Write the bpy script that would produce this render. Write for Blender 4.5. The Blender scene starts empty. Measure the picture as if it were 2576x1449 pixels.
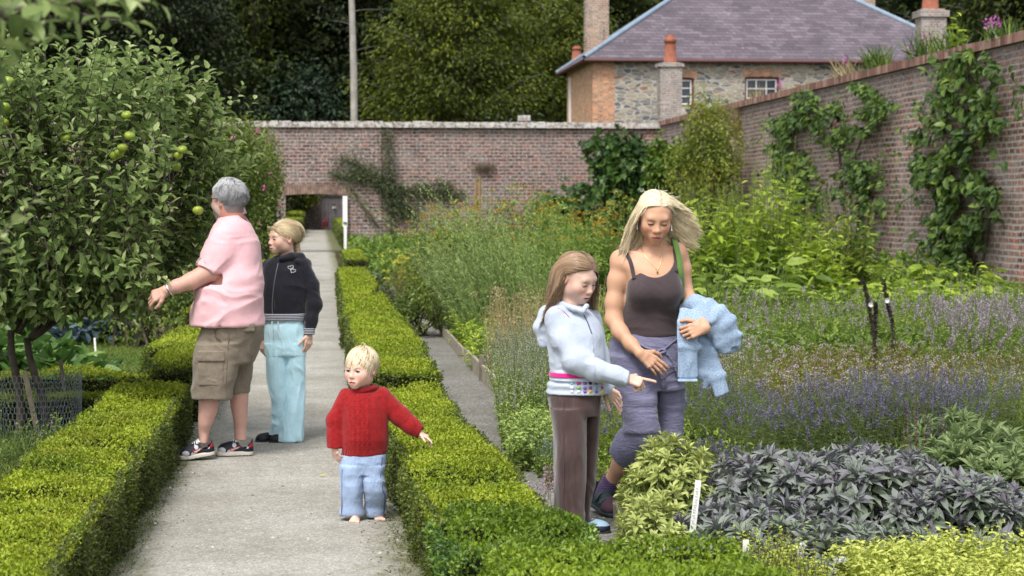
import bpy, math, random
import numpy as np
from mathutils import Vector, Matrix
from mathutils.bvhtree import BVHTree

# ------------------------------------------------------------------ camera, light, exposure
SC = bpy.context.scene
COL = SC.collection
F = 5000.0                                   # focal length in units of a 2576 wide frame
CAMZ = 1.55
PIT = math.atan(207.5 / F)
YAW = math.atan(483.0 / F * math.cos(PIT))
FW = np.array([math.sin(YAW) * math.cos(PIT), math.cos(YAW) * math.cos(PIT), -math.sin(PIT)])
RT = np.array([math.cos(YAW), -math.sin(YAW), 0.0])
UP = np.cross(RT, FW)
cam_d = bpy.data.cameras.new('camera')
cam = bpy.data.objects.new('camera', cam_d); COL.objects.link(cam)
cam.location = (0, 0, CAMZ)
cam.rotation_euler = (math.pi / 2 - PIT, 0, -YAW)
cam_d.sensor_width = 36.0
cam_d.lens = F / 2576.0 * 36.0
cam_d.clip_start = 0.1; cam_d.clip_end = 2000
cam_d.dof.use_dof = True
cam_d.dof.focus_distance = 10.3
cam_d.dof.aperture_fstop = 6.0
SC.camera = cam

SUN_EL, SUN_AZ = math.radians(56), math.radians(-155)     # azimuth from +Y towards +X
w = bpy.data.worlds.new('World'); SC.world = w; w.use_nodes = True
nt = w.node_tree; nt.nodes.clear()
wo = nt.nodes.new('ShaderNodeOutputWorld'); bg = nt.nodes.new('ShaderNodeBackground')
sky = nt.nodes.new('ShaderNodeTexSky'); sky.sky_type = 'NISHITA'; sky.sun_disc = False
sky.sun_elevation = SUN_EL; sky.sun_rotation = SUN_AZ; sky.air_density = 1.0; sky.dust_density = 3.0
hs = nt.nodes.new('ShaderNodeHueSaturation'); hs.inputs['Saturation'].default_value = 0.30
nt.links.new(sky.outputs[0], hs.inputs['Color']); nt.links.new(hs.outputs[0], bg.inputs[0])
bg.inputs[1].default_value = 0.15; nt.links.new(bg.outputs[0], wo.inputs[0])
sun_d = bpy.data.lights.new('sun', 'SUN'); sun = bpy.data.objects.new('sun', sun_d); COL.objects.link(sun)
sun_d.energy = 1.7; sun_d.angle = math.radians(18); sun_d.color = (1.0, 0.965, 0.91)
sv = Vector((math.sin(SUN_AZ) * math.cos(SUN_EL), math.cos(SUN_AZ) * math.cos(SUN_EL), math.sin(SUN_EL)))
sun.rotation_euler = sv.to_track_quat('Z', 'Y').to_euler()
SC.view_settings.view_transform = 'Standard'; SC.view_settings.look = 'None'
SC.view_settings.exposure = 0.78; SC.view_settings.gamma = 1
SC.render.engine = 'CYCLES'
SC.cycles.max_bounces = 6; SC.cycles.diffuse_bounces = 3; SC.cycles.glossy_bounces = 2
SC.cycles.transmission_bounces = 3; SC.cycles.transparent_max_bounces = 6
SC.cycles.use_adaptive_sampling = True
SC.cycles.use_denoising = True

# ------------------------------------------------------------------ layout helpers
def ray(U, V): return FW + RT * ((U - 1288.0) / F) + UP * ((724.5 - V) / F)
def W(U, V, y):                               # point seen at (U,V) whose world depth is y
    d = ray(U, V); t = y / d[1]
    return np.array([0, 0, CAMZ]) + d * t
def G(U, V, z=0.0):                           # point on the horizontal plane z
    d = ray(U, V); t = (z - CAMZ) / d[2]
    return np.array([0, 0, CAMZ]) + d * t

# ------------------------------------------------------------------ object helpers
def tag(o, label=None, cat=None, group=None, kind=None):
    if label: o['label'] = label
    if cat: o['category'] = cat
    if group: o['group'] = group
    if kind: o['kind'] = kind
    return o
def empty(name, loc, label=None, cat=None, group=None, rz=0.0):
    o = bpy.data.objects.new(name, None); COL.objects.link(o)
    o.location = loc; o.rotation_euler = (0, 0, rz); o.empty_display_size = 0.1
    return tag(o, label, cat, group)
def copy_tree(o, parent=None):
    c = o.copy(); COL.objects.link(c)
    if parent is not None: c.parent = parent
    for ch in [x for x in o.children]: copy_tree(ch, c)
    return c

class MA:
    """collects vertices and faces of ONE mesh"""
    def __init__(s): s.v = []; s.f = []; s.m = []; s.r = []; s.c = []; s.n = 0
    def add(s, v, faces, mi=0, r=0.5, c=None):
        v = np.asarray(v, dtype=np.float32).reshape(-1, 3); n = len(v)
        faces = np.asarray(faces, dtype=np.int64)
        s.v.append(v); s.f.append(faces + s.n); s.m.append(np.full(len(faces), mi, np.int32))
        s.r.append(np.broadcast_to(np.asarray(r, np.float32), (n,)).copy())
        s.c.append(None if c is None else np.asarray(c, np.float32)); s.n += n
    def build(s, name, mats, parent=None, smooth=False, label=None):
        v = np.concatenate(s.v); r = np.concatenate(s.r)
        me = bpy.data.meshes.new(name)
        me.vertices.add(len(v)); me.vertices.foreach_set('co', v.ravel())
        tot = np.concatenate([np.full(len(f), f.shape[1], np.int32) for f in s.f])
        li = np.concatenate([f.ravel() for f in s.f]).astype(np.int32)
        st = np.concatenate([[0], np.cumsum(tot)[:-1]]).astype(np.int32)
        me.loops.add(len(li)); me.loops.foreach_set('vertex_index', li)
        me.polygons.add(len(tot)); me.polygons.foreach_set('loop_start', st)
        me.polygons.foreach_set('material_index', np.concatenate(s.m))
        me.polygons.foreach_set('use_smooth', np.full(len(tot), smooth, bool))
        a = me.attributes.new('rnd', 'FLOAT', 'POINT'); a.data.foreach_set('value', r)
        if any(c is not None for c in s.c):
            cc = np.concatenate([np.ones((len(vv), 4), np.float32) * .5 if c is None else c for c, vv in zip(s.c, s.v)])
            a = me.attributes.new('tint', 'FLOAT_COLOR', 'POINT'); a.data.foreach_set('color', cc.ravel())
        for m in (mats if isinstance(mats, (list, tuple)) else [mats]): me.materials.append(m)
        me.update(calc_edges=True)
        o = bpy.data.objects.new(name, me); COL.objects.link(o)
        if parent is not None: o.parent = parent
        if label: o['label'] = label
        return o
    # -- primitives
    def box(s, lo, hi, mi=0, r=0.5, rot=0.0, c=None):
        x0, y0, z0 = lo; x1, y1, z1 = hi
        v = np.array([[x0,y0,z0],[x1,y0,z0],[x1,y1,z0],[x0,y1,z0],[x0,y0,z1],[x1,y0,z1],[x1,y1,z1],[x0,y1,z1]], float)
        if rot:
            cx = (v.min(0) + v.max(0)) / 2; cs, sn = math.cos(rot), math.sin(rot)
            d = v - cx; v = cx + np.stack([d[:,0]*cs - d[:,1]*sn, d[:,0]*sn + d[:,1]*cs, d[:,2]], 1)
        s.add(v, [[0,3,2,1],[4,5,6,7],[0,1,5,4],[1,2,6,5],[2,3,7,6],[3,0,4,7]], mi, r)
    def bar(s, a, b, w, t, mi=0, r=0.5, up=(0, 0, 1)):
        a = np.array(a, float); b = np.array(b, float); d = (b - a) / np.linalg.norm(b - a)
        u = np.cross(d, up); 
        if np.linalg.norm(u) < 1e-4: u = np.array([1., 0, 0])
        u /= np.linalg.norm(u); n = np.cross(u, d)
        v = []
        for p in (a, b):
            for su, sn in ((-1,-1),(1,-1),(1,1),(-1,1)): v.append(p + u*su*w/2 + n*sn*t/2)
        s.add(v, [[0,1,2,3],[7,6,5,4],[0,4,5,1],[1,5,6,2],[2,6,7,3],[3,7,4,0]], mi, r)
    def tubes(s, P, R, sides=5, mi=0, r=0.5):
        """P (n,m,3) polylines, R (n,m) radii"""
        P = np.asarray(P, float); R = np.asarray(R, float)
        if P.ndim == 2: P = P[None]; R = R[None]
        n, m = P.shape[:2]
        T = np.gradient(P, axis=1); T /= np.linalg.norm(T, axis=2, keepdims=True) + 1e-9
        ref = np.where(np.abs(T[:, :1, 2:3]) > .9, np.array([[[1., 0, 0]]]), np.array([[[0., 0, 1.]]]))
        A = np.cross(T, np.broadcast_to(ref, T.shape)); A /= np.linalg.norm(A, axis=2, keepdims=True) + 1e-9
        B = np.cross(T, A)
        th = np.arange(sides) * 2 * np.pi / sides
        V = P[:, :, None] + R[:, :, None, None] * (A[:, :, None] * np.cos(th)[None, None, :, None] + B[:, :, None] * np.sin(th)[None, None, :, None])
        idx = np.arange(n * m * sides).reshape(n, m, sides)
        j = np.roll(np.arange(sides), -1)
        f = np.stack([idx[:, :-1, :], idx[:, :-1][:, :, j], idx[:, 1:][:, :, j], idx[:, 1:, :]], -1).reshape(-1, 4)
        rr = np.repeat(np.broadcast_to(np.asarray(r, float), (n,)), m * sides)
        s.add(V.reshape(-1, 3), f, mi, rr)
    def ribbons(s, P, Wd, Nn, mi=0, r=0.5, arch=0.25):
        """flat strips: P (n,m,3), Wd (n,m), Nn (n,m,3) outward normal"""
        n, m = P.shape[:2]
        T = np.gradient(P, axis=1); T /= np.linalg.norm(T, axis=2, keepdims=True) + 1e-9
        A = np.cross(T, Nn); A /= np.linalg.norm(A, axis=2, keepdims=True) + 1e-9
        B = np.cross(A, T)
        V = np.stack([P - A * Wd[..., None] / 2, P + B * (Wd[..., None] * arch), P + A * Wd[..., None] / 2], 2)
        idx = np.arange(n * m * 3).reshape(n, m, 3)
        f = np.concatenate([np.stack([idx[:, :-1, k], idx[:, :-1, k+1], idx[:, 1:, k+1], idx[:, 1:, k]], -1).reshape(-1, 4) for k in (0, 1)])
        s.add(V.reshape(-1, 3), f, mi, np.repeat(np.broadcast_to(np.asarray(r, float), (n,)), m * 3))
    def leaves(s, P, D, N, L, Wd, r=0.5, shape='tri', curl=0.12, fold=0.12, mi=0):
        P = np.asarray(P, float); n = len(P)
        D = D / (np.linalg.norm(D, axis=1, keepdims=True) + 1e-9)
        S = np.cross(D, N); S /= np.linalg.norm(S, axis=1, keepdims=True) + 1e-9
        Nn = np.cross(S, D)
        tpl, fc = LEAF[shape]
        t = tpl[:, 0][None, :, None]; u = tpl[:, 1][None, :, None]
        h = -curl * tpl[:, 0] ** 2 + fold * np.abs(tpl[:, 1])
        L = np.broadcast_to(np.asarray(L, float), (n,))[:, None, None]; Wd = np.broadcast_to(np.asarray(Wd, float), (n,))[:, None, None]
        V = P[:, None] + D[:, None] * t * L + S[:, None] * u * Wd + Nn[:, None] * h[None, :, None] * L
        k = len(tpl)
        f = (np.arange(n)[:, None, None] * k + fc[None]).reshape(-1, fc.shape[1])
        s.add(V.reshape(-1, 3), f, mi, np.repeat(np.broadcast_to(np.asarray(r, float), (n,)), k))
LEAF = {
 'tri':  (np.array([[0,0],[.45,.5],[1,0],[.45,-.5]]), np.array([[0,1,2],[0,2,3]])),
 'oval': (np.array([[0,0],[.5,0],[1,0],[.28,.46],[.68,.38],[.28,-.46],[.68,-.38]]),
          np.array([[0,5,1],[5,6,1],[6,2,1],[0,1,3],[1,4,3],[1,2,4]])),
 'blade':(np.array([[0,-.5],[0,.5],[.55,.35],[.55,-.35],[1,0]]), np.array([[0,1,2],[0,2,3],[3,2,4]])),
 'lobe': (np.array([[0,0],[.55,0],[.12,.30],[.10,.55],[.42,.26],[.55,.62],[.68,.22],[1,0],[.12,-.30],[.10,-.55],[.42,-.26],[.55,-.62],[.68,-.22]]),
          np.array([[0,1,2],[2,1,4],[2,4,3],[4,1,6],[4,6,5],[6,1,7],[0,8,1],[8,10,1],[8,9,10],[10,12,1],[10,11,12],[12,7,1]])),
 'quad': (np.array([[0,-.5],[0,.5],[1,.5],[1,-.5]]), np.array([[0,1,2],[0,2,3]])),
}
def unit(a): return a / (np.linalg.norm(a, axis=-1, keepdims=True) + 1e-9)
def rng(seed): return np.random.default_rng(seed)

# value noise (numpy)
_PR = np.random.default_rng(77).random(4096).astype(np.float32)
def vnoise(P, f=1.0, seed=0):
    P = np.asarray(P, np.float64) * f + seed * 17.31
    i = np.floor(P).astype(np.int64); t = P - i; t = t * t * (3 - 2 * t)
    out = 0
    for dx in (0, 1):
        for dy in (0, 1):
            for dz in (0, 1):
                hsh = ((i[..., 0] + dx) * 73856093 ^ (i[..., 1] + dy) * 19349663 ^ (i[..., 2] + dz) * 83492791) & 4095
                wgt = (t[..., 0] if dx else 1 - t[..., 0]) * (t[..., 1] if dy else 1 - t[..., 1]) * (t[..., 2] if dz else 1 - t[..., 2])
                out = out + _PR[hsh] * wgt
    return out

# ------------------------------------------------------------------ materials
def lin(c):
    return tuple(((x / 255) / 12.92 if x / 255 <= .04045 else ((x / 255 + .055) / 1.055) ** 2.4) for x in c) + (1,)
class NT:
    def __init__(s, name):
        s.m = bpy.data.materials.new(name); s.m.use_nodes = True; s.t = s.m.node_tree; s.t.nodes.clear()
        s.out = s.n('ShaderNodeOutputMaterial')
    def n(s, ty, **kw):
        x = s.t.nodes.new(ty)
        for k, v in kw.items(): setattr(x, k, v)
        return x
    def l(s, a, b): s.t.links.new(a, b)
    def coord(s, scale=None, which='Object'):
        tc = s.n('ShaderNodeTexCoord')
        if scale is None: return tc.outputs[which]
        mp = s.n('ShaderNodeMapping'); mp.inputs['Scale'].default_value = scale
        s.l(tc.outputs[which], mp.inputs['Vector']); return mp.outputs[0]
    def noise(s, vec, sc, det=3, rough=.55, dist=0):
        x = s.n('ShaderNodeTexNoise'); x.inputs['Scale'].default_value = sc; x.inputs['Detail'].default_value = det
        x.inputs['Roughness'].default_value = rough; x.inputs['Distortion'].default_value = dist
        s.l(vec, x.inputs['Vector']); return x.outputs[0]
    def ramp(s, fac, stops, interp='LINEAR'):
        x = s.n('ShaderNodeValToRGB'); x.color_ramp.interpolation = interp
        e = x.color_ramp.elements
        while len(e) < len(stops): e.new(0.5)
        for el, (p, c) in zip(e, stops): el.position = p; el.color = c if len(c) == 4 else tuple(c) + (1,)
        s.l(fac, x.inputs[0]); return x.outputs[0]
    def mix(s, fac, a, b, mode='MIX'):
        x = s.n('ShaderNodeMix', data_type='RGBA', blend_type=mode)
        for sock, val in ((x.inputs[0], fac), (x.inputs[6], a), (x.inputs[7], b)):
            if isinstance(val, (int, float)): sock.default_value = val
            elif isinstance(val, tuple): sock.default_value = val
            else: s.l(val, sock)
        return x.outputs[2]
    def math(s, op, a, b=0.0, clamp=False):
        x = s.n('ShaderNodeMath', operation=op, use_clamp=clamp)
        for sock, val in ((x.inputs[0], a), (x.inputs[1], b)):
            if isinstance(val, (int, float)): sock.default_value = val
            else: s.l(val, sock)
        return x.outputs[0]
    def attr(s, name='rnd', out='Fac'):
        x = s.n('ShaderNodeAttribute'); x.attribute_name = name; return x.outputs[out]
    def bump(s, h, strength=.3, dist=.01, prev=None):
        x = s.n('ShaderNodeBump'); x.inputs['Strength'].default_value = strength; x.inputs['Distance'].default_value = dist
        s.l(h, x.inputs['Height'])
        if prev is not None: s.l(prev, x.inputs['Normal'])
        return x.outputs[0]
    def bsdf(s, col, rough=.7, normal=None, spec=.3, sheen=0.0, metal=0.0, sss=0.0, coat=0):
        x = s.n('ShaderNodeBsdfPrincipled')
        if isinstance(col, tuple): x.inputs['Base Color'].default_value = col
        else: s.l(col, x.inputs['Base Color'])
        if isinstance(rough, (int, float)): x.inputs['Roughness'].default_value = rough
        else: s.l(rough, x.inputs['Roughness'])
        x.inputs['Specular IOR Level'].default_value = spec; x.inputs['Sheen Weight'].default_value = sheen
        x.inputs['Metallic'].default_value = metal
        if sss:
            x.inputs['Subsurface Weight'].default_value = sss; x.inputs['Subsurface Radius'].default_value = (.012, .005, .003)
            x.inputs['Subsurface Scale'].default_value = 1.0
        if normal is not None: s.l(normal, x.inputs['Normal'])
        return x.outputs[0]
    def done(s, sh): s.l(sh, s.out.inputs['Surface']); return s.m

def leafmat(name, stops, trans=.3, rough=.5, patch=None, pscale=.8, spec=.35):
    """stops: ramp over the per-leaf random value; patch: colour tint laid on by a large soft noise"""
    k = NT(name)
    c = k.ramp(k.attr('rnd'), stops)
    if patch:
        nz = k.noise(k.coord(), pscale, 3, .6)
        fac = k.ramp(nz, [(.45, (0, 0, 0)), (.68, (1, 1, 1))])
        c = k.mix(k.math('MULTIPLY', fac, patch[1]), c, patch[0])
    b = k.bsdf(c, rough, spec=spec)
    if trans:
        tr = k.n('ShaderNodeBsdfTranslucent'); k.l(c, tr.inputs[0])
        mx = k.n('ShaderNodeMixShader'); mx.inputs[0].default_value = trans
        k.l(b, mx.inputs[1]); k.l(tr.outputs[0], mx.inputs[2]); b = mx.outputs[0]
    return k.done(b)
def plain(name, col, rough=.7, nscale=30, var=.15, bump=.2, bd=.004, spec=.3, sheen=0, metal=0, det=3):
    k = NT(name); co = k.coord(); nz = k.noise(co, nscale, det)
    dark = tuple(x * (1 - var) for x in col[:3]) + (1,); lite = tuple(min(1, x * (1 + var)) for x in col[:3]) + (1,)
    c = k.ramp(nz, [(.3, dark), (.7, lite)])
    return k.done(k.bsdf(c, rough, k.bump(nz, bump, bd) if bump else None, spec, sheen, metal))
# ------------------------------------------------------------------ signed distance modelling (bodies and clothes)
class Sdf:
    def __init__(s, lo, hi, h):
        s.h = h; s.lo = np.array(lo, float) - 3 * h; hi = np.array(hi, float) + 3 * h
        s.n = np.ceil((hi - s.lo) / h).astype(int) + 1
        s.ax = [(s.lo[i] + np.arange(s.n[i]) * h).astype(np.float32) for i in range(3)]
        s.D = np.full(s.n, 1.0, np.float32)
    def _win(s, lo, hi):
        a = np.clip(np.floor((np.array(lo) - s.lo) / s.h).astype(int), 0, s.n)
        b = np.clip(np.ceil((np.array(hi) - s.lo) / s.h).astype(int) + 1, 0, s.n)
        if (b <= a).any(): return None
        sl = tuple(slice(a[i], b[i]) for i in range(3))
        X = s.ax[0][sl[0]][:, None, None]; Y = s.ax[1][sl[1]][None, :, None]; Z = s.ax[2][sl[2]][None, None, :]
        return sl, X, Y, Z
    def _put(s, sl, d, k, mode):
        A = s.D[sl]
        if mode == 'add':
            if k <= 0: A[...] = np.minimum(A, d)
            else:
                t = np.clip(.5 + .5 * (A - d) / k, 0, 1); A[...] = A + (d - A) * t - k * t * (1 - t)
        elif mode == 'sub':
            d = -d; t = np.clip(.5 - .5 * (A - d) / max(k, 1e-5), 0, 1); A[...] = A + (d - A) * t + k * t * (1 - t)
        elif mode == 'paint': return
    def seg(s, a, b, ra, rb, k=.02, side=None, mode='add', kw=1.0):
        """tapered capsule; side + kw: elliptical section, radius kw*r across `side`... r along side, r*kw along the third axis"""
        a = np.array(a, float); b = np.array(b, float); m = max(ra, rb) * max(1, kw) + k + .012
        w_ = s._win(np.minimum(a, b) - m, np.maximum(a, b) + m)
        if w_ is None: return
        sl, X, Y, Z = w_; L = np.linalg.norm(b - a) + 1e-9; dr = (b - a) / L
        px, py, pz = X - a[0], Y - a[1], Z - a[2]
        t = px * dr[0] + py * dr[1] + pz * dr[2]
        tc = np.clip(t / L, 0, 1); r = ra + (rb - ra) * tc
        if side is None:
            qx, qy, qz = px - tc * L * dr[0], py - tc * L * dr[1], pz - tc * L * dr[2]
            d = np.sqrt(qx * qx + qy * qy + qz * qz) - r
        else:
            u = np.array(side, float); u -= dr * (u @ dr); u /= np.linalg.norm(u); v = np.cross(dr, u)
            a1 = px * u[0] + py * u[1] + pz * u[2]; a2 = px * v[0] + py * v[1] + pz * v[2]
            a3 = t - tc * L
            q = np.sqrt(a1 * a1 + (a2 / kw) ** 2 + (a3 / min(1, kw)) ** 2); d = (q - r) * min(1, kw)
        s._put(sl, d.astype(np.float32), k, mode)
    def chain(s, pts, rs, k=.02, **kw):
        for i in range(len(pts) - 1): s.seg(pts[i], pts[i + 1], rs[i], rs[i + 1], k, **kw)
    def ell(s, c, r, k=.02, R=None, mode='add'):
        c = np.array(c, float); r = np.array(r, float); m = r.max() + k + .012
        w_ = s._win(c - m, c + m)
        if w_ is None: return
        sl, X, Y, Z = w_; px, py, pz = X - c[0], Y - c[1], Z - c[2]
        if R is not None:
            px, py, pz = (px * R[0, 0] + py * R[1, 0] + pz * R[2, 0], px * R[0, 1] + py * R[1, 1] + pz * R[2, 1], px * R[0, 2] + py * R[1, 2] + pz * R[2, 2])
        k0 = np.sqrt((px / r[0]) ** 2 + (py / r[1]) ** 2 + (pz / r[2]) ** 2)
        k1 = np.sqrt((px / r[0] ** 2) ** 2 + (py / r[1] ** 2) ** 2 + (pz / r[2] ** 2) ** 2) + 1e-6
        s._put(sl, (k0 * (k0 - 1) / k1).astype(np.float32), k, mode)
    def loft(s, st, k=.02, mode='add', e=2.0, cap=True):
        """st rows: z, cx, cy, rx, ry, rot ; rows sorted by z; smooth interpolation"""
        st = np.array(sorted([tuple(q) + (0,) * (6 - len(q)) for q in st]), float)
        zz = s.ax[2].astype(float); z0, z1 = st[0, 0], st[-1, 0]
        zc = np.clip(zz, z0, z1)
        P = np.stack([pchip(st[:, 0], st[:, j], zc) for j in range(1, 6)], 1)
        m = k + .012 + st[:, 3:5].max(); lo = (st[:, 1].min() - m, st[:, 2].min() - m, z0 - k - .012); hi = (st[:, 1].max() + m, st[:, 2].max() + m, z1 + k + .012)
        w_ = s._win(lo, hi)
        if w_ is None: return
        sl, X, Y, Z = w_; P = P[sl[2]].astype(np.float32)
        cx, cy, rx, ry, ro = [P[:, j][None, None, :] for j in range(5)]
        px, py = X - cx, Y - cy
        c_, s_ = np.cos(ro), np.sin(ro); px, py = px * c_ + py * s_, -px * s_ + py * c_
        q = (np.abs(px / rx) ** e + np.abs(py / ry) ** e) ** (1 / e)
        d2 = (q - 1) * np.minimum(rx, ry)
        dz = np.maximum(z0 - Z, Z - z1)
        d = np.where(dz > 0, np.sqrt(np.maximum(d2, 0) ** 2 + dz ** 2), np.maximum(d2, dz) if cap else d2)
        s._put(sl, d.astype(np.float32), k, mode)
    def plane(s, n, c, k=0.004, box=None):
        """keep n.p < c (inside optional box)"""
        lo, hi = box if box else (s.lo, s.lo + s.n * s.h)
        w_ = s._win(lo, hi)
        if w_ is None: return
        sl, X, Y, Z = w_; d = -(X * n[0] + Y * n[1] + Z * n[2] - c)
        s._put(sl, d.astype(np.float32) + 0 * s.D[sl], k, 'sub')
    def mesh(s, smooth=1):
        D = s.D; D[0] = D[-1] = 1; D[:, 0] = D[:, -1] = 1; D[:, :, 0] = D[:, :, -1] = 1
        I = D < 0
        cnt = np.zeros(np.array(D.shape) - 1, np.int8)
        for i in (0, 1):
            for j in (0, 1):
                for k in (0, 1): cnt += I[i:D.shape[0]-1+i, j:D.shape[1]-1+j, k:D.shape[2]-1+k]
        act = (cnt > 0) & (cnt < 8); idx = np.argwhere(act)
        cid = np.full(act.shape, -1, np.int32); cid[act] = np.arange(len(idx))
        offs = np.array([[i, j, k] for i in (0, 1) for j in (0, 1) for k in (0, 1)])
        cv = np.stack([D[idx[:, 0] + o[0], idx[:, 1] + o[1], idx[:, 2] + o[2]] for o in offs], 1)
        acc = np.zeros((len(idx), 3)); num = np.zeros(len(idx))
        for a in range(8):
            for b in range(a + 1, 8):
                if np.abs(offs[a] - offs[b]).sum() != 1: continue
                x, y = cv[:, a], cv[:, b]; mk = (x < 0) != (y < 0)
                t = np.where(mk, x / np.where(mk, x - y, 1), 0)
                acc += mk[:, None] * (offs[a] + t[:, None] * (offs[b] - offs[a])); num += mk
        V = s.lo + (idx + acc / num[:, None]) * s.h
        faces = []
        for ax in range(3):
            sl0 = [slice(None)] * 3; sl1 = [slice(None)] * 3; sl0[ax] = slice(0, -1); sl1[ax] = slice(1, None)
            d = I[tuple(sl0)] != I[tuple(sl1)]; e = np.argwhere(d)
            u, v = (ax + 1) % 3, (ax + 2) % 3
            ok = (e[:, u] > 0) & (e[:, v] > 0) & (e[:, u] < act.shape[u]) & (e[:, v] < act.shape[v]); e = e[ok]
            q = []
            for du, dv in ((0, 0), (1, 0), (1, 1), (0, 1)):
                c = e.copy(); c[:, u] -= du; c[:, v] -= dv; q.append(cid[c[:, 0], c[:, 1], c[:, 2]])
            q = np.stack(q, 1); ins = I[tuple(e.T)]; q[~ins] = q[~ins][:, ::-1]; faces.append(q)
        Fq = np.concatenate(faces)
        for _ in range(smooth): V = lapl(V, Fq, .5)
        return V, Fq
def lapl(V, Fq, w_):
    acc = np.zeros_like(V); n = np.zeros(len(V))
    for a, b in ((0, 1), (1, 2), (2, 3), (3, 0)):
        for i, j in ((a, b), (b, a)):
            for c in range(3): acc[:, c] += np.bincount(Fq[:, i], V[Fq[:, j], c], len(V))
            n += np.bincount(Fq[:, i], minlength=len(V))
    return V + (acc / np.maximum(n, 1)[:, None] - V) * w_
def vnormals(V, Fq):
    fn = np.cross(V[Fq[:, 2]] - V[Fq[:, 0]], V[Fq[:, 3]] - V[Fq[:, 1]]); N = np.zeros_like(V)
    for i in range(4):
        for c in range(3): N[:, c] += np.bincount(Fq[:, i], fn[:, c], len(V))
    return unit(N)
def pchip(x, y, xq):
    """monotone-ish cubic interpolation"""
    if len(x) == 2: return np.interp(xq, x, y)
    h = np.diff(x); dl = np.diff(y) / h; m = np.zeros(len(x))
    m[0], m[-1] = dl[0], dl[-1]
    for i in range(1, len(x) - 1):
        if dl[i-1] * dl[i] > 0:
            w1, w2 = 2*h[i] + h[i-1], h[i] + 2*h[i-1]; m[i] = (w1 + w2) / (w1 / dl[i-1] + w2 / dl[i])
    i = np.clip(np.searchsorted(x, xq) - 1, 0, len(x) - 2); t = (xq - x[i]) / h[i]
    return (2*t**3 - 3*t*t + 1) * y[i] + (t**3 - 2*t*t + t) * h[i] * m[i] + (-2*t**3 + 3*t*t) * y[i+1] + (t**3 - t*t) * h[i] * m[i+1]
def emit(name, V, Fq, mats, parent, c=None, rr=.5, label=None):
    m = MA(); m.add(V, Fq, 0, rr, c); return m.build(name, mats, parent, smooth=True, label=label)
def folds(V, N, amp, f, warp=.5, seed=0):
    """directional creases: f = frequency per axis"""
    f = np.array(f, float); wv = vnoise(V, 6, seed + 3)[:, None] * warp
    a = vnoise(V * f + wv * 3, 1, seed); b = vnoise(V * f * 2.1 + wv * 5, 1, seed + 9)
    d = (1 - np.abs(a * 2 - 1) * 1.7) * .65 + (1 - np.abs(b * 2 - 1) * 1.7) * .35
    return V + N * (d * np.asarray(amp))[..., None] if np.ndim(amp) else V + N * (d * amp)[:, None]

def surf(P, o, uv, off=.004, dy=0):
    """point of mesh object o seen at reference pixel uv, lifted along its normal"""
    if 'bvh' not in P.__dict__: P.bvh = {}
    if o.name not in P.bvh:
        me = o.data; co = np.empty(len(me.vertices) * 3, np.float32); me.vertices.foreach_get('co', co); P.bvh[o.name] = BVHTree.FromPolygons([tuple(c) for c in co.reshape(-1, 3).tolist()], [tuple(p.vertices) for p in me.polygons])
    d = unit(ray(*uv)); cam_ = np.array([0, 0, CAMZ]) - P.org; h, n, _, _ = P.bvh[o.name].ray_cast(Vector(cam_), Vector(d))
    return (W(uv[0], uv[1], P.y0 + dy) - P.org) if h is None else np.array(h) + np.array(n) * off
def spl(pts, n=24):
    pts = np.asarray(pts, float); tt = np.linspace(0, 1, n); ii = np.linspace(0, 1, len(pts)); return np.stack([pchip(ii, pts[:, j], tt) for j in range(3)], 1)

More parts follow.
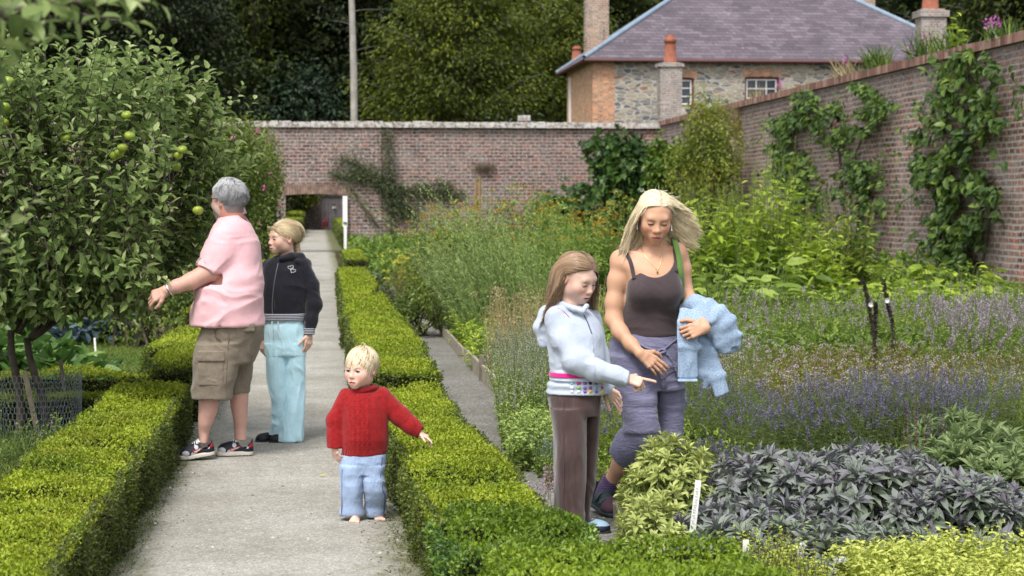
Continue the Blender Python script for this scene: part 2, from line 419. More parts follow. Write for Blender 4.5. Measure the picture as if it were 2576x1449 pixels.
# ------------------------------------------------------------------ head and hand
class Head:
    def __init__(s, c, f, up=(0, 0, 1), S=1.0, kid=0.0):
        s.c = np.array(c, float); s.S = S; s.kid = kid
        f = unit(np.array(f, float)); u = np.array(up, float); x = unit(np.cross(f, u)); u = np.cross(x, f)
        s.R = np.stack([x, f, u], 1)                       # columns: right, forward, up
    def p(s, x, y, z): return s.c + s.R @ (np.array([x, y, z], float) * s.S)
    def P(s, A): return s.c + (np.asarray(A, float) * s.S) @ s.R.T
    def inv(s, V): return ((V - s.c) @ s.R) / s.S
    def build(s, g, fat=0.0, nose=1.0, mouth=.004):
        S, k = s.S, s.kid
        E = lambda c, r, kk, mode='add': g.ell(s.p(*c), np.array(r) * S, kk * S, s.R, mode)
        C = lambda a, b, ra, rb, kk, mode='add': g.seg(s.p(*a), s.p(*b), ra * S, rb * S, kk * S, mode=mode)
        E((0, -.018, .030), (.075 + .004 * k, .096, .083), .02)
        E((0, .022, -.012), (.062 + .003 * k, .070, .075), .03)
        E((0, .030, -.055), (.049 + .006 * k + fat, .056, .052 - .004 * k), .03)
        for sx in (-1, 1):
            E((sx * .038, .055, -.030), (.024 + .004 * k, .024, .024 + .004 * k), .03)      # cheek
            E((sx * .046, .0, -.062), (.018, .035, .028), .03)                     # jaw corner
            E((sx * .078, -.012, -.012), (.007, .018, .031), .008)                 # ear
            E((sx * .083, -.006, -.008), (.005, .009, .016), .004, 'sub')
        E((0, .073, -.098 + .006 * k), (.022, .017, .017), .028)                   # chin
        C((-.034, .072, .020), (.034, .072, .020), .013 - .003 * k, .013 - .003 * k, .02)    # brow
        for sx in (-1, 1):
            E((sx * .031, .098, -.003), (.021, .019, .013), .014, 'sub')
            E((sx * .031, .0735, -.003), (.0150, .0135, .0128), .004)              # lid ball
        C((0, .082, .008), (0, .100, -.028), .0075, .0095, .012)
        E((0, .101 + .004 * (nose - 1), -.033), (.0125 * nose, .013 * nose, .011 * nose), .008)
        for sx in (-1, 1): E((sx * .012 * nose, .092, -.037), (.0085 * nose, .011, .0085), .006)
        for sx in (-1, 1): E((sx * .007, .099, -.044), (.0036, .006, .004), .002, 'sub')
        E((0, .080, -.068), (.030, .018, .020), .02)                               # muzzle
        for sx in (-1, 1):
            C((sx * .022, .084, -.066), (0, .0965, -.0615), .0042, .0062, .004)
            C((sx * .021, .084, -.069), (0, .094, -.0755), .0042, .0072, .004)
        C((-.019, .091, -.0680), (.019, .091, -.0680), mouth * .6, mouth * .6, .002, 'sub')
        C((0, .098, -.0680), (0, .09, -.0680), mouth, mouth, .003, 'sub')
    def mask(s, V):
        """lips / nostril / mouth weights from local coordinates"""
        q = s.inv(V); x, y, z = q.T
        up_ = -.0600 - np.abs(x) * .22; lo_ = -.0815 + np.abs(x) ** 2 * 22
        lips = (y > .07) & (np.abs(x) < .0245) & (z < up_) & (z > lo_)
        inner = (np.abs(z + .068) < .0026) & (np.abs(x) < .019) & (y > .07) | ((np.abs(z + .068) < .004) & (np.abs(x) < .010) & (y < .094) & (y > .07))
        return q, lips, inner
    def eyes(s, parent, iris, open_=1.0, look=0.0, name='eye'):
        """eyeball slivers set in the lid slits, each with lash line"""
        S = s.S
        for sx in (-1, 1):
            c = np.array([sx * .031, .0735, -.003])
            m = MA(); rs = np.linspace(0, 1, 7); th = np.linspace(0, 2 * np.pi, 17)[:-1]
            # almond patch on a sphere slightly larger than the lid
            A = []
            for r in rs:
                for t in th:
                    ax_ = r * math.cos(t) * 1.06; az = r * math.sin(t) * .46 * open_ - .16 * (1 - open_) - .08
                    yy = math.sqrt(max(0, 1 - (ax_ * .9) ** 2 - az ** 2)); A.append([c[0] + ax_ * .0128, c[1] + yy * .01385 + .0010, c[2] + az * .0128])
            A = np.array(A); idx = np.arange(7 * 16).reshape(7, 16); j = np.roll(np.arange(16), -1)
            f = np.stack([idx[:-1], idx[:-1][:, j], idx[1:][:, j], idx[1:]], -1).reshape(-1, 4)
            dx = (A[:, 0] - c[0] - look * .004) / .0072; dz = (A[:, 2] - c[2] + .0012) / .0072; rr = np.sqrt(dx * dx + dz * dz)
            colr = np.tile(np.array([[.62, .60, .57, 1]]), (len(A), 1)); colr[rr < 1] = iris + (1,); colr[rr < .42] = (.01, .01, .01, 1)
            m.add(s.P(A), f, 0, .5, colr); e = m.build(name, MAT['eye'], parent, True)
            l = MA(); t = np.linspace(-1, 1, 9)
            pts = np.stack([c[0] + t * .0138, c[1] + np.sqrt(1 - (t * .85) ** 2) * .0142 + .0012, c[2] + (1 - t * t) * .0046 * open_ - .0016 - (1 - open_) * .0035 * (1 - t * t)], 1)
            l.tubes(s.P(pts), np.full(9, .0020 * S), 5); l.build('eyelash', MAT['lash'], e, True)
    def brows(s, parent, mat, th=.0026, z=.0215, tilt=0):
        for sx in (-1, 1):
            l = MA(); t = np.linspace(0, 1, 8)
            pts = np.stack([sx * (.011 + t * .034), .0865 - t ** 2 * .018, z + t * .004 - t ** 3 * .008 - tilt * (1 - t)], 1)
            l.tubes(s.P(pts), (th * (1 - t * .6)) * s.S, 6); l.build('eyebrow', mat, parent, True)

def hand(g, wr, d, nrm, S=1.0, thumb=1, curl=(25, 30, 35, 40), splay=5, tcurl=20, curl2=None, lens=None):
    """palm from the wrist along d; nrm = direction the palm faces; thumb = +1/-1 side along d x nrm"""
    wr = np.array(wr, float); d = unit(np.array(d, float)); n = np.array(nrm, float); n = unit(n - d * (n @ d)); s_ = np.cross(d, n) * thumb
    pl = .085 * S
    kn = wr + d * pl
    g.seg(wr, wr + d * .03 * S, .024 * S, .030 * S, .012 * S, side=s_, kw=.62)
    for q in (-1, -.33, .33, 1):
        g.seg(wr + d * .012 * S + s_ * q * .012 * S, kn + s_ * q * .029 * S - d * (.004 if abs(q) < .9 else .010) * S, .0135 * S, .0115 * S, .008 * S)
    g.ell(wr + d * .035 * S + s_ * .022 * S + n * .006 * S, np.array([.018, .018, .018]) * S, .012 * S)
    lens = lens or (.040, .045, .042, .033); cu2 = curl2 or curl
    tips = []
    for i, q in enumerate((.95, .33, -.33, -.95)):                # index (thumb side) to little
        a = kn + s_ * q * .030 * S - d * (.0, .0, .002, .010)[i] * S
        ang = math.radians(splay) * q; dd = unit(d * math.cos(ang) + s_ * math.sin(ang)); cur = 0; r = (.0088, .0088, .0084, .0074)[i] * S
        L = lens[i] * S
        for j, fr in enumerate((1.0, .66, .52)):
            cur += math.radians(curl[i] if j == 0 else cu2[i]); dj = dd * math.cos(cur) + n * math.sin(cur)
            b = a + dj * L * fr; g.seg(a, b, r, r * .93, .003 * S); a = b; r *= .92
        tips.append(a)
    a = wr + d * .022 * S + s_ * .024 * S; td = unit(d * .72 + s_ * .62 + n * .15); r = .0115 * S
    tn = unit(n * .5 - s_ * .5)
    for j, L in enumerate((.040, .032, .026)):
        cc = math.radians(tcurl) * j; dj = unit(td * math.cos(cc) + (d * .5 + tn) * math.sin(cc)); b = a + dj * L * S
        g.seg(a, b, r, r * .9, .006 * S if j == 0 else .003 * S); a = b; r *= .9
    return kn, tips
# ------------------------------------------------------------------ people
MAT = {}
def cloth(name, col, rough=.85, weave=900, bump=.25, sheen=.25, var=.12, big=.18, wr=0.0, wrs=(14, 14, 5)):
    k = NT(name); co = k.coord()
    nz = k.noise(co, 9, 4, .6); fine = k.noise(co, weave, 2)
    d = tuple(x * (1 - big) for x in col[:3]) + (1,); l_ = tuple(min(1, x * (1 + var)) for x in col[:3]) + (1,)
    c = k.ramp(nz, [(.3, d), (.7, l_)])
    c = k.mix(.25, c, k.ramp(fine, [(.3, (.7, .7, .7, 1)), (.7, (1.25, 1.25, 1.25, 1))]), 'MULTIPLY')
    nb = k.bump(fine, bump, .002)
    if wr:
        n2 = k.noise(k.coord(wrs), 1.0, 4, .65, 1.2)
        ridg = k.math('ABSOLUTE', k.math('SUBTRACT', n2, .5))
        nb = k.bump(ridg, wr, .03, nb)
    return k.done(k.bsdf(c, rough, nb, .2, sheen))
def knit(name, col, sz=.0035, sx=.0045, strength=.6, cable=None):
    k = NT(name); co = k.coord()
    sp = k.n('ShaderNodeSeparateXYZ'); k.l(co, sp.inputs[0])
    zr = k.math('SINE', k.math('MULTIPLY', sp.outputs[2], 2 * math.pi / sz))
    ax_ = k.math('ADD', sp.outputs[0], k.math('MULTIPLY', sp.outputs[1], .6))
    xr = k.math('SINE', k.math('MULTIPLY', ax_, 2 * math.pi / sx))
    h = k.math('MULTIPLY', zr, xr); nz = k.noise(co, 60, 4, .6)
    h = k.math('ADD', h, k.math('MULTIPLY', nz, 1.2))
    d = tuple(x * .72 for x in col[:3]) + (1,); l_ = tuple(min(1, x * 1.12) for x in col[:3]) + (1,)
    c = k.ramp(k.math('ADD', k.math('MULTIPLY', h, .3), .35), [(.1, d), (.8, l_)])
    return k.done(k.bsdf(c, .9, k.bump(h, strength, .003), .15, .35))
def skinmat(name, rough=.5):
    k = NT(name); c = k.attr('tint', 'Color'); co = k.coord()
    c = k.mix(.35, c, k.ramp(k.noise(co, 35, 4, .6), [(.3, (.86, .80, .78, 1)), (.7, (1.08, 1.04, 1.02, 1))]), 'MULTIPLY')
    return k.done(k.bsdf(c, rough, k.bump(k.noise(co, 260, 3), .12, .001), .35, .05, 0, .12))
def tintmat(name, rough=.6, spec=.3, nz=80, bump=.2, coat=0):
    k = NT(name); c = k.attr('tint', 'Color'); n_ = k.noise(k.coord(), nz, 3)
    c = k.mix(.3, c, k.ramp(n_, [(.3, (.85, .85, .85, 1)), (.7, (1.1, 1.1, 1.1, 1))]), 'MULTIPLY')
    return k.done(k.bsdf(c, rough, k.bump(n_, bump, .002), spec))
def hairmat(name, stops, rough=.42):
    k = NT(name); c = k.ramp(k.attr('rnd'), stops)
    return k.done(k.bsdf(c, rough, None, .35, .1))
MAT['skin'] = skinmat('skin'); MAT['eye'] = tintmat('eyeball', .15, .6, 10, 0); MAT['tint'] = tintmat('dyed')
MAT['lash'] = plain('lash', (.06, .04, .03, 1), .6, 50, .1, 0)
MAT['gold'] = plain('gold', (.75, .55, .25, 1), .3, 40, .1, 0, metal=1.0)
MAT['silver'] = plain('silver', (.7, .7, .7, 1), .25, 40, .1, 0, metal=1.0)

class Person:
    def __init__(s, y0, U, V, label, zoom=None, group=None):
        s.y0 = y0; s.org = W(U, V, y0); s.org[2] = 0
        s.root = empty('person', tuple(s.org), label, 'person', group)
        s.zoom = zoom or (lambda a, b: (a, b)); s.m = (s.org @ FW) / F     # metres per reference pixel
        s.zs = zoom(1, 0)[0] - zoom(0, 0)[0] if zoom else 1
    def p(s, a, b, dy=0.0):
        U, V = s.zoom(a, b); return W(U, V, s.y0 + dy) - s.org
    def px(s, n): return n * s.zs * s.m
    def rows(s, R):
        """(b, left, right, dy, ry[, rot]) -> loft stations"""
        out = []
        for r in R:
            b, l, rr, dy, ry = r[:5]; c = s.p((l + rr) / 2, b, dy)
            out.append((c[2], c[0], c[1], s.px(rr - l) / 2, ry) + tuple(r[5:]))
        return out
    def skin(s, g, heads, base, lips, hair=None, hairmask=None, extra=None, smooth=1, nails=()):
        V, Fq = g.mesh(smooth); N = len(V); c = np.tile(np.array(base + (1.0,)), (N, 1))
        nzz = vnoise(V, 14, 4)[:, None]; c[:, :3] *= (1 + (nzz - .5) * .12)
        for hd in heads:
            q, lp, inn = hd.mask(V); x, y, z = q.T
            near = (np.abs(q) < .16).all(1)
            ch = np.exp(-(((np.abs(x) - .042) / .022) ** 2 + ((z + .035) / .022) ** 2)) * (y > .02) * near
            no = np.exp(-((x / .014) ** 2 + ((z + .034) / .012) ** 2)) * (y > .08) * near
            er = np.exp(-(((np.abs(x) - .082) / .008) ** 2)) * (np.abs(z + .01) < .035) * near
            t = np.clip(ch * .55 + no * .4 + er * .6, 0, 1)[:, None]
            c[:, :3] = c[:, :3] * (1 - t) + c[:, :3] * np.array([1.06, .72, .70]) * t
            c[lp & near, :3] = lips; c[inn & near, :3] = (.10, .02, .02)
            if hair is not None:
                hm = hairmask(q) & (np.abs(q) < .2).all(1); c[hm, :3] = hair
        if extra: extra(V, c)
        m = MA(); m.add(V, Fq, 0, .5, np.clip(c, 0, 1)); return m.build('body', MAT['skin'], s.root, True)
    def garment(s, g, name, mat, smooth=1, amp=0, f=(6, 6, 6), seed=0, ampf=None, label=None, c=None, parent=None):
        V, Fq = g.mesh(smooth)
        if amp:
            N_ = vnormals(V, Fq); a = np.full(len(V), amp) if ampf is None else amp * ampf(V)
            V = folds(V, N_, a, f, .5, seed)
        cc = c(V) if c else None
        return emit(name, V, Fq, mat, parent or s.root, cc, .5, label)

CR = np.array([0, -.018, .030]); CRR = np.array([.079, .100, .087])
def scalp(n, seed, mask):
    """random roots over the cranium in head coordinates"""
    r = rng(seed); d = unit(r.normal(size=(n * 4, 3))); q = CR + d * CRR
    q = q[mask(q)][:n]; return q
def comb(q, flow, L, M, coll, seed=0, lift=.004, grav=0.0):
    """grow strands from roots q in head coordinates; flow(q,t)->direction; coll: list of (centre, radii)"""
    P = np.zeros((len(q), M, 3)); Nn = np.zeros_like(P); p = q.copy(); step = (np.asarray(L) / (M - 1)).reshape(-1, 1)
    for i in range(M):
        t = i / (M - 1)
        P[:, i] = p; Nn[:, i] = unit((p - CR) / CRR ** 2)
        p = p + unit(flow(p, t)) * step
        for c, rr in coll:
            rr2 = rr + lift * min(1, t * 4 + .2); e = (p - c) / rr2; n_ = np.linalg.norm(e, axis=1, keepdims=True); p = np.where(n_ < 1, c + e / np.maximum(n_, 1e-6) * rr2, p)
    return P, Nn
def hair_obj(pr, hd, P, Nn, wd, mat, seed, name='hair', extra=None, parent=None):
    r = rng(seed); m = MA(); n, M = P.shape[:2]
    t = np.linspace(0, 1, M)
    w_ = wd * ((1 - .75 * t ** 2) * np.clip(.3 + t * 6, 0, 1))[None, :] * r.uniform(.6, 1.3, (n, 1))
    Nw = Nn @ hd.R.T + r.normal(0, .25, (n, 1, 3))
    clump = vnoise(P[:, 0], 55, seed); rr = np.clip(.55 * clump + .45 * r.random(n), 0, 1)
    m.ribbons(hd.P(P.reshape(-1, 3)).reshape(n, M, 3), w_ * hd.S, Nw, 0, rr, arch=.3)
    if extra: extra(m)
    return m.build(name, mat, parent or pr.root, True)

def foot_bare(g, an, d, S):
    d = unit(np.array(d, float)); s_ = unit(np.cross(d, [0, 0, 1])); an = np.array(an, float); z0 = an[2]
    heel = np.array([an[0], an[1], z0]) - d * .02 * S
    g.seg(heel + [0, 0, .028 * S], heel + d * .11 * S + [0, 0, .022 * S], .028 * S, .022 * S, .02 * S)
    g.seg(heel + d * .05 * S + [0, 0, .05 * S], heel + d * .12 * S + [0, 0, .02 * S], .028 * S, .02 * S, .03 * S)
    for q in (-1, -.3, .3, 1): g.seg(heel + d * .06 * S + s_ * q * .018 * S + [0, 0, .018 * S], heel + d * .15 * S + s_ * q * .028 * S + [0, 0, .013 * S], .018 * S, .012 * S, .014 * S)
    for i, q in enumerate((-1, -.45, .05, .5, .95)):
        a = heel + d * (.155 - .010 * i) * S + s_ * q * .032 * S + [0, 0, .012 * S]
        r = (.0125, .0092, .0086, .0082, .0076)[i] * S; g.seg(a, a + d * (.022 - .002 * i) * S, r, r * .95, .003 * S)

def ring_pts(c, rx, ry, n=24, tilt=0, z=None, ax=None):
    t = np.linspace(0, 2 * np.pi, n); return np.stack([c[0] + rx * np.cos(t), c[1] + ry * np.sin(t), c[2] + tilt * np.cos(t)], 1)

# ============ toddler ============
def make_toddler():
    zb = lambda a, b: (787.1 + a * .3455, 849.7 + b * .3455)
    P = Person(9.77, 925, 1310, 'barefoot blond toddler in a red knitted jumper and pale blue trousers', zb)
    hd = Head(P.p(350, 220, -.01), (-.56, -.82, -.10), (0.03, 0, 1), .86, 1.0)
    base = (.70, .46, .37)
    g = Sdf(P.p(60, 1370, 0) * [1, 0, 0] + [0, -.17, 0], P.p(850, 60, 0) * [1, 0, 1] + [0, .17, 0], .0027)
    hd.build(g, .006, .92, .0045)
    g.seg(hd.p(0, -.02, -.04), P.p(362, 400, .01), .034, .036, .02)
    g.loft(P.rows([(400, 270, 450, .01, .045), (500, 230, 510, .01, .07), (700, 230, 520, 0, .075), (900, 230, 500, 0, .07)]), .02)
    # arms and legs inside the clothes
    wl = P.p(158, 775, -.03); g.chain([P.p(235, 440, 0), P.p(160, 610, -.01), wl], [.030, .026, .021], .01)
    hand(g, wl, (.10, -.20, -1), (.75, .5, 0), .60, -1, (28, 30, 34, 38), 6, 12)
    wr_ = P.p(772, 690, -.04); g.chain([P.p(505, 440, 0), P.p(645, 590, -.01), wr_], [.032, .026, .020], .01)
    hand(g, wr_, (.80, -.25, -.42), (-.35, .2, -.9), .58, -1, (8, 22, 30, 34), 12, 5)
    for (k0, a0, dy) in (((285, 1000), (312, 1290), -.01), ((450, 1000), (462, 1290), .03)):
        g.chain([P.p(k0[0], 900, 0), P.p(k0[0], 1100, dy - .01), P.p(a0[0], 1285, dy)], [.055, .038, .026], .02)
    fa = P.p(314, 1318, -.01); fa[2] = .0; foot_bare(g, fa, (-.12, -1, 0), .66)
    g.seg([fa[0], fa[1] + .01, .02], [fa[0], fa[1] + .01, .08], .022, .026, .015)
    fb = P.p(468, 1310, .05); fb[2] = .0; foot_bare(g, fb, (.12, -1, 0), .64)
    g.seg([fb[0], fb[1] + .01, .02], [fb[0], fb[1] + .01, .08], .022, .026, .015)
    crown = np.array([.005, -.055, .115])
    hmask = lambda q: (q[:, 2] > .064 - np.clip(.055 - q[:, 1], 0, .12) * .95 - (np.abs(q[:, 0]) > .05) * .005) & (q[:, 2] > -.055)
    P.skin(g, [hd], base, (.62, .24, .22), (.66, .50, .33), hmask)
    hd.eyes(P.root, (.03, .035, .05), 1.25, -.3); hd.brows(P.root, hairmat('toddler_brow', [(0, (.52, .36, .24)), (1, (.6, .42, .3))]), .0016, .0175, .002)
    # hair
    q = scalp(2300, 5, hmask)
    coll = [(CR, CRR * 1.0), (np.array([0, .02, -.02]), np.array([.066, .072, .08]))]
    def flow(p, t):
        away = p - crown; away = away - 0; n_ = unit((p - CR) / CRR ** 2); tg = away - n_ * (away * n_).sum(1, keepdims=True)
        s_ = unit(tg) + np.array([.15, .0, -.45]) * (.3 + t)
        back = (p[:, 1:2] < -.02); s_ = s_ + back * np.array([0, -.10, -.3])
        return s_ + .35 * (vnoise(p, 30, 2)[:, None] - .5) * np.array([1, .5, 0])
    r = rng(8); Pp, Nn = comb(q, flow, r.uniform(.03, .08, len(q)), 9, coll, lift=.010)
    def wisps(m):
        for (a, b, c_) in ((-.01, .0, .02), (.012, -.02, .03)):
            t = np.linspace(0, 1, 9); pts = np.stack([a + c_ * t, -.05 + b + 0 * t, .115 + .02 * np.sin(t * 3.1)], 1); m.tubes(hd.P(pts), np.full(9, .0009), 4, 0, .9)
    hair_obj(P, hd, Pp, Nn, .0036, hairmat('toddler_hair', [(0, (.44, .30, .17)), (.4, (.68, .54, .35)), (1, (.86, .78, .60))], .5), 9, extra=wisps)
    # jumper
    red = (.36, .016, .018, 1)
    k = NT('red_knit'); co = k.coord(); sp = k.n('ShaderNodeSeparateXYZ'); k.l(co, sp.inputs[0])
    zr = k.math('SINE', k.math('MULTIPLY', sp.outputs[2], 2 * math.pi / .0042)); xr = k.math('SINE', k.math('MULTIPLY', sp.outputs[0], 2 * math.pi / .005))
    h = k.math('ADD', k.math('MULTIPLY', k.math('MULTIPLY', zr, xr), .5), k.math('MULTIPLY', k.noise(co, 140, 3), 1.4))
    rib = k.math('SINE', k.math('MULTIPLY', k.math('ADD', sp.outputs[0], k.math('MULTIPLY', sp.outputs[1], .5)), 2 * math.pi / .0065))
    isrib = k.math('LESS_THAN', sp.outputs[2], float(P.p(0, 805)[2])); h = k.math('ADD', h, k.math('MULTIPLY', k.math('MULTIPLY', rib, isrib), 1.6))
    c = k.ramp(k.noise(co, 60, 4, .7), [(.3, (.22, .008, .010, 1)), (.7, (.38, .018, .020, 1))])
    k.done(k.bsdf(c, .92, k.bump(h, .6, .003), .10, .15)); MAT['red_knit'] = k.m
    g = Sdf(P.p(80, 880, 0) * [1, 0, 1] + [0, -.16, 0], P.p(830, 330, 0) * [1, 0, 1] + [0, .16, 0], .004)
    g.loft(P.rows([(372, 300, 425, .012, .040), (392, 262, 462, .012, .055), (425, 218, 520, .01, .072), (500, 207, 538, 0, .085), (600, 206, 541, -.005, .094), (720, 205, 543, -.005, .098), (800, 208, 536, 0, .092), (856, 208, 524, 0, .088)]), .012, e=2.3)
    g.chain([P.p(245, 432, .005), P.p(160, 600, -.01), P.p(157, 720, -.025), P.p(158, 790, -.03)], [.040, .0375, .034, .0345], .022)
    g.chain([P.p(500, 435, .005), P.p(640, 575, -.01), P.p(715, 640, -.03), P.p(795, 700, -.042)], [.048, .041, .036, .029], .025)
    a = P.p(157, 722, -.025); b = P.p(158, 800, -.03); g.seg(a, b, .0375, .0365, .003)
    zc = P.p(0, 796)[2]; g.plane((0, 0, -1), -zc, .004, (P.p(60, 860) - .1, P.p(212, 740) + .1 * np.array([0, 1, 0])))
    g.seg(b + [0, 0, -.02], b + [0, 0, .03], .030, .028, .004, mode='sub')
    g.plane((0, 0, -1), -P.p(0, 855)[2], .006, (P.p(205, 900) * [1, 1, 1] + [0, -.2, 0], P.p(560, 800) + [0, .2, 0]))
    dr = unit(np.array([.80, -.25, -.42])); e_ = P.p(780, 693, -.04); g.plane(dr, float(dr @ e_), .003, (e_ - .07, e_ + .09))
    g.seg(e_ - dr * .01, e_ + dr * .05, .022, .022, .003, mode='sub')
    nk = hd.p(0, -.012, -.085); g.seg(nk + [0, 0, -.01], nk + [0, -.012, .09], .040, .045, .006, mode='sub')
    rp = ring_pts(P.p(364, 372, .002) + [0, 0, -.004], P.px(92), .046, 26, .012)
    for i in range(25): g.seg(rp[i], rp[i + 1], .0085, .0085, .006)
    V, Fq = g.mesh(1); N_ = vnormals(V, Fq)
    V = folds(V, N_, .006, (7, 7, 4), .6, 3)
    # cable pattern down the front
    cx = P.p(350, 600)[0]; u = V[:, 0] - cx; fr = (N_[:, 1] < -.3) & (V[:, 2] > P.p(0, 800)[2]) & (V[:, 2] < P.p(0, 400)[2]) & (np.abs(u) < .05)
    amp = np.zeros(len(V))
    for c0 in (-.034, -.011, .011, .034):
        ph = V[:, 2] * 2 * np.pi / .026; wv = c0 + .004 * np.sin(ph); amp += .0045 * np.exp(-((u - wv) / .0048) ** 2) * (.6 + .4 * np.cos(2 * ph))
    V = V + N_ * (amp * fr)[:, None]
    emit('jumper', V, Fq, MAT['red_knit'], P.root)
    bt = MA()
    for a_, b_ in ((490, 352), (455, 345)):
        c0 = P.p(a_, b_, -.055); bt.tubes(np.array([c0, c0 + [0, -.004, .001]]), np.array([.006, .005]), 10)
    bt.build('button', plain('red_button', (.5, .12, .12, 1), .3), P.root, True)
    # trousers
    MAT['linen'] = cloth('pale_blue_linen', (.33, .43, .62, 1), .9, 500, .3, .2, .15, .22, .5)
    g = Sdf(P.p(180, 1330, 0) * [1, 0, 1] + [0, -.14, 0], P.p(560, 800, 0) * [1, 0, 1] + [0, .16, 0], .004)
    g.loft(P.rows([(810, 225, 505, 0, .075), (860, 210, 520, 0, .083), (930, 207, 519, 0, .085), (985, 207, 516, 0, .083)]), .015, e=2.4)
    g.loft(P.rows([(930, 208, 365, -.01, .078), (1000, 207, 359, -.015, .075), (1100, 207, 362, -.02, .070), (1200, 204, 360, -.012, .065), (1284, 203, 362, -.01, .060)]), .014, e=2.5)
    g.loft(P.rows([(930, 352, 519, 0, .078), (1000, 362, 513, -.01, .075), (1090, 368, 526, -.02, .074), (1150, 374, 536, -.01, .068), (1220, 383, 526, .02, .062), (1288, 387, 517, .035, .060)]), .014, e=2.5)
    for (l, r_, dy) in ((216, 355, -.01), (400, 506, .035)):
        g.loft(P.rows([(1225, l, r_, dy, .05), (1340, l - 2, r_ + 2, dy, .052)]), .003, 'sub')
    tz = P.garment(g, 'trousers', MAT['linen'], 1, .011, (7, 7, 13), 5, lambda V: np.clip(.6 + .6 * vnoise(V, 6, 1), 0, 1))
    npip = plain('navy_piping', (.05, .08, .2, 1))
    for pts in (((214, 960), (212, 1060), (212, 1160), (209, 1285)), ((505, 870), (492, 1000), (506, 1100), (524, 1160), (516, 1285))):
        sm = MA(); sm.tubes(spl([surf(P, tz, zb(*q_), .0) for q_ in pts], 14), np.full(14, .0022), 5); sm.build('side_piping', npip, tz, True)
    return P

# ============ shoes ============
def shoe(P, heel, toe, wd, ht, name, colf, mat, sole_c, sole_h=.03, open_r=.05, laces=None, back=.0):
    heel = np.array(heel, float); toe = np.array(toe, float); d = toe - heel; L = np.linalg.norm(d); d /= L
    s_ = unit(np.cross(d, [0, 0, 1])); u = np.cross(s_, d)
    q = lambda x, y, z: heel + d * (x * L) + s_ * (y * wd) + u * z
    g = Sdf(np.minimum(heel, toe) - .11, np.maximum(heel, toe) + .16, .0034)
    g.seg(q(.13, 0, ht * .50), q(.13, 0, sole_h), wd * .40, wd * .43, .02)
    g.seg(q(.13, 0, sole_h + .012), q(.72, 0, sole_h + .006), wd * .44, wd * .50, .02, side=s_, kw=.75)
    g.seg(q(.70, 0, sole_h + .010), q(.86, 0, sole_h + .004), wd * .48, wd * .40, .02, side=s_, kw=.55)
    g.seg(q(.32, 0, ht * .72), q(.78, 0, sole_h + .012), wd * .34, wd * .32, .03)
    g.seg(q(.13, 0, ht * .55), q(.10, 0, ht * .95), wd * .36, wd * .33, .012)
    g.seg(q(.21, 0, ht * .62), q(.20, 0, ht * 1.6), open_r * .85, open_r * 1.1, .006, mode='sub')
    g.plane(-u, -float(u @ q(0, 0, sole_h * .8)), .003)
    V, Fq = g.mesh(1); rel = V - heel; xx = rel @ d / L; yy = rel @ s_ / wd; zz = rel @ u
    c = colf(xx, yy, zz, ht); up_ = emit(name, V, Fq, mat, P.root, c)
    g = Sdf(np.minimum(heel, toe) - .11, np.maximum(heel, toe) + .12, .0034)
    g.seg(q(.13, 0, sole_h * .5), q(.70, 0, sole_h * .5), wd * .48, wd * .54, .01, side=s_, kw=.9)
    g.seg(q(.70, 0, sole_h * .5), q(.87, 0, sole_h * .6), wd * .53, wd * .43, .01, side=s_, kw=.9)
    g.plane(u, float(u @ q(0, 0, sole_h)), .003); g.plane(-u, -float(u @ q(0, 0, .0)), .006)
    V, Fq = g.mesh(1); cc = np.tile(np.array(sole_c + (1,)), (len(V), 1)); zz = (V - heel) @ u; cc[zz < sole_h * .22, :3] = (.05, .05, .05)
    emit('sole', V, Fq, MAT['tint'], up_, cc)
    if laces:
        m = MA(); r = rng(3)
        for i in range(6):
            x = .36 + i * .065; z = ht * (.98 - (x - .3) * .98) + .010
            pts = np.array([q(x, -.30, z - .012), q(x + .02, 0, z + .006), q(x + .04, .30, z - .012)]); m.tubes(pts, np.full(3, .003), 5)
            pts = np.array([q(x, .30, z - .012), q(x + .02, 0, z + .008), q(x + .04, -.30, z - .012)]); m.tubes(pts, np.full(3, .003), 5)
        for sg in (-1, 1):
            t = np.linspace(0, 1, 10); pts = np.array([q(.34 + .10 * math.sin(a * 3.1), sg * .45 * a, ht * .9 + .02 * math.sin(a * 6) - .03 * a) for a in t]); m.tubes(pts, np.full(10, .0026), 5)
        m.build('laces', plain('white_lace', (.75, .75, .73, 1)), up_, True)
    return up_, q

def ncol(a, n): return np.tile(np.array(tuple(a) + (1.0,)), (n, 1))
def sneaker_col(x, y, z, ht):
    c = ncol((.014, .016, .024), len(x)); t = z / ht
    lt = np.array([.50, .50, .54])
    def blob(cx, cz, rx, rz, tl=0):
        u = (x - cx); v = (t - cz - tl * u); return (u / rx) ** 2 + (v / rz) ** 2 < 1
    c[blob(.86, .40, .11, .16)] = list(lt) + [1]; c[blob(.60, .38, .11, .09, -.5)] = list(lt) + [1]
    c[blob(.50, .68, .06, .13)] = list(lt) + [1]; c[blob(.16, .62, .07, .12, 1.2)] = list(lt) + [1]
    c[(x < .36) & (t > .78 + (x - .06) * .6) & (x > .02)] = list(lt) + [1]
    # curved red mark on the side
    u = (x - .18) / .45; mid = .74 - .42 * u + .16 * u ** 6; th = .015 + .075 * np.clip(u, 0, 1)
    mk = (u > 0) & (u < 1) & (np.abs(t - mid) < th) & (np.abs(y) > .2); c[mk, :3] = (.30, .02, .02)
    mk = (u > .45) & (u < .9) & (np.abs(t - mid) < th * .5) & (np.abs(y) > .2); c[mk, :3] = (.62, .50, .48)
    c[(x < .08) & (t > .55) & (t < .75), :3] = (.3, .02, .03)
    return c

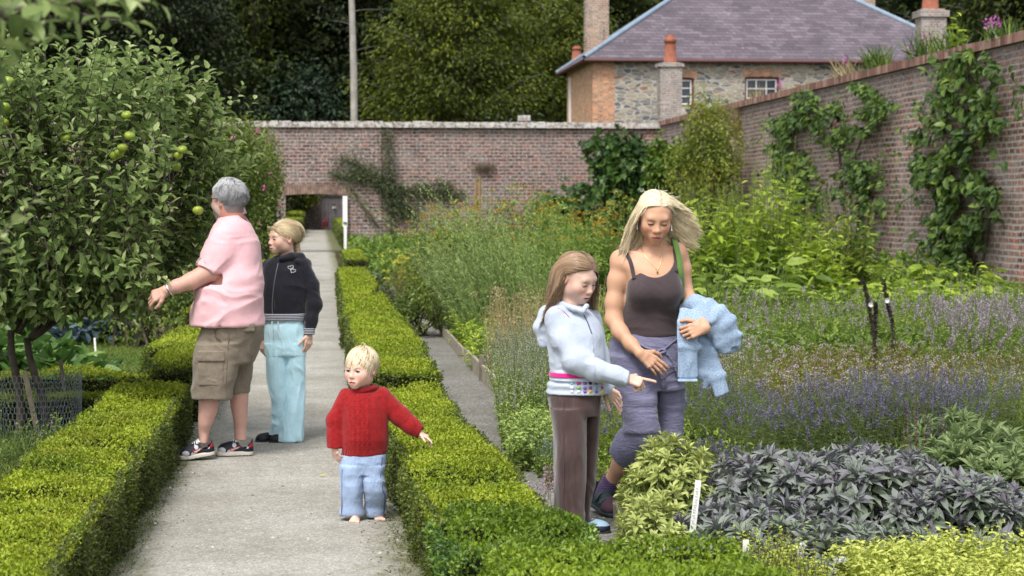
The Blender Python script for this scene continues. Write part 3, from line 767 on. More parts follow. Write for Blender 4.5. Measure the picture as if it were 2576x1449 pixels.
# ============ man ============
def make_man():
    za = lambda a, b: (357.8 + a * .5433, 402.5 + b * .5433)
    P = Person(12.24, 545, 1150, 'grey haired man in a pink polo shirt reaching into the apple tree', za)
    base = (.56, .33, .26)
    hd = Head(P.p(397, 184, .02), (-.76, .65, -.03), (0, 0, 1), 1.07)
    g = Sdf(P.p(-10, 1350, 0) * [1, 0, 0] + [0, -.35, 0], P.p(620, 40, 0) * [1, 0, 1] + [0, .40, 0], .0038)
    hd.build(g, .008, 1.1)
    g.seg(hd.p(0, -.03, -.03), P.p(420, 320, .03), .070, .074, .03)
    g.loft(P.rows([(300, 370, 480, .03, .10), (400, 330, 520, .03, .14), (650, 280, 540, 0, .16), (800, 300, 530, 0, .15)]), .03)
    # near arm
    w1 = P.p(112, 602, -.20)
    g.chain([P.p(385, 370, -.06), P.p(318, 512, -.13), P.p(225, 562, -.16), P.p(160, 585, -.18), w1], [.066, .060, .050, .040, .031], .02)
    hand(g, w1, (-.85, .10, -.42), (.1, .8, -.5), 1.06, 1, (30, 34, 38, 42), 8, 25)
    w2 = P.p(175, 572, .20)
    g.chain([P.p(385, 390, .25), P.p(295, 520, .26), w2], [.055, .046, .030], .02)
    hand(g, w2, (-.75, -.1, -.25), (.1, -.3, -.9), 1.04, -1, (25, 30, 35, 38), 7, 20)
    # legs
    g.loft(P.rows([(1000, 262, 372, -.06, .075), (1090, 262, 356, -.06, .068), (1150, 261, 351, -.05, .068), (1215, 259, 328, -.05, .052), (1268, 262, 309, -.04, .040), (1310, 266, 306, -.04, .042)]), .01)
    g.loft(P.rows([(1000, 400, 500, .10, .075), (1070, 404, 494, .10, .066), (1130, 407, 491, .11, .066), (1200, 420, 487, .12, .050), (1250, 426, 482, .12, .040), (1295, 428, 484, .12, .042)]), .01)
    def hmask(q):
        x, y, z = q.T
        return (z > -.016 + np.clip(y + .01, -.04, .2) * 1.55) & ((z > .068) | (y < .06)) & ~((np.abs(x) > .066) & (y > -.032) & (y < .012) & (z < .018)) & (y < .085)
    def extra(V, c):
        q = hd.inv(V); x, y, z = q.T; near = (np.abs(q) < .16).all(1)
        st = near & (y > .0) & (z < -.03 + np.clip(y - .06, 0, 1)) & (z > -.13) & ~((z > -.05) & (np.abs(x) < .03))
        c[st, :3] = c[st, :3] * .45 + np.array([.50, .47, .46]) * .55
        nk = near & (z < -.05) & (y < .0); c[nk, :3] = c[nk, :3] * np.array([1.0, .80, .76])
        lg = V[:, 2] < .8; c[lg, :3] = c[lg, :3] * np.array([.98, 1.0, 1.02])
    P.skin(g, [hd], base, (.45, .22, .2), (.22, .21, .21), hmask, extra)
    hd.eyes(P.root, (.08, .1, .12), .8)
    coll = [(CR, CRR)]
    q = scalp(5200, 15, hmask); crown = np.array([.0, -.055, .11])
    def flow(p, t):
        n_ = unit((p - CR) / CRR ** 2); away = p - crown; tg = away - n_ * (away * n_).sum(1, keepdims=True)
        return unit(tg) * 1.0 + n_ * .30 * (1 - t) + np.array([0, 0, -.25]) + 1.5 * (np.stack([vnoise(p, 38, i) for i in range(3)], 1) - .5)
    r = rng(4); Pp, Nn = comb(q, flow, r.uniform(.020, .040, len(q)), 6, coll, lift=.010)
    # darker lower back, whiter at the temples (real colour of the hair)
    m = MA(); n, M = Pp.shape[:2]; t = np.linspace(0, 1, M)
    side = np.clip((Pp[:, 0, 1] + .03) / .09, 0, 1) * .6 + np.clip((Pp[:, 0, 2] - .06) / .06, 0, 1) * .35
    rr = np.clip(.30 + side * .6 + .18 * vnoise(Pp[:, 0], 45, 5) + .22 * (r.random(n) - .5), 0, 1)
    m.ribbons(hd.P(Pp.reshape(-1, 3)).reshape(n, M, 3), .0038 * (1 - .6 * t ** 2)[None] * r.uniform(.6, 1.3, (n, 1)), Nn @ hd.R.T + r.normal(0, .35, (n, 1, 3)), 0, rr, .3)
    m.build('hair', hairmat('grey_hair', [(0, (.10, .10, .105)), (.45, (.27, .27, .28)), (1, (.72, .72, .72))], .55), P.root, True)
    # glasses
    m = MA(); m.tubes(np.array([hd.p(-.080, -.012, .010), hd.p(-.079, .05, .008), hd.p(-.060, .102, .004)]), np.full(3, .0022), 6)
    m.tubes(np.array([hd.p(.080, -.012, .010), hd.p(.079, .05, .008), hd.p(.060, .102, .004)]), np.full(3, .0022), 6)
    for sx in (-1, 1):
        t = np.linspace(0, 2 * np.pi, 20); m.tubes(np.array([hd.p(sx * .034 + .026 * math.cos(a), .108 - .01 * math.cos(a) * sx, -.004 + .018 * math.sin(a)) for a in t]), np.full(20, .0016), 5)
    m.build('glasses', plain('dark_frame', (.03, .03, .035, 1), .3), P.root, True)
    # watch
    wa = P.p(125, 597, -.195); ar = unit(np.array([-.85, .10, -.42])); s_ = unit(np.cross(ar, [0, 0, 1])); t_ = np.cross(s_, ar)
    m = MA(); a = np.linspace(0, 2 * np.pi, 22); m.tubes(np.array([wa + s_ * .038 * math.cos(x) + t_ * .038 * math.sin(x) for x in a]), np.full(22, .007), 6); m.build('watch', MAT['silver'], P.root, True)
    # polo shirt
    MAT['pink'] = cloth('pink_pique', (.74, .44, .47, 1), .85, 700, .25, .2, .06, .10, .22, (7, 7, 3.5))
    g = Sdf(P.p(200, 800, 0) * [1, 0, 1] + [0, -.33, 0], P.p(600, 210, 0) * [1, 0, 1] + [0, .40, 0], .0055)
    g.loft(P.rows([(232, 402, 466, .05, .085), (262, 372, 478, .05, .11), (295, 342, 502, .05, .15), (335, 322, 522, .05, .18), (385, 308, 543, .04, .19), (450, 298, 549, .03, .19), (530, 284, 552, .01, .20), (600, 250, 556, 0, .21), (660, 238, 558, 0, .215), (720, 231, 560, 0, .215), (775, 228, 561, 0, .21)]), .02, e=2.25)
    g.chain([P.p(392, 352, -.08), P.p(350, 440, -.11), P.p(306, 512, -.135)], [.088, .082, .077], .05)
    g.chain([P.p(400, 380, .22), P.p(300, 500, .26)], [.08, .070], .05)
    dr = unit(P.p(306, 512, -.135) - P.p(350, 440, -.11)); e_ = P.p(309, 503, -.13)
    sd = unit(np.array([.93, -.05, -.36])); cut = unit(np.cross(sd, [0, 1, 0])); cut = cut if cut @ dr > 0 else -cut
    g.plane(cut, float(cut @ e_), .004, (e_ - [.13, .11, .09], e_ + [.078, .10, .09]))
    g.seg(e_ - cut * .02, e_ + cut * .07, .064, .066, .004, mode='sub')
    e2 = P.p(300, 500, .26); g.plane((-.3, 0, -.95), float(np.array([-.3, 0, -.95]) @ e2), .004, (e2 - [.12, .10, .09], e2 + [.02, .2, .09]))
    g.plane((0, 0, -1), -P.p(0, 764)[2], .005)
    # side vent
    v = P.p(360, 768, -.2); g.seg(v, v + [.0, 0, .022], .012, .003, .003, mode='sub')
    nk = P.p(430, 240, .03); g.seg(nk + [.02, .0, -.05], nk + [-.02, .02, .10], .073, .085, .006, mode='sub')
    def ampf(V): return np.clip(.35 + .9 * np.clip((P.p(0, 420)[2] - V[:, 2]) / .2, 0, 1) * 1.0 + .9 * np.exp(-(((V[:, 0] - P.p(345, 0)[0]) / .07) ** 2)), 0, 1.5)
    sh = P.garment(g, 'polo_shirt', MAT['pink'], 1, .013, (5, 5, 8), 11, ampf)
    # collar
    m = MA(); t = np.linspace(0, 2 * np.pi, 40)
    c0 = P.p(414, 264, .045); A = []; B = []; C_ = []
    for a in t:
        dx, dy = math.cos(a), math.sin(a); tl = -.035 * (-dx) + .0
        zz = .026 * dx + .002
        A.append(c0 + [dx * .078, dy * .086, zz]); B.append(c0 + [dx * .075, dy * .082, zz + .030]); C_.append(c0 + [dx * .090, dy * .104, zz - .006])
    A = np.array(A); B = np.array(B); C_ = np.array(C_); n = len(t)
    ix = np.arange(n - 1)
    for X, Y in ((A, B), (B, C_)):
        Vv = np.concatenate([X, Y]); m.add(Vv, np.stack([ix, ix + 1, ix + 1 + n, ix + n], 1))
    co_ = m.build('collar', MAT['pink'], sh, True)
    sol = co_.modifiers.new('thick', 'SOLIDIFY'); sol.thickness = .004
    # small badge on the chest is out of sight; shorts
    MAT['khaki'] = cloth('khaki_cotton', (.20, .165, .125, 1), .85, 600, .3, .15, .12, .22, .45, (9, 9, 7))
    g = Sdf(P.p(210, 1130, 0) * [1, 0, 1] + [0, -.25, 0], P.p(590, 720, 0) * [1, 0, 1] + [0, .33, 0], .0055)
    g.loft(P.rows([(730, 292, 558, 0, .17), (770, 280, 559, 0, .18), (810, 268, 553, .01, .185), (870, 255, 536, .02, .18), (930, 247, 515, .02, .17)]), .02, e=2.4)
    g.loft(P.rows([(850, 256, 470, -.06, .12), (930, 245, 448, -.07, .12), (1000, 238, 430, -.07, .115), (1060, 234, 412, -.07, .112), (1101, 231, 407, -.07, .112)]), .03, e=2.5)
    g.loft(P.rows([(850, 390, 540, .10, .11), (930, 395, 512, .11, .105), (1000, 398, 502, .11, .10), (1072, 402, 492, .11, .098)]), .03, e=2.5)
    g.loft(P.rows([(1050, 248, 392, -.07, .085), (1130, 244, 396, -.07, .088)]), .004, 'sub')
    g.loft(P.rows([(1030, 412, 482, .11, .08), (1110, 410, 484, .11, .08)]), .004, 'sub')
    so = P.garment(g, 'cargo_shorts', MAT['khaki'], 1, .014, (4.5, 4.5, 7), 21, lambda V: .5 + .8 * vnoise(V, 5, 7))
    # cargo pocket with flap, back pocket, side pocket slit
    def patch(corners, dy, th, nm, bulge=.012):
        g = Sdf(P.p(corners[0], corners[3] + 8, dy - .1) - .03, P.p(corners[1], corners[2] - 8, dy + .02) + .03, .0036)
        x0, x1, y0_, y1 = corners; c = (P.p(x0, y1, dy) + P.p(x1, y0_, dy)) / 2; hx = P.px(x1 - x0) / 2; hz = P.px(y1 - y0_) / 2
        w_ = g._win(g.lo, g.lo + g.n * g.h); sl, X, Y, Z = w_
        xx = np.abs(X - c[0]) - hx + .006; zz = np.abs(Z - c[2]) - hz + .006; yy = np.abs(Y - c[1] - ((X - c[0]) / .22) ** 2 * .04) - th
        d = np.sqrt(np.maximum(xx, 0) ** 2 + np.maximum(zz, 0) ** 2 + np.maximum(yy, 0) ** 2) + np.minimum(np.maximum(np.maximum(xx, yy), zz), 0) - .006
        g.D[sl] = d.astype(np.float32); V, Fq = g.mesh(1); V = folds(V, vnormals(V, Fq), .006, (9, 9, 12), .5, 5)
        return emit(nm, V, Fq, MAT['khaki'], so)
    patch((262, 374, 912, 1042), -.178, .008, 'cargo_pocket'); patch((257, 381, 884, 932), -.190, .006, 'pocket_flap')
    patch((427, 520, 757, 794), -.168, .006, 'pocket_flap')
    db = plain('dark_button', (.04, .025, .02, 1), .35)
    for a, b in ((348, 778), (490, 775)):
        m = MA(); c0 = surf(P, so, za(a, b), .002); m.tubes(np.array([c0 + [0, .004, 0], c0 + [0, -.004, 0]]), np.array([.008, .007]), 10); m.build('button', db, so, True)
    m = MA(); m.tubes(np.array([P.p(a, b, dy) for a, b, dy in ((352, 760, -.178), (334, 790, -.183), (340, 818, -.186), (362, 832, -.186))]), np.full(4, .0045), 6)
    m.tubes(np.array([P.p(a, b, dy) for a, b, dy in ((404, 790, -.182), (398, 860, -.184), (392, 960, -.182), (386, 1060, -.178))]), np.full(4, .003), 5)
    m.build('seam', plain('khaki_seam', (.13, .105, .08, 1)), so, True)
    # shoes
    h1 = P.p(326, 1350, -.05); t1 = P.p(180, 1380, -.09); h1[2] = .030; t1[2] = -.0
    h1[2] = .028; t1[2] = .002
    shoe(P, h1, t1, .095, .105, 'trainer', sneaker_col, MAT['tint'], (.62, .57, .50), .032, .052, True)
    h2 = P.p(505, 1350, .12); t2 = P.p(345, 1362, .10); h2[2] = .002; t2[2] = .002
    shoe(P, h2, t2, .095, .105, 'trainer', sneaker_col, MAT['tint'], (.62, .57, .50), .034, .052, True)
    return P

# ============ girl in navy ============
def stripes(name, c1, c2, period, axis=2):
    k = NT(name); sp = k.n('ShaderNodeSeparateXYZ'); k.l(k.coord(), sp.inputs[0])
    f = k.math('GREATER_THAN', k.math('SINE', k.math('MULTIPLY', sp.outputs[axis], 2 * math.pi / period)), 0.1)
    return k.done(k.bsdf(k.mix(f, c1, c2), .85, None, .2, .2))
def make_girl_navy():
    za = lambda a, b: (357.8 + a * .5433, 402.5 + b * .5433)
    P = Person(13.07, 715, 1110, 'fair haired girl in a navy zip jacket and light blue trousers behind the man', za)
    base = (.64, .42, .33)
    hd = Head(P.p(648, 361, .0), (-.84, -.54, -.05), (0, 0, 1), .93, .4)
    g = Sdf(P.p(500, 1330, 0) * [1, 0, 0] + [0, -.22, 0], P.p(850, 255, 0) * [1, 0, 1] + [0, .22, 0], .0032)
    hd.build(g, .003, .95, .004)
    g.seg(hd.p(0, -.025, -.03), P.p(672, 458, .02), .046, .048, .02)
    g.loft(P.rows([(448, 615, 715, .02, .05), (480, 590, 750, .02, .07), (600, 590, 730, .01, .075), (800, 590, 730, 0, .08)]), .02)
    w1 = P.p(774, 803, -.05); g.chain([P.p(745, 490, 0), P.p(797, 650, .0), w1], [.036, .030, .021], .012)
    hand(g, w1, (-.10, -.1, -1), (-.6, .75, 0), .84, -1, (16, 20, 24, 28), 4, 10)
    w2 = P.p(553, 826, .09); g.chain([P.p(580, 500, .06), P.p(563, 680, .08), w2], [.036, .030, .021], .012)
    hand(g, w2, (.10, -.1, -1), (.6, .75, 0), .82, 1, (16, 20, 24, 28), 4, 10)
    g.chain([P.p(620, 850, .0), P.p(632, 1080, .0), P.p(616, 1265, .03)], [.05, .038, .027], .02)
    g.chain([P.p(705, 850, .0), P.p(705, 1080, .0), P.p(682, 1280, -.03)], [.05, .038, .030], .02)
    def hmask(q):
        x, y, z = q.T; return (z > .058 - np.clip(.072 - y, 0, .14) * .72) & ~((np.abs(x) > .066) & (y > -.03) & (y < .02) & (z < .022)) & (z > -.07)
    P.skin(g, [hd], base, (.55, .24, .22), (.50, .38, .22), hmask)
    hd.eyes(P.root, (.04, .05, .06), .9, 0.2); hd.brows(P.root, plain('fair_brow', (.36, .26, .18, 1), .8, 30, .1, 0), .0013, .019, .002)
    q = scalp(2400, 25, hmask); tgt = np.array([0, -.105, -.055])
    coll = [(CR, CRR * 1.01), (np.array([0, .02, -.02]), np.array([.066, .072, .08]))]
    def flow(p, t):
        away = tgt - p; n_ = unit((p - CR) / CRR ** 2); tg = away - n_ * (away * n_).sum(1, keepdims=True)
        return unit(tg) + .35 * (np.stack([vnoise(p, 22, i + 4) for i in range(3)], 1) - .5) + np.array([0, -.35, .25]) * (1 - t)
    r = rng(24); d = np.linalg.norm(q - tgt, axis=1)
    Pp, Nn = comb(q, flow, np.minimum(d * 1.15, r.uniform(.09, .22, len(q))), 11, coll, lift=.006)
    def extra(m):
        rr = rng(2)
        for i in range(26):     # fly-away strands over the brow
            a = rr.uniform(-.05, .05); t = np.linspace(0, 1, 8); x0 = rr.uniform(-.04, .05)
            pts = np.stack([x0 + a * t, .078 + .02 * np.sin(t * 3) - .02 * t, .082 - .045 * t + .02 * np.sin(t * 3.1)], 1); m.tubes(hd.P(pts), np.full(8, .0009), 4, 0, rr.random())
        for k_ in range(3):     # plait: three strands winding down the nape
            t = np.linspace(0, 1, 40); ph = t * 2 * math.pi * 2.6 + k_ * 2 * math.pi / 3
            c = np.stack([0 * t - .010 * t, -.112 - .012 * t, -.035 - .150 * t], 1)
            c = c + np.stack([.013 * np.cos(ph), .009 * np.sin(2 * ph), 0 * t], 1)
            m.tubes(hd.P(c), .0140 * (1 - .35 * t), 7, 0, .3 + .15 * k_)
            for j in range(14):
                o = rr.normal(0, .006, 3); m.tubes(hd.P(c[::3] + o + rr.normal(0, .0015, (14, 3))), np.full(14, .0011), 4, 0, rr.random())
    hair_obj(P, hd, Pp, Nn, .0038, hairmat('fair_hair', [(0, (.30, .21, .11)), (.45, (.56, .43, .25)), (1, (.80, .70, .50))], .45), 23, extra=extra)
    # velour jacket
    MAT['navy'] = cloth('navy_velour', (.0070, .0075, .014, 1), .75, 400, .2, .22, .3, .3, .35, (8, 8, 5))
    MAT['nstripe'] = stripes('navy_white_rib', (.012, .013, .03, 1), (.45, .46, .5, 1), .0105)
    g = Sdf(P.p(510, 870, 0) * [1, 0, 1] + [0, -.20, 0], P.p(860, 400, 0) * [1, 0, 1] + [0, .22, 0], .0045)
    body_rows = [(432, 640, 712, .03, .05), (452, 600, 742, .025, .07), (478, 570, 768, .02, .085), (520, 556, 770, .01, .095), (600, 554, 760, .0, .098), (680, 556, 752, 0, .098), (715, 558, 750, 0, .098), (748, 560, 750, 0, .096)]
    g.loft(P.rows(body_rows), .015, e=2.3)
    g.chain([P.p(742, 488, .0), P.p(782, 580, .0), P.p(795, 670, -.02), P.p(782, 740, -.04), P.p(774, 800, -.05)], [.050, .050, .047, .041, .036], .02)
    g.chain([P.p(585, 495, .05), P.p(566, 600, .07), P.p(560, 690, .08), P.p(553, 815, .09)], [.048, .046, .040, .033], .02)
    g.plane((0, 0, -1), -P.p(0, 745)[2], .003, (P.p(561, 800) - [0, .3, .05], P.p(752, 715) + [0, .3, 0]))
    for (a, b, dy, x0, x1) in ((774, 782, -.05, 745, 830), (553, 803, .09, 520, 590)):
        g.plane((0, 0, -1), -P.p(0, b)[2], .003, (P.p(x0, b + 60, dy) - [0, .07, 0], P.p(x1, b - 14, dy) + [0, .07, 0]))
    # open neck
    n0 = P.p(640, 445, -.10); g.seg(n0 + [-.005, -.05, .03], n0 + [.01, .10, .045], .035, .050, .008, mode='sub'); g.seg(P.p(636, 470, -.12), P.p(640, 440, -.05), .006, .022, .006, mode='sub')
    g.seg(hd.p(0, -.02, -.09), hd.p(0, -.03, -.02), .047, .060, .006, mode='sub')
    # hood lying on the shoulders
    g.chain([P.p(640, 455, -.075), P.p(690, 447, -.05), P.p(735, 452, .0), P.p(740, 462, .07)], [.012, .020, .026, .03], .012)
    g.chain([P.p(716, 470, -.06), P.p(762, 478, .02)], [.012, .03], .02)
    jk = P.garment(g, 'jacket', MAT['navy'], 1, .008, (5, 5, 5), 31)
    g = Sdf(P.p(540, 760, 0) * [1, 0, 1] + [0, -.20, 0], P.p(770, 690, 0) * [1, 0, 1] + [0, .22, 0], .0035)
    g.loft(P.rows([(700, 549, 759, 0, .107), (725, 551, 757, 0, .108), (756, 553, 756, 0, .105)]), .001, e=2.3)
    g.plane((0, 0, -1), -P.p(0, 747)[2], .002); g.plane((0, 0, 1), P.p(0, 712)[2], .002)
    P.garment(g, 'waistband', MAT['nstripe'], 1, parent=jk)
    for (a, b0, b1, dy, r_) in ((774, 776, 808, -.05, .037), (553, 800, 828, .09, .034)):
        c = P.p(a, b0, dy); e_ = P.p(a, b1, dy); g = Sdf(np.minimum(c, e_) - .05, np.maximum(c, e_) + .05, .003)
        g.seg(c + [0, 0, .02], e_ - [0, 0, .02], r_, r_ * .95, .001); g.plane((0, 0, -1), -e_[2], .002); g.plane((0, 0, 1), c[2], .002)
        g.seg(e_ - [0, 0, .03], e_ + [0, 0, .012], r_ * .8, r_ * .8, .001, mode='sub')
        P.garment(g, 'cuff', MAT['nstripe'], 1, parent=jk)
    m = MA(); m.tubes(spl([surf(P, jk, za(a, b), .001) for a, b in ((630, 478), (620, 520), (607, 600), (602, 680), (605, 740))], 12), np.full(12, .0035), 5)
    m.build('zip', plain('zip_metal', (.25, .25, .28, 1), .35, metal=.8), jk, True)
    # pair of heart outlines on the chest
    m = MA(); t = np.linspace(0, 2 * np.pi, 26)
    for (ca, cb, sz, tl) in ((688, 498, 14, .3), (697, 512, 14, -.5)):
        pts = []
        for a in t:
            hx = 16 * math.sin(a) ** 3 / 17; hy = (13 * math.cos(a) - 5 * math.cos(2 * a) - 2 * math.cos(3 * a) - math.cos(4 * a)) / 17
            x_ = hx * math.cos(tl) - hy * math.sin(tl); y_ = hx * math.sin(tl) + hy * math.cos(tl)
            U_, V_ = ca + x_ * sz, cb - y_ * sz * .9; pts.append(surf(P, jk, za(U_, V_), .001))
        m.tubes(np.array(pts), np.full(26, .0018), 5)
    m.build('heart_print', plain('silver_print', (.6, .6, .6, 1), .5), jk, True)
    m = MA()
    for pts in (((615, 690), (612, 650), (580, 640)), ((700, 640), (730, 690), (748, 680))): m = MA(); m.tubes(np.array([surf(P, jk, za(a, b), .0005) for a, b in pts]), np.full(3, .0022), 5); m.build('pocket_seam', MAT['lash'], jk, True)
    # trousers
    MAT['sky'] = cloth('light_blue_velour', (.50, .75, .84, 1), .8, 300, .15, .3, .10, .14, .5, (12, 12, 4))
    g = Sdf(P.p(540, 1330, 0) * [1, 0, 1] + [0, -.20, 0], P.p(790, 700, 0) * [1, 0, 1] + [0, .20, 0], .0045)
    g.loft(P.rows([(730, 570, 744, 0, .088), (790, 566, 752, 0, .095), (860, 568, 752, 0, .095), (900, 570, 750, 0, .09)]), .012, e=2.3)
    g.loft(P.rows([(850, 568, 668, -.005, .08), (950, 575, 665, -.01, .072), (1050, 590, 668, -.01, .068), (1130, 603, 668, .0, .066), (1200, 602, 655, .01, .068), (1272, 584, 648, .03, .075)]), .014, e=2.3)
    g.loft(P.rows([(850, 655, 752, 0, .08), (950, 660, 749, 0, .072), (1050, 664, 746, 0, .068), (1130, 658, 744, -.01, .068), (1210, 642, 741, -.02, .072), (1299, 626, 738, -.03, .080)]), .014, e=2.3)
    for (l, r_, b, dy) in ((592, 642, 1272, .03), (634, 730, 1299, -.03)):
        g.loft(P.rows([(b - 25, l, r_, dy, .064), (b + 30, l, r_, dy, .066)]), .003, 'sub')
    tr = P.garment(g, 'trousers', MAT['sky'], 1, .011, (13, 13, 3.2), 41, lambda V: .4 + np.clip((.9 - V[:, 2]) / .5, 0, 1))
    m = MA()
    for a in (600, 628): m.tubes(np.array([P.p(a + 1, 748, -.102), P.p(a, 790, -.108), P.p(a + 2 + (a > 610) * 8, 826, -.108)]), np.full(3, .0042), 5)
    m.build('drawstring', plain('white_cord', (.7, .74, .76, 1)), tr, True)
    dk = lambda x, y, z, ht: ncol((.012, .013, .017), len(x))
    h1 = P.p(622, 1290, .06); t1 = P.p(530, 1297, -.02); h1[2] = t1[2] = .002; shoe(P, h1, t1, .075, .05, 'shoe', dk, MAT['tint'], (.03, .03, .03), .012, .032)
    h1 = P.p(700, 1300, .02); t1 = P.p(592, 1310, -.06); h1[2] = t1[2] = .002; shoe(P, h1, t1, .075, .05, 'shoe', dk, MAT['tint'], (.03, .03, .03), .012, .032)
    return P

# ============ girl in the light hooded top ============
def make_girl_hood():
    zc = lambda a, b: (1323.7 + a * .3703, 447.2 + b * .3703)
    P = Person(9.25, 1450, 1358, 'brown haired girl in a pale hooded top and brown trousers, pointing', zc)
    D = lambda a, b, dy=0.0: W(1323.7 + a * .3457, 894.4 + b * .3457, P.y0 + dy) - P.org
    def rowsD(R):
        out = []
        for r in R:
            b, l, rr, dy, ry = r[:5]; c = D((l + rr) / 2, b, dy); out.append((c[2], c[0], c[1], (rr - l) / 2 * .3457 * P.m, ry) + tuple(r[5:]))
        return out
    base = (.68, .46, .37)
    hd = Head(P.p(352, 672, .0), (.58, -.66, -.42), (-.04, 0, 1), .97, .5)
    g = Sdf(D(100, 1420, 0) * [1, 0, 0] + [0, -.30, 0], P.p(830, 470, 0) * [1, 0, 1] + [0, .25, 0], .0031)
    hd.build(g, .004, .92, .004)
    g.seg(hd.p(0, -.035, -.03), P.p(300, 920, .03), .046, .05, .02)
    g.loft(P.rows([(900, 220, 400, .02, .06), (1000, 190, 440, .02, .08), (1250, 200, 480, .0, .09), (1400, 190, 500, 0, .09)]), .02)
    w1 = P.p(672, 1366, -.19)
    g.chain([P.p(215, 970, -.03), P.p(335, 1240, -.10), w1], [.042, .036, .023], .015)
    hand(g, w1, (.86, -.12, -.18), (-.15, .62, -.75), .88, 1, (2, 62, 70, 74), 3, 55, curl2=(3, 74, 76, 76))
    w2 = D(572, 235, -.02)
    g.chain([P.p(440, 960, .12), P.p(490, 1250, .08), w2], [.038, .034, .022], .015)
    hand(g, w2, (.72, -.15, -.62), (-.2, -.75, -.4), .86, 1, (18, 26, 32, 38), 7, 12)
    g.chain([D(300, 300, -.02), D(315, 800, -.03), D(300, 1300, -.02)], [.07, .045, .032], .02)
    g.chain([D(455, 300, .08), D(440, 800, .09), D(402, 1280, .10)], [.06, .040, .030], .02)
    def hmask(q):
        x, y, z = q.T; return (z > .070 - np.clip(.066 - y, 0, .14) * .80) & (z > -.075) & ((z > .02) | (y < -.02))
    P.skin(g, [hd], base, (.60, .24, .24), (.22, .145, .09), hmask)
    hd.eyes(P.root, (.04, .04, .05), .45, 0.3); hd.brows(P.root, plain('light_brow', (.30, .19, .12, 1), .8, 30, .1, 0), .0015, .0205)
    # straight hair falling on both sides of a middle parting
    q = scalp(3800, 55, hmask); Rl = hd.R.T @ np.array([0, 0, -1.0])
    coll = [(CR, CRR), (np.array([0, .022, -.03]), np.array([.064, .070, .085])), (hd.inv((P.p(300, 1060, .03))[None])[0], np.array([.15, .14, .11]))]
    def flow(p, t):
        sg = np.sign(p[:, :1] + .0001); n_ = unit((p - CR) / CRR ** 2)
        a = np.concatenate([sg * 1.0, 0 * sg - np.where(sg > 0, .6, .15), 0 * sg], 1); a = a - n_ * (a * n_).sum(1, keepdims=True)
        k_ = np.clip((p[:, 2:3] - .0) / .08, 0, 1)
        out = unit(a) * k_ * 1.2 + Rl * (1.25 - k_) + np.concatenate([sg * .0, 0 * sg - np.where(sg > 0, .75, .05) * (p[:, 1:2] > -.01) , 0 * sg], 1) + (t > .3) * np.concatenate([sg * .30, 0 * sg - .15, 0 * sg], 1)
        return out + .28 * (np.stack([vnoise(p, 14, i + 1) for i in range(3)], 1) - .5)
    r = rng(54); Pp, Nn = comb(q, flow, r.uniform(.21, .31, len(q)), 16, coll, lift=.012)
    hair_obj(P, hd, Pp, Nn, .0040, hairmat('brown_hair', [(0, (.11, .060, .032)), (.5, (.27, .170, .098)), (1, (.47, .335, .21))], .42), 53)
    # hooded top
    k = NT('pale_jersey'); co = k.coord(); vo = k.n('ShaderNodeTexVoronoi'); vo.inputs['Scale'].default_value = 34; k.l(co, vo.inputs['Vector'])
    spot = k.math('LESS_THAN', vo.outputs['Distance'], .12)
    c = k.ramp(k.noise(co, 10, 4), [(.3, (.37, .42, .51, 1)), (.7, (.48, .53, .62, 1))]); c = k.mix(k.math('MULTIPLY', spot, .45), c, (.22, .28, .45, 1))
    nb = k.bump(k.noise(co, 700, 2), .25, .002); ridg = k.math('ABSOLUTE', k.math('SUBTRACT', k.noise(k.coord((9, 9, 6)), 1, 4, .6, 1.0), .5))
    k.done(k.bsdf(c, .88, k.bump(ridg, .3, .03, nb), .15, .25)); MAT['jersey'] = k.m
    g = Sdf(P.p(30, 1560, 0) * [1, 0, 1] + [0, -.30, 0], P.p(760, 820, 0) * [1, 0, 1] + [0, .25, 0], .0042)
    g.loft(P.rows([(868, 255, 390, .03, .06), (895, 190, 425, .03, .085), (930, 150, 455, .02, .10), (990, 135, 495, .01, .115), (1080, 145, 520, .0, .125), (1180, 160, 530, .0, .125), (1270, 172, 538, 0, .12), (1330, 176, 545, 0, .12), (1385, 168, 550, 0, .123), (1430, 148, 560, 0, .130)]) +
           rowsD([(205, 158, 588, 0, .133), (262, 147, 598, 0, .137), (300, 145, 600, 0, .137)]), .012, e=2.3)
    g.chain([P.p(212, 955, -.03), P.p(262, 1100, -.075), P.p(340, 1240, -.12), P.p(480, 1310, -.16), P.p(610, 1345, -.185), P.p(682, 1368, -.195)], [.060, .058, .054, .046, .040, .037], .022)
    g.chain([P.p(430, 960, .11), P.p(490, 1200, .09), P.p(535, 1400, .02), D(582, 240, -.02)], [.055, .048, .042, .034], .02)
    # hem cut, slanting slightly
    g.plane((0, 0, -1), -D(0, 278)[2], .004, (D(100, 330) - [0, .3, .05], D(575, 200) + [0, .3, 0]))
    dr = unit(np.array([.86, -.12, -.18])); e_ = P.p(688, 1369, -.195); g.plane(dr, float(dr @ e_), .003, (e_ - .06, e_ + .07)); g.seg(e_ - dr * .012, e_ + dr * .05, .026, .026, .003, mode='sub')
    g.seg(hd.p(0, -.02, -.09), hd.p(0, .02, -.03), .052, .06, .006, mode='sub'); g.seg(P.p(372, 890, -.13), P.p(385, 950, -.11), .028, .004, .006, mode='sub')
    # hood at the back
    g.chain([P.p(225, 880, .02), P.p(150, 930, .06), P.p(105, 1020, .05), P.p(118, 1130, .04)], [.030, .040, .036, .020], .018)
    g.chain([P.p(300, 872, .09), P.p(190, 920, .11), P.p(130, 1040, .09)], [.025, .042, .030], .02)
    g.chain([P.p(245, 862, -.02), P.p(330, 890, -.085), P.p(385, 905, -.10), P.p(410, 872, -.07)], [.015, .013, .012, .012], .008)
    def ampf(V): return .5 + 1.0 * np.exp(-(((V[:, 2] - P.p(0, 1250)[2]) / .08) ** 2)) * (V[:, 0] < P.p(430, 0)[0])
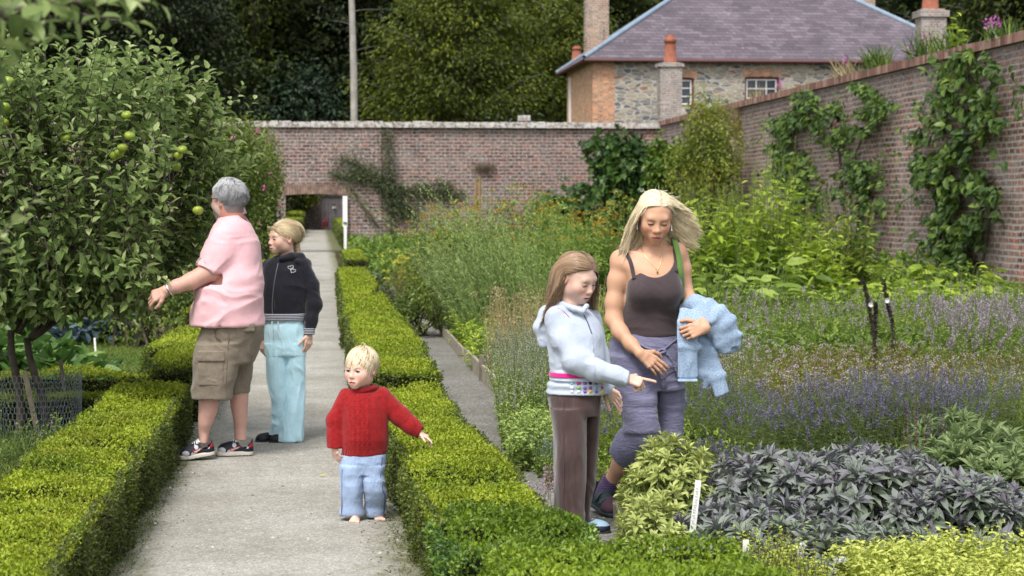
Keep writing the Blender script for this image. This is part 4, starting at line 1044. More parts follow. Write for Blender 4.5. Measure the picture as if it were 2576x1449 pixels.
    tp = P.garment(g, 'hooded_top', MAT['jersey'], 1, .011, (8, 8, 9), 61, ampf)
    rib = cloth('grey_rib', (.52, .58, .66, 1), .9, 300, .3)
    def band(b0, b1, infl, nm, mat):
        g = Sdf(P.p(120, b1 + 20, 0) * [1, 0, 1] + [0, -.2, 0], P.p(600, b0 - 20, 0) * [1, 0, 1] + [0, .2, 0], .0032)
        rws = [(b0 - 15, 175, 541, 0, .122), ((b0 + b1) / 2, 173, 546, 0, .123), (b1 + 15, 167, 552, 0, .126)]
        g.loft([(z, x, y, rx + infl, ry + infl) for z, x, y, rx, ry in P.rows(rws)], .001, e=2.3)
        g.plane((0, 0, -1), -P.p(0, b1)[2], .002); g.plane((0, 0, 1), P.p(0, b0)[2], .002); return P.garment(g, nm, mat, 1, parent=tp)
    band(1300, 1374, .009, 'waistband', rib); band(1318, 1350, .0135, 'pink_stripe', cloth('pink_stripe', (.62, .02, .22, 1), .8, 300, .2))
    cols = [(.25, .55, .6), (.55, .05, .25), (.25, .1, .4), (.03, .03, .08), (.25, .1, .4), (.75, .5, .05), (.75, .8, .8), (.2, .55, .1), (.25, .1, .4), (.25, .1, .4), (.2, .5, .6), (.25, .1, .4), (.8, .8, .8), (.75, .8, .75), (.25, .1, .4), (.7, .45, .05), (.25, .1, .4), (.75, .5, .05)]
    xs = (333, 382, 427, 466, 510, 550)
    for i, cc in enumerate(cols):
        a = xs[i % 6]; b = 203 + (i // 6) * 31; q_ = (a - 372) / 235
        c0 = surf(P, tp, (1323.7 + a * .3457, 894.4 + b * .3457), .002); t = np.linspace(0, 2 * np.pi, 15)[:-1]; nrm = unit(np.array([q_ * .9, -1, 0])); u_ = unit(np.cross([0, 0, 1], nrm)); m = MA()
        rad = .0075 + .002 * (i in (5, 1)); ringv = [c0 + nrm * .003 + (u_ * math.cos(a_) + np.array([0, 0, 1]) * math.sin(a_)) * rad for a_ in t]
        base_ = [v - nrm * .010 for v in ringv]; vv = np.array(base_ + ringv + [c0 + nrm * .006]); n_ = len(t); ix = np.arange(n_); jx = (ix + 1) % n_
        m.add(vv, np.stack([ix, jx, jx + n_, ix + n_], 1), 0, .5, ncol(cc, len(vv))); m2 = np.stack([ix + n_, jx + n_, np.full(n_, 2 * n_)], 1)
        m.f.append(m2.astype(np.int64)); m.m.append(np.zeros(n_, np.int32)); m.build('badge', MAT['tint'], tp, True)
    m = MA(); m.tubes(spl([surf(P, tp, zc(a, b), .001) for a, b in ((392, 935), (415, 980), (445, 1060))], 9), np.full(9, .003), 5); m.build('zip', plain('dark_zip', (.06, .06, .1, 1), .4), tp, True)
    m = MA(); m.tubes(spl([surf(P, tp, zc(a, b), .001) for a, b in ((215, 885), (255, 910), (295, 950))], 8), np.full(8, .0016), 5); m.build('shoulder_piping', plain('pink_piping', (.5, .08, .16, 1)), tp, True)
    # velvet trousers
    k = NT('brown_velvet'); co = k.coord((5, 5, 1.6)); nzv = k.noise(co, 2.0, 4, .6, 1.5); lw = k.n('ShaderNodeLayerWeight'); lw.inputs[0].default_value = .35
    c = k.ramp(nzv, [(.35, (.048, .028, .026, 1)), (.62, (.090, .055, .052, 1)), (.8, (.145, .094, .092, 1))])
    k.done(k.bsdf(c, .7, k.bump(nzv, .2, .02), .15, .45)); MAT['velvet'] = k.m
    g = Sdf(D(110, 1360, 0) * [1, 0, 1] + [0, -.20, 0], D(600, 200, 0) * [1, 0, 1] + [0, .25, 0], .0045)
    g.loft(rowsD([(230, 170, 545, 0, .118), (290, 155, 545, 0, .122), (360, 168, 540, .0, .12), (430, 182, 538, .01, .115)]), .012, e=2.3)
    g.loft(rowsD([(380, 172, 440, -.03, .10), (500, 195, 438, -.035, .095), (700, 212, 432, -.035, .088), (900, 214, 424, -.03, .082), (1100, 209, 412, -.02, .085), (1325, 198, 408, -.02, .095)]), .014, e=2.3)
    g.loft(rowsD([(380, 400, 538, .07, .09), (500, 410, 532, .08, .085), (700, 405, 518, .09, .08), (900, 390, 492, .10, .075), (1100, 370, 455, .10, .078), (1290, 350, 442, .10, .085)]), .014, e=2.3)
    g.loft(rowsD([(1290, 212, 396, -.02, .08), (1370, 212, 396, -.02, .082)]), .003, 'sub'); g.loft(rowsD([(1265, 360, 432, .10, .07), (1340, 360, 432, .10, .07)]), .003, 'sub')
    tr = P.garment(g, 'trousers', MAT['velvet'], 1, .009, (8, 8, 2.4), 71, lambda V: .35 + np.clip((.6 - V[:, 2]) / .4, 0, 1))
    m = MA(); m.tubes(np.array([D(272, b, -.128 + (b - 300) / 1000 * .025) for b in (300, 500, 700, 900, 1100, 1200)]), np.full(6, .0018), 5)
    m.tubes(np.array([D(x, 1222, dy) for x, dy in ((206, -.03), (240, -.085), (300, -.105), (360, -.095), (404, -.05))]), np.full(5, .0022), 5)
    m.build('seam', plain('velvet_seam', (.10, .06, .06, 1)), tr, True)
    m = MA(); m.tubes(np.array([D(530, 300, -.09), D(532, 340, -.10), D(518, 392, -.10)]), np.full(3, .004), 5); m.build('drawstring', plain('dark_cord', (.04, .02, .02, 1)), tr, True)
    dk = lambda x, y, z, ht: np.where((z > ht * .62)[:, None], np.array([[.28, .42, .55, 1]]), np.array([[.012, .015, .03, 1]]))
    h1 = D(415, 1290, .06); t1 = D(600, 1308, .0); h1[2] = t1[2] = .002; shoe(P, h1, t1, .075, .06, 'shoe', dk, MAT['tint'], (.03, .03, .03), .014, .034)
    h1 = D(290, 1320, .04); t1 = D(400, 1350, -.09); h1[2] = t1[2] = .002; shoe(P, h1, t1, .075, .06, 'shoe', dk, MAT['tint'], (.03, .03, .03), .014, .034)
    return P

# ============ woman ============
def make_woman():
    zc = lambda a, b: (1323.7 + a * .3703, 447.2 + b * .3703)
    P = Person(9.75, 1620, 1325, 'blonde woman in a brown vest top and mauve cropped trousers, leaning forward', zc)
    D = lambda a, b, dy=0.0: W(1323.7 + a * .3457, 894.4 + b * .3457, P.y0 + dy) - P.org
    def rowsD(R):
        out = []
        for r in R:
            b, l, rr, dy, ry = r[:5]; c = D((l + rr) / 2, b, dy); out.append((c[2], c[0], c[1], (rr - l) / 2 * .3457 * P.m, ry) + tuple(r[5:]))
        return out
    base = (.58, .335, .215)
    hd = Head(P.p(878, 262, -.09), (-.03, -.88, -.38), (.045, 0, 1), 1.04)
    g = Sdf(D(420, 1300, 0) * [1, 0, 0] + [0, -.38, 0], P.p(1290, 60, 0) * [1, 0, 1] + [0, .35, 0], .0034)
    hd.build(g, .0, 1.0, .0035)
    g.seg(hd.p(0, -.035, -.03), P.p(872, 520, .0), .052, .060, .02)
    g.loft(P.rows([(455, 800, 965, .01, .06), (490, 720, 1020, .01, .075), (530, 650, 1046, .0, .088), (580, 620, 1052, -.01, .10), (650, 655, 1046, -.02, .112), (740, 680, 1045, -.02, .12), (860, 662, 1034, 0, .11), (960, 650, 1015, .01, .10), (1080, 640, 1020, .02, .11)]), .03, e=2.3)
    for a in (795, 955): g.ell(P.p(a, 775, -.10), (.062, .060, .062), .04)
    g.ell(P.p(642, 556, .0), (.044, .046, .048), .04); g.ell(P.p(1022, 488, .02), (.043, .045, .045), .04)
    # clavicles
    g.seg(P.p(700, 505, -.045), P.p(845, 530, -.075), .010, .009, .02); g.seg(P.p(1010, 470, -.03), P.p(905, 525, -.075), .010, .009, .02)
    w1 = P.p(772, 1192, -.20)
    g.chain([P.p(640, 560, .0), P.p(615, 700, -.01), P.p(595, 850, -.02), P.p(590, 962, -.035), P.p(640, 1050, -.09), P.p(715, 1135, -.15), w1], [.042, .041, .038, .035, .034, .029, .024], .035)
    hand(g, w1, (.80, -.10, -.58), (-.1, .93, -.25), .98, 1, (14, 16, 18, 20), 5, 22)
    w2 = P.p(1216, 1020, -.235)
    g.chain([P.p(1035, 480, .02), P.p(1062, 620, .03), P.p(1080, 770, .03), P.p(1130, 870, -.04), w2], [.045, .042, .037, .037, .027], .02)
    hand(g, w2, (-.84, -.20, -.16), (.15, .9, -.2), .98, -1, (46, 50, 54, 56), 3, 18)
    # bent leg (image left) and straight leg
    kn = D(835, 555, -.08); an = D(622, 905, .12)
    g.chain([D(745, 60, 0), kn + [-.005, 0, 0]], [.075, .055], .02)
    g.chain([kn, kn + (an - kn) * .35, kn + (an - kn) * .7, an, D(575, 1000, .14)], [.058, .056, .044, .034, .034], .02)
    g.chain([D(1010, 60, .05), D(1040, 560, .04), D(1025, 760, .06), D(1020, 1000, .08)], [.075, .05, .046, .034], .02)
    def hmask(q):
        x, y, z = q.T; return (z > .080 - np.clip(.062 - y, 0, .14) * .95) & (z > -.075) & ((z > .015) | (y < -.02))
    body = P.skin(g, [hd], base, (.56, .20, .18), (.55, .46, .36), hmask)
    hd.eyes(P.root, (.03, .035, .04), .6); hd.brows(P.root, plain('brow_brown', (.20, .12, .07, 1), .8, 30, .1, 0), .0023, .021, .001)
    # hair: parted near the middle, swept out by the wind on both sides
    q = scalp(6500, 65, hmask); Rw = lambda v: hd.R.T @ np.array(v, float)
    coll = [(CR, CRR), (np.array([0, .022, -.03]), np.array([.066, .071, .085])), (hd.inv(P.p(760, 590, .02)[None])[0], np.array([.12, .10, .075]))]
    left_dir = Rw((-.62, .05, -.75)); right_dir = Rw((1.0, .10, -.42)); dn = Rw((0, 0, -1))
    part = .018
    def flow(p, t):
        # head-local +x is the person's right = image left
        sg = np.where(p[:, :1] > part * np.sign(hd.R[0, 0] * -1) * 0 + 0.0 - .012 * 1, 1.0, -1.0)
        imgleft = (sg * hd.R[0, 0] < 0)
        n_ = unit((p - CR) / CRR ** 2)
        a = np.concatenate([sg, 0 * sg - np.where(imgleft, .55, 1.0), 0 * sg], 1); a = a - n_ * (a * n_).sum(1, keepdims=True)
        k_ = np.clip((p[:, 2:3] - .015) / .08, 0, 1) * (t < .5)
        far = np.where(imgleft, left_dir * (.10 + 1.3 * t) + dn * (1.1 - .7 * t), right_dir * (.10 + 1.6 * t) + dn * (1 - t) * 1.0)
        return unit(a) * k_ * 1.3 + far * (1.15 - k_) + (p[:, 1:2] > -.02) * (t < .6) * np.array([0, -1., 0]) * np.where(imgleft, .45, .9) + .55 * (np.stack([vnoise(p, 12, i + 1) for i in range(3)], 1) - .5) + .5 * t * (np.stack([vnoise(p, 24, i + 5) for i in range(3)], 1) - .5) + .3 * (np.stack([vnoise(p, 40, i + 1) for i in range(3)], 1) - .5)
    r = rng(64); lf = q[:, 0] > -.012; L = np.where(lf, r.uniform(.13, .30, len(q)), r.uniform(.09, .26, len(q))); Pp, Nn = comb(q, flow, L, 17, coll, lift=.006)
    def extra(m):
        rr = rng(6)
        for i in range(26):
            q0 = unit(np.array([rr.normal(0, .6), rr.normal(-.1, .5), 1.0])) ; p0 = CR + q0 * CRR; t = np.linspace(0, 1, 8)[:, None]
            d_ = unit(q0 + rr.normal(0, .5, 3)); pts = p0 + d_ * t * rr.uniform(.02, .05) + Rw((rr.uniform(-.2, .6), 0, -.3)) * t ** 2 * .03; m.tubes(hd.P(pts), np.full(8, .0007), 3, 0, .9)
    hair_obj(P, hd, Pp, Nn, .0031, hairmat('blonde_hair', [(0, (.44, .32, .16)), (.35, (.68, .54, .32)), (.7, (.85, .76, .54)), (1, (.92, .88, .76))], .42), 63, extra=extra)
    # earrings, necklace
    for sx in (-1, 1):
        m = MA(); a = hd.p(sx * .082, -.004, -.042); m.tubes(np.array([a, a - [0, 0, .012], a - [0, 0, .030]]), np.array([.0015, .003, .0055]), 8); m.build('earring', MAT['silver'], P.root, True)
    # vest top
    MAT['vest'] = cloth('brown_jersey', (.060, .043, .047, 1), .8, 900, .2, .25, .12, .15, .25, (6, 6, 9))
    g = Sdf(P.p(600, 1120, 0) * [1, 0, 1] + [0, -.25, 0], P.p(1090, 400, 0) * [1, 0, 1] + [0, .2, 0], .0042)
    g.loft([(z, x, y, rx, ry) for z, x, y, rx, ry in P.rows([(490, 745, 1008, .01, .086), (530, 725, 1030, .0, .098), (580, 712, 1044, -.01, .110), (640, 700, 1048, -.02, .122), (700, 686, 1052, -.02, .130), (780, 674, 1052, -.015, .130), (860, 655, 1040, 0, .120), (930, 640, 1028, .01, .112), (1010, 642, 1028, .015, .115), (1100, 650, 1040, .02, .122)])], .015, e=2.25)
    for a in (792, 958): g.ell(P.p(a, 772, -.105), (.070, .066, .068), .05)
    sc = P.p(868, 488, -.10); g.ell(sc, (.116, .30, .138), .006, mode='sub')
    for (a, b) in ((612, 560), (1085, 520)): g.ell(P.p(a, b + 10, 0), (.070, .3, .115), .006, mode='sub')
    g.plane((0, 0, 1), P.p(0, 560)[2], .01)
    g.plane((0, 0, -1), -P.p(0, 1078)[2], .004)
    def ampf(V): return .25 + 1.1 * np.clip((P.p(0, 840)[2] - V[:, 2]) / .08, 0, 1)
    vs = P.garment(g, 'vest_top', MAT['vest'], 1, .008, (2.5, 2.5, 9), 81, ampf)
    for pts in (((736, 690), (728, 640), (716, 590), (692, 535), (662, 500), (640, 486)), ((1018, 640), (1012, 570), (1004, 500), (1000, 450), (1002, 425))):
        Pt = [surf(P, body, zc(*q_), .0045) for q_ in pts]; Pt[0] = surf(P, vs, zc(*pts[0]), .001); e = Pt[-1]; Pt += [e + [0, .05, .006], e + [0, .10, -.03]]; Ps = spl(Pt)
        m = MA(); m.ribbons(Ps[None], np.full((1, 24), .019), unit(Ps - P.p(850, 640, .08))[None], 0, .5, .1)
        o = m.build('strap', MAT['vest'], vs, True); sd = o.modifiers.new('t', 'SOLIDIFY'); sd.thickness = .006; sd.offset = 0
    m = MA(); Pt = [surf(P, body, zc(a, b), .003) for a, b in ((772, 450), (790, 500), (830, 560), (862, 600), (890, 628), (908, 590), (920, 540), (924, 490))]
    m.tubes(spl(Pt, 30), np.full(30, .0013), 5); c0 = surf(P, body, zc(890, 640), .006); m.tubes(np.array([c0 + [0, 0, .012], c0, c0 - [0, 0, .010]]), np.array([.002, .0055, .002]), 8)
    m.build('necklace', MAT['gold'], P.root, True)
    # ring
    # trousers
    MAT['mauve'] = cloth('mauve_cotton', (.175, .172, .265, 1), .8, 700, .2, .2, .12, .16, .6, (5, 5, 16))
    g = Sdf(D(560, 840, 0) * [1, 0, 1] + [0, -.28, 0], P.p(1110, 1030, 0) * [1, 0, 1] + [0, .3, 0], .0048)
    g.loft(P.rows([(1062, 612, 1036, .02, .115), (1095, 580, 1042, .02, .125), (1150, 565, 1050, .02, .135), (1230, 562, 1056, .02, .142), (1330, 580, 1062, .02, .14), (1430, 600, 1070, .02, .13)]), .015, e=2.35)
    g.loft(rowsD([(0, 605, 870, -.01, .115), (120, 630, 900, -.03, .108), (230, 658, 928, -.05, .102), (340, 688, 944, -.07, .096), (450, 708, 955, -.085, .090), (545, 722, 958, -.09, .082)]), .03, e=2.3)
    hm = D(700, 722, .03); kn2 = D(842, 565, -.08); g.chain([kn2, kn2 + (hm - kn2) * .55, hm + (hm - kn2) * .25], [.082, .078, .070], .03)
    sd_ = unit(hm - kn2); g.plane(sd_, float(sd_ @ hm), .004, (hm - [.14, .13, .12], hm + [.10, .12, .075]))
    g.seg(hm - sd_ * .02, hm + sd_ * .08, .062, .064, .004, mode='sub')
    g.loft(rowsD([(0, 880, 1140, .05, .115), (150, 905, 1142, .05, .105), (300, 930, 1140, .05, .10), (450, 950, 1134, .05, .092), (600, 945, 1130, .05, .088), (700, 920, 1124, .06, .088), (830, 918, 1115, .06, .09)]), .014, e=2.3)
    tr = P.garment(g, 'cropped_trousers', MAT['mauve'], 1, .012, (3.0, 3.0, 10), 91, lambda V: .4 + .8 * vnoise(V, 7, 2))
    m = MA()
    def cord(pts, w_=.012, off=.005):
        Ps = spl([surf(P, tr, zc(*q_), off) for q_ in pts], 18); m.ribbons(Ps[None], np.full((1, 18), w_), np.tile(np.array([0.1, -1, .2]), (1, 18, 1)), 0, .5, .15)
    cord(((705, 1100), (760, 1125), (830, 1160), (885, 1175))); cord(((1020, 1095), (990, 1120), (930, 1165), (890, 1178)), .010)
    cord(((850, 1165), (880, 1190), (915, 1165), (940, 1178), (905, 1195)), .012, .012); cord(((925, 1170), (975, 1230), (1010, 1300), (1030, 1380)), .012, .008)
    cord(((890, 1180), (905, 1260), (920, 1340), (935, 1430)), .030, .008)
    o = m.build('waist_tie', MAT['mauve'], tr, True); sd = o.modifiers.new('t', 'SOLIDIFY'); sd.thickness = .003
    # sock and shoe of the bent leg
    MAT['sock'] = stripes('striped_sock', (.05, .045, .10, 1), (.14, .07, .17, 1), .011)
    g = Sdf(D(440, 1150, 0) * [1, 0, 1] + [0, .0, 0], D(740, 820, 0) * [1, 0, 1] + [0, .3, 0], .0035)
    g.chain([an + (kn - an) * .10, an, D(588, 970, .135), D(560, 1030, .14)], [.043, .0425, .044, .046], .01)
    pl = unit(kn - an); e_ = an + pl * .012; g.plane(pl, float(pl @ e_), .004); g.seg(e_ - pl * .008, e_ + pl * .05, .037, .04, .003, mode='sub')
    P.garment(g, 'sock', MAT['sock'], 1, .004, (3, 3, 22), 95)
    def vcol(x, y, z, ht):
        c = ncol((.028, .045, .052), len(x)); c[(x > .62) & (z > .03), :3] = (.085, .04, .055); return c
    heel = D(500, 1010, .17); toe = D(650, 1225, -.02); toe[2] = max(toe[2], .0)
    heel = D(492, 1075, .16); toe = D(660, 1215, -.06); toe[2] = .002
    up_, qf = shoe(P, heel, toe, .098, .105, 'shoe', vcol, MAT['tint'], (.05, .06, .065), .022, .047)
    for x in (.42, .60):
        m = MA(); a = np.linspace(-1.35, 1.35, 14); hh = .105 * (.98 - (x - .3) * .9)
        Ps = np.array([qf(x, .56 * math.sin(t), .022 + (hh - .022) * max(0, math.cos(t)) ** .8 + .006) for t in a]); Nw = unit(Ps - qf(x, 0, .02))
        m.ribbons(Ps[None], np.full((1, 14), .024), Nw[None], 0, .5, .12); o = m.build('shoe_strap', plain('strap_teal', (.04, .062, .068, 1), .5), up_, True); sd = o.modifiers.new('t', 'SOLIDIFY'); sd.thickness = .005
    # shoe of the standing leg, mostly hidden by the sage
    heel = D(1020, 1030, .14); toe = D(1040, 1080, -.08); heel[2] = toe[2] = .002; shoe(P, heel, toe, .095, .10, 'shoe', vcol, MAT['tint'], (.05, .06, .065), .022, .047)
    # wedding ring on the near hand
    m = MA(); c0 = surf(P, body, zc(826, 1287), -.006); t = np.linspace(0, 2 * np.pi, 16); m.tubes(np.array([c0 + np.array([.30, 0, .40]) * .020 * math.cos(a) * 1.1 + np.array([0, -1, 0]) * .010 * math.sin(a) for a in t]), np.full(16, .0022), 5); m.build('ring', MAT['silver'], P.root, True)

    # ---- shoulder bag: a thing of its own
    b = empty('shoulder_bag', tuple(P.org), 'green canvas shoulder bag with its strap over the blonde woman\'s shoulder', 'bag')
    gm = cloth('green_webbing', (.10, .20, .035, 1), .85, 500, .3)
    m = MA(); Pt = np.array([P.p(*q_) for q_ in ((1010, 840, .13), (1005, 700, .12), (990, 520, .10), (985, 420, .075), (998, 405, .02), (1018, 450, -.06), (1040, 540, -.085), (1052, 640, -.10), (1058, 740, -.075), (1048, 840, -.02), (1035, 900, .06))])
    tt = np.linspace(0, 1, 40); ii = np.linspace(0, 1, len(Pt)); Ps = np.stack([pchip(ii, Pt[:, j], tt) for j in range(3)], 1)
    m.ribbons(Ps[None], np.full((1, 40), .034), unit(Ps - P.p(930, 620, .03))[None], 0, .5, .1); o = m.build('strap', gm, b, True); sd = o.modifiers.new('t', 'SOLIDIFY'); sd.thickness = .004
    g = Sdf(P.p(900, 1130, 0) * [1, 0, 1] + [0, .1, 0], P.p(1080, 800, 0) * [1, 0, 1] + [0, .33, 0], .006); g.ell(P.p(960, 970, .20), (.075, .055, .11), .01)
    V, Fq = g.mesh(1); emit('bag_body', V, Fq, gm, b)
    # ---- cardigan draped over the forearm
    k = NT('blue_moss_knit'); co = k.coord(); vo = k.n('ShaderNodeTexVoronoi'); vo.inputs['Scale'].default_value = 150; vo.inputs['Randomness'].default_value = .55; k.l(co, vo.inputs['Vector'])
    nzv = k.noise(co, 12, 3); c = k.ramp(vo.outputs['Distance'], [(.1, (.40, .51, .65, 1)), (.75, (.23, .32, .46, 1))]); c = k.mix(.4, c, k.ramp(nzv, [(.3, (.8, .8, .8, 1)), (.7, (1.1, 1.1, 1.1, 1))]), 'MULTIPLY')
    inv = k.math('SUBTRACT', 1.0, vo.outputs['Distance']); k.done(k.bsdf(c, .92, k.bump(inv, .45, .003), .1, .2))
    cg = empty('cardigan', tuple(P.org), 'pale blue knitted cardigan draped over the blonde woman\'s forearm', 'cardigan')
    g = Sdf(P.p(990, 1520, 0) * [1, 0, 1] + [0, -.36, 0], P.p(1480, 800, 0) * [1, 0, 1] + [0, .2, 0], .0042)
    q_ = lambda a, b, dy=-.15: P.p(a, b, dy)
    sideX = (1, 0, 0)
    def flat(pts, rs, kw=.35, side=sideX, kk=.02): g.chain([q_(*p_) for p_ in pts], rs, kk, side=side, kw=kw)
    # front panel hanging from the arm
    flat(((1110, 905, -.16), (1095, 1000, -.20), (1092, 1150, -.21), (1095, 1350, -.20)), [.050, .052, .052, .050], .20)
    # over the arm
    g.chain([q_(1080, 890, -.06), q_(1150, 860, -.10), q_(1215, 885, -.13)], [.030, .040, .045], .03)
    # right flap going out and down
    flat(((1215, 890, -.16), (1290, 930, -.18), (1360, 990, -.18), (1392, 1080, -.17), (1400, 1170, -.16)), [.046, .052, .050, .040, .034], .34, kk=.03)
    flat(((1190, 900, -.14), (1280, 1000, -.16), (1350, 1110, -.16), (1385, 1160, -.16)), [.036, .036, .030, .028], .4, kk=.03)
    # sleeves hanging behind the hand
    flat(((1190, 1040, -.12), (1205, 1180, -.14), (1200, 1330, -.14), (1185, 1420, -.13)), [.032, .036, .034, .030], .35)
    flat(((1215, 1060, -.10), (1250, 1200, -.13), (1300, 1350, -.14), (1330, 1470, -.14)), [.028, .030, .034, .036], .42)
    for (a, b, n_) in ((1095, 1372, (0, 0, -1)), (1335, 1475, (.38, 0, -.92))):
        n_ = unit(np.array(n_)); e_ = q_(a, b, -.15); g.plane(n_, float(n_ @ e_), .004, (e_ - [.075, .1, .07], e_ + [.075, .1, .05]))
    g.seg(q_(1425, 1190, -.17), q_(1390, 1130, -.17), .022, .010, .006, side=(.5, 0, .8), kw=.5, mode='sub')
    V, Fq = g.mesh(1); N_ = vnormals(V, Fq); V = folds(V, N_, .005, (16, 16, 3.0), .6, 13)
    emit('knitted_cloth', V, Fq, k.m, cg)
    m = MA(); m.bar(q_(1030, 1374, -.212), q_(1162, 1374, -.212), .012, .010, up=(0, 1, 0)); m.build('hem_band', plain('hem_blue', (.42, .56, .72, 1)), cg)
    return P
# ------------------------------------------------------------------ ground, paths, walls, house
def WX(U, V, x):                               # point seen at (U,V) on the plane X = x
    d = ray(U, V); t = x / d[0]; return np.array([0, 0, CAMZ]) + d * t
def XY(U, y): return W(U, 517, y)[0]
def ZV(U, V, y): return W(U, V, y)[2]

def sheet(name, outline, z, mat, res=None):
    m = MA(); v = np.array([(x, y, z) for x, y in outline]); n = len(v) // 2
    f = [[i, i + 1, n + i + 1, n + i] for i in range(n - 1)]
    m.add(v, f); o = m.build(name, mat); o['kind'] = 'structure'; return o
def strip(name, x0f, x1f, y0, y1, z, mat, n=160, wob=.04, seed=0):
    ys = y0 + (y1 - y0) * np.linspace(0, 1, n) ** 1.6
    nz0 = (vnoise(np.stack([ys * 1.3, ys * 0 + seed, ys * 0], 1)) - .5) * 2 * wob; nz1 = (vnoise(np.stack([ys * 1.3, ys * 0 + seed + 9, ys * 0], 1)) - .5) * 2 * wob
    a = [(x0f(y) + w_, y) for y, w_ in zip(ys, nz0)]; b = [(x1f(y) + w_, y) for y, w_ in zip(ys, nz1)]
    return sheet(name, a + b, z, mat)

def gravelmat(name, c0, c1, moss=None, sc=1.0, edge=None):
    k = NT(name); co = k.coord(); sp = k.n('ShaderNodeSeparateXYZ'); k.l(co, sp.inputs[0])
    v = k.n('ShaderNodeTexVoronoi'); v.inputs['Scale'].default_value = 95 * sc; k.l(co, v.inputs['Vector'])
    v2 = k.n('ShaderNodeTexVoronoi'); v2.inputs['Scale'].default_value = 38 * sc; k.l(co, v2.inputs['Vector'])
    big = k.noise(co, 1.1, 5, .6); mid = k.noise(co, 9, 5, .65)
    c = k.ramp(v.outputs['Color'], [(.0, tuple(x * .74 for x in c0)), (.5, c0), (1, c1)])
    c = k.mix(.5, c, k.ramp(mid, [(.3, (.72, .71, .68, 1)), (.7, (1.12, 1.12, 1.1, 1))]), 'MULTIPLY')
    c = k.mix(.6, c, k.ramp(big, [(.38, (.66, .65, .58, 1)), (.62, (1.1, 1.1, 1.09, 1))]), 'MULTIPLY')
    st = k.math('LESS_THAN', v2.outputs['Distance'], .20); keep = k.math('GREATER_THAN', k.n('ShaderNodeSeparateColor').outputs[0] if False else k.noise(co, 160, 0), .56)
    c = k.mix(k.math('MULTIPLY', k.math('MULTIPLY', st, keep), .8), c, tuple(min(1, x * 1.5) for x in c1[:3]) + (1,))
    if edge:
        cx, hw = edge; d_ = k.math('ABSOLUTE', k.math('SUBTRACT', sp.outputs[0], cx))
        e = k.math('ADD', k.math('MULTIPLY', k.math('SUBTRACT', d_, hw * .50), 2.0 / hw), k.math('MULTIPLY', k.math('SUBTRACT', big, .5), 1.6))
        e = k.math('ADD', e, k.math('MULTIPLY', k.math('SUBTRACT', mid, .5), 1.8))
        fac = k.ramp(e, [(.35, (0, 0, 0)), (1.0, (1, 1, 1))])
        c = k.mix(k.math('MULTIPLY', fac, .88), c, k.ramp(k.noise(co, 30, 4), [(.35, (.085, .075, .045, 1)), (.65, (.13, .15, .035, 1))]))
    h = k.math('ADD', k.math('MULTIPLY', v.outputs['Distance'], .8), k.noise(co, 220, 2))
    return k.done(k.bsdf(c, .93, k.bump(h, .55, .008), .15))
def soilmat(name, a, b, sc=6):
    k = NT(name); co = k.coord(); n1 = k.noise(co, sc, 6, .7); n2 = k.noise(co, sc * 12, 4, .7)
    c = k.ramp(k.math('ADD', k.math('MULTIPLY', n1, .6), k.math('MULTIPLY', n2, .4)), [(.35, a), (.65, b)])
    return k.done(k.bsdf(c, .95, k.bump(n2, .7, .03), .1))

EDGE_L = lambda y: -.93 if y < 14 else -.95
m = MA(); gx = np.linspace(-90, 90, 60); gy = np.linspace(-6, 100, 60); X, Y = np.meshgrid(gx, gy, indexing='ij')
Z = -.012 + 0 * X; idx = np.arange(3600).reshape(60, 60)
m.add(np.stack([X, Y, Z], -1).reshape(-1, 3), np.stack([idx[:-1, :-1], idx[1:, :-1], idx[1:, 1:], idx[:-1, 1:]], -1).reshape(-1, 4))
o = m.build('ground', soilmat('bed_soil', (.030, .022, .014, 1), (.085, .075, .035, 1), 2.2)); o['kind'] = 'structure'
MAT['path'] = gravelmat('pale_gravel', (.37, .355, .32, 1), (.50, .485, .45, 1), edge=(-.24, .69))
strip('path', EDGE_L, lambda y: .46 if y < 12 else .40 + .004 * (y - 12) * .4, 3.0, 66.2, .004, MAT['path'], 220, .035, 1)
strip('path_beyond', lambda y: -.9, lambda y: .75, 66.2, 126, .004, MAT['path'], 60, .05, 2)
strip('side_path', lambda y: .80, lambda y: 1.44, 4.0, 44, .004, gravelmat('grey_gravel', (.20, .195, .18, 1), (.36, .35, .33, 1), sc=.8), 160, .03, 3)
MAT['lawn'] = soilmat('lawn_base', (.07, .11, .02, 1), (.17, .22, .05, 1), 3)
strip('lawn', lambda y: -7.5, lambda y: -1.0, 14.6, 52, -.002, MAT['lawn'], 60, .05, 4)
strip('grass_verge', lambda y: -6.5, lambda y: -1.2, 4.0, 12.4, -.002, soilmat('grass_base', (.03, .055, .012, 1), (.07, .11, .02, 1), 4), 60, .05, 5)
strip('lawn_beyond', lambda y: -8, lambda y: 8, 66.6, 126, -.004, MAT['lawn'], 20, .05, 6)
# wooded hillside
m = MA(); gx = np.linspace(-110, 130, 50); gy = np.linspace(0, 1, 34); X, T = np.meshgrid(gx, gy, indexing='ij')
Yh = 128 + T * 130; Zh = -.2 + 78 * T ** 1.1 + 6 * (vnoise(np.stack([X * .06, Yh * .06, 0 * X], -1)) - .5) * np.clip(T * 6, 0, 1)
idx = np.arange(50 * 34).reshape(50, 34); m.add(np.stack([X, Yh, Zh], -1).reshape(-1, 3), np.stack([idx[:-1, :-1], idx[1:, :-1], idx[1:, 1:], idx[:-1, 1:]], -1).reshape(-1, 4))
o = m.build('hillside', soilmat('woodland_floor', (.006, .009, .004, 1), (.018, .026, .008, 1), .35), smooth=True); o['kind'] = 'structure'

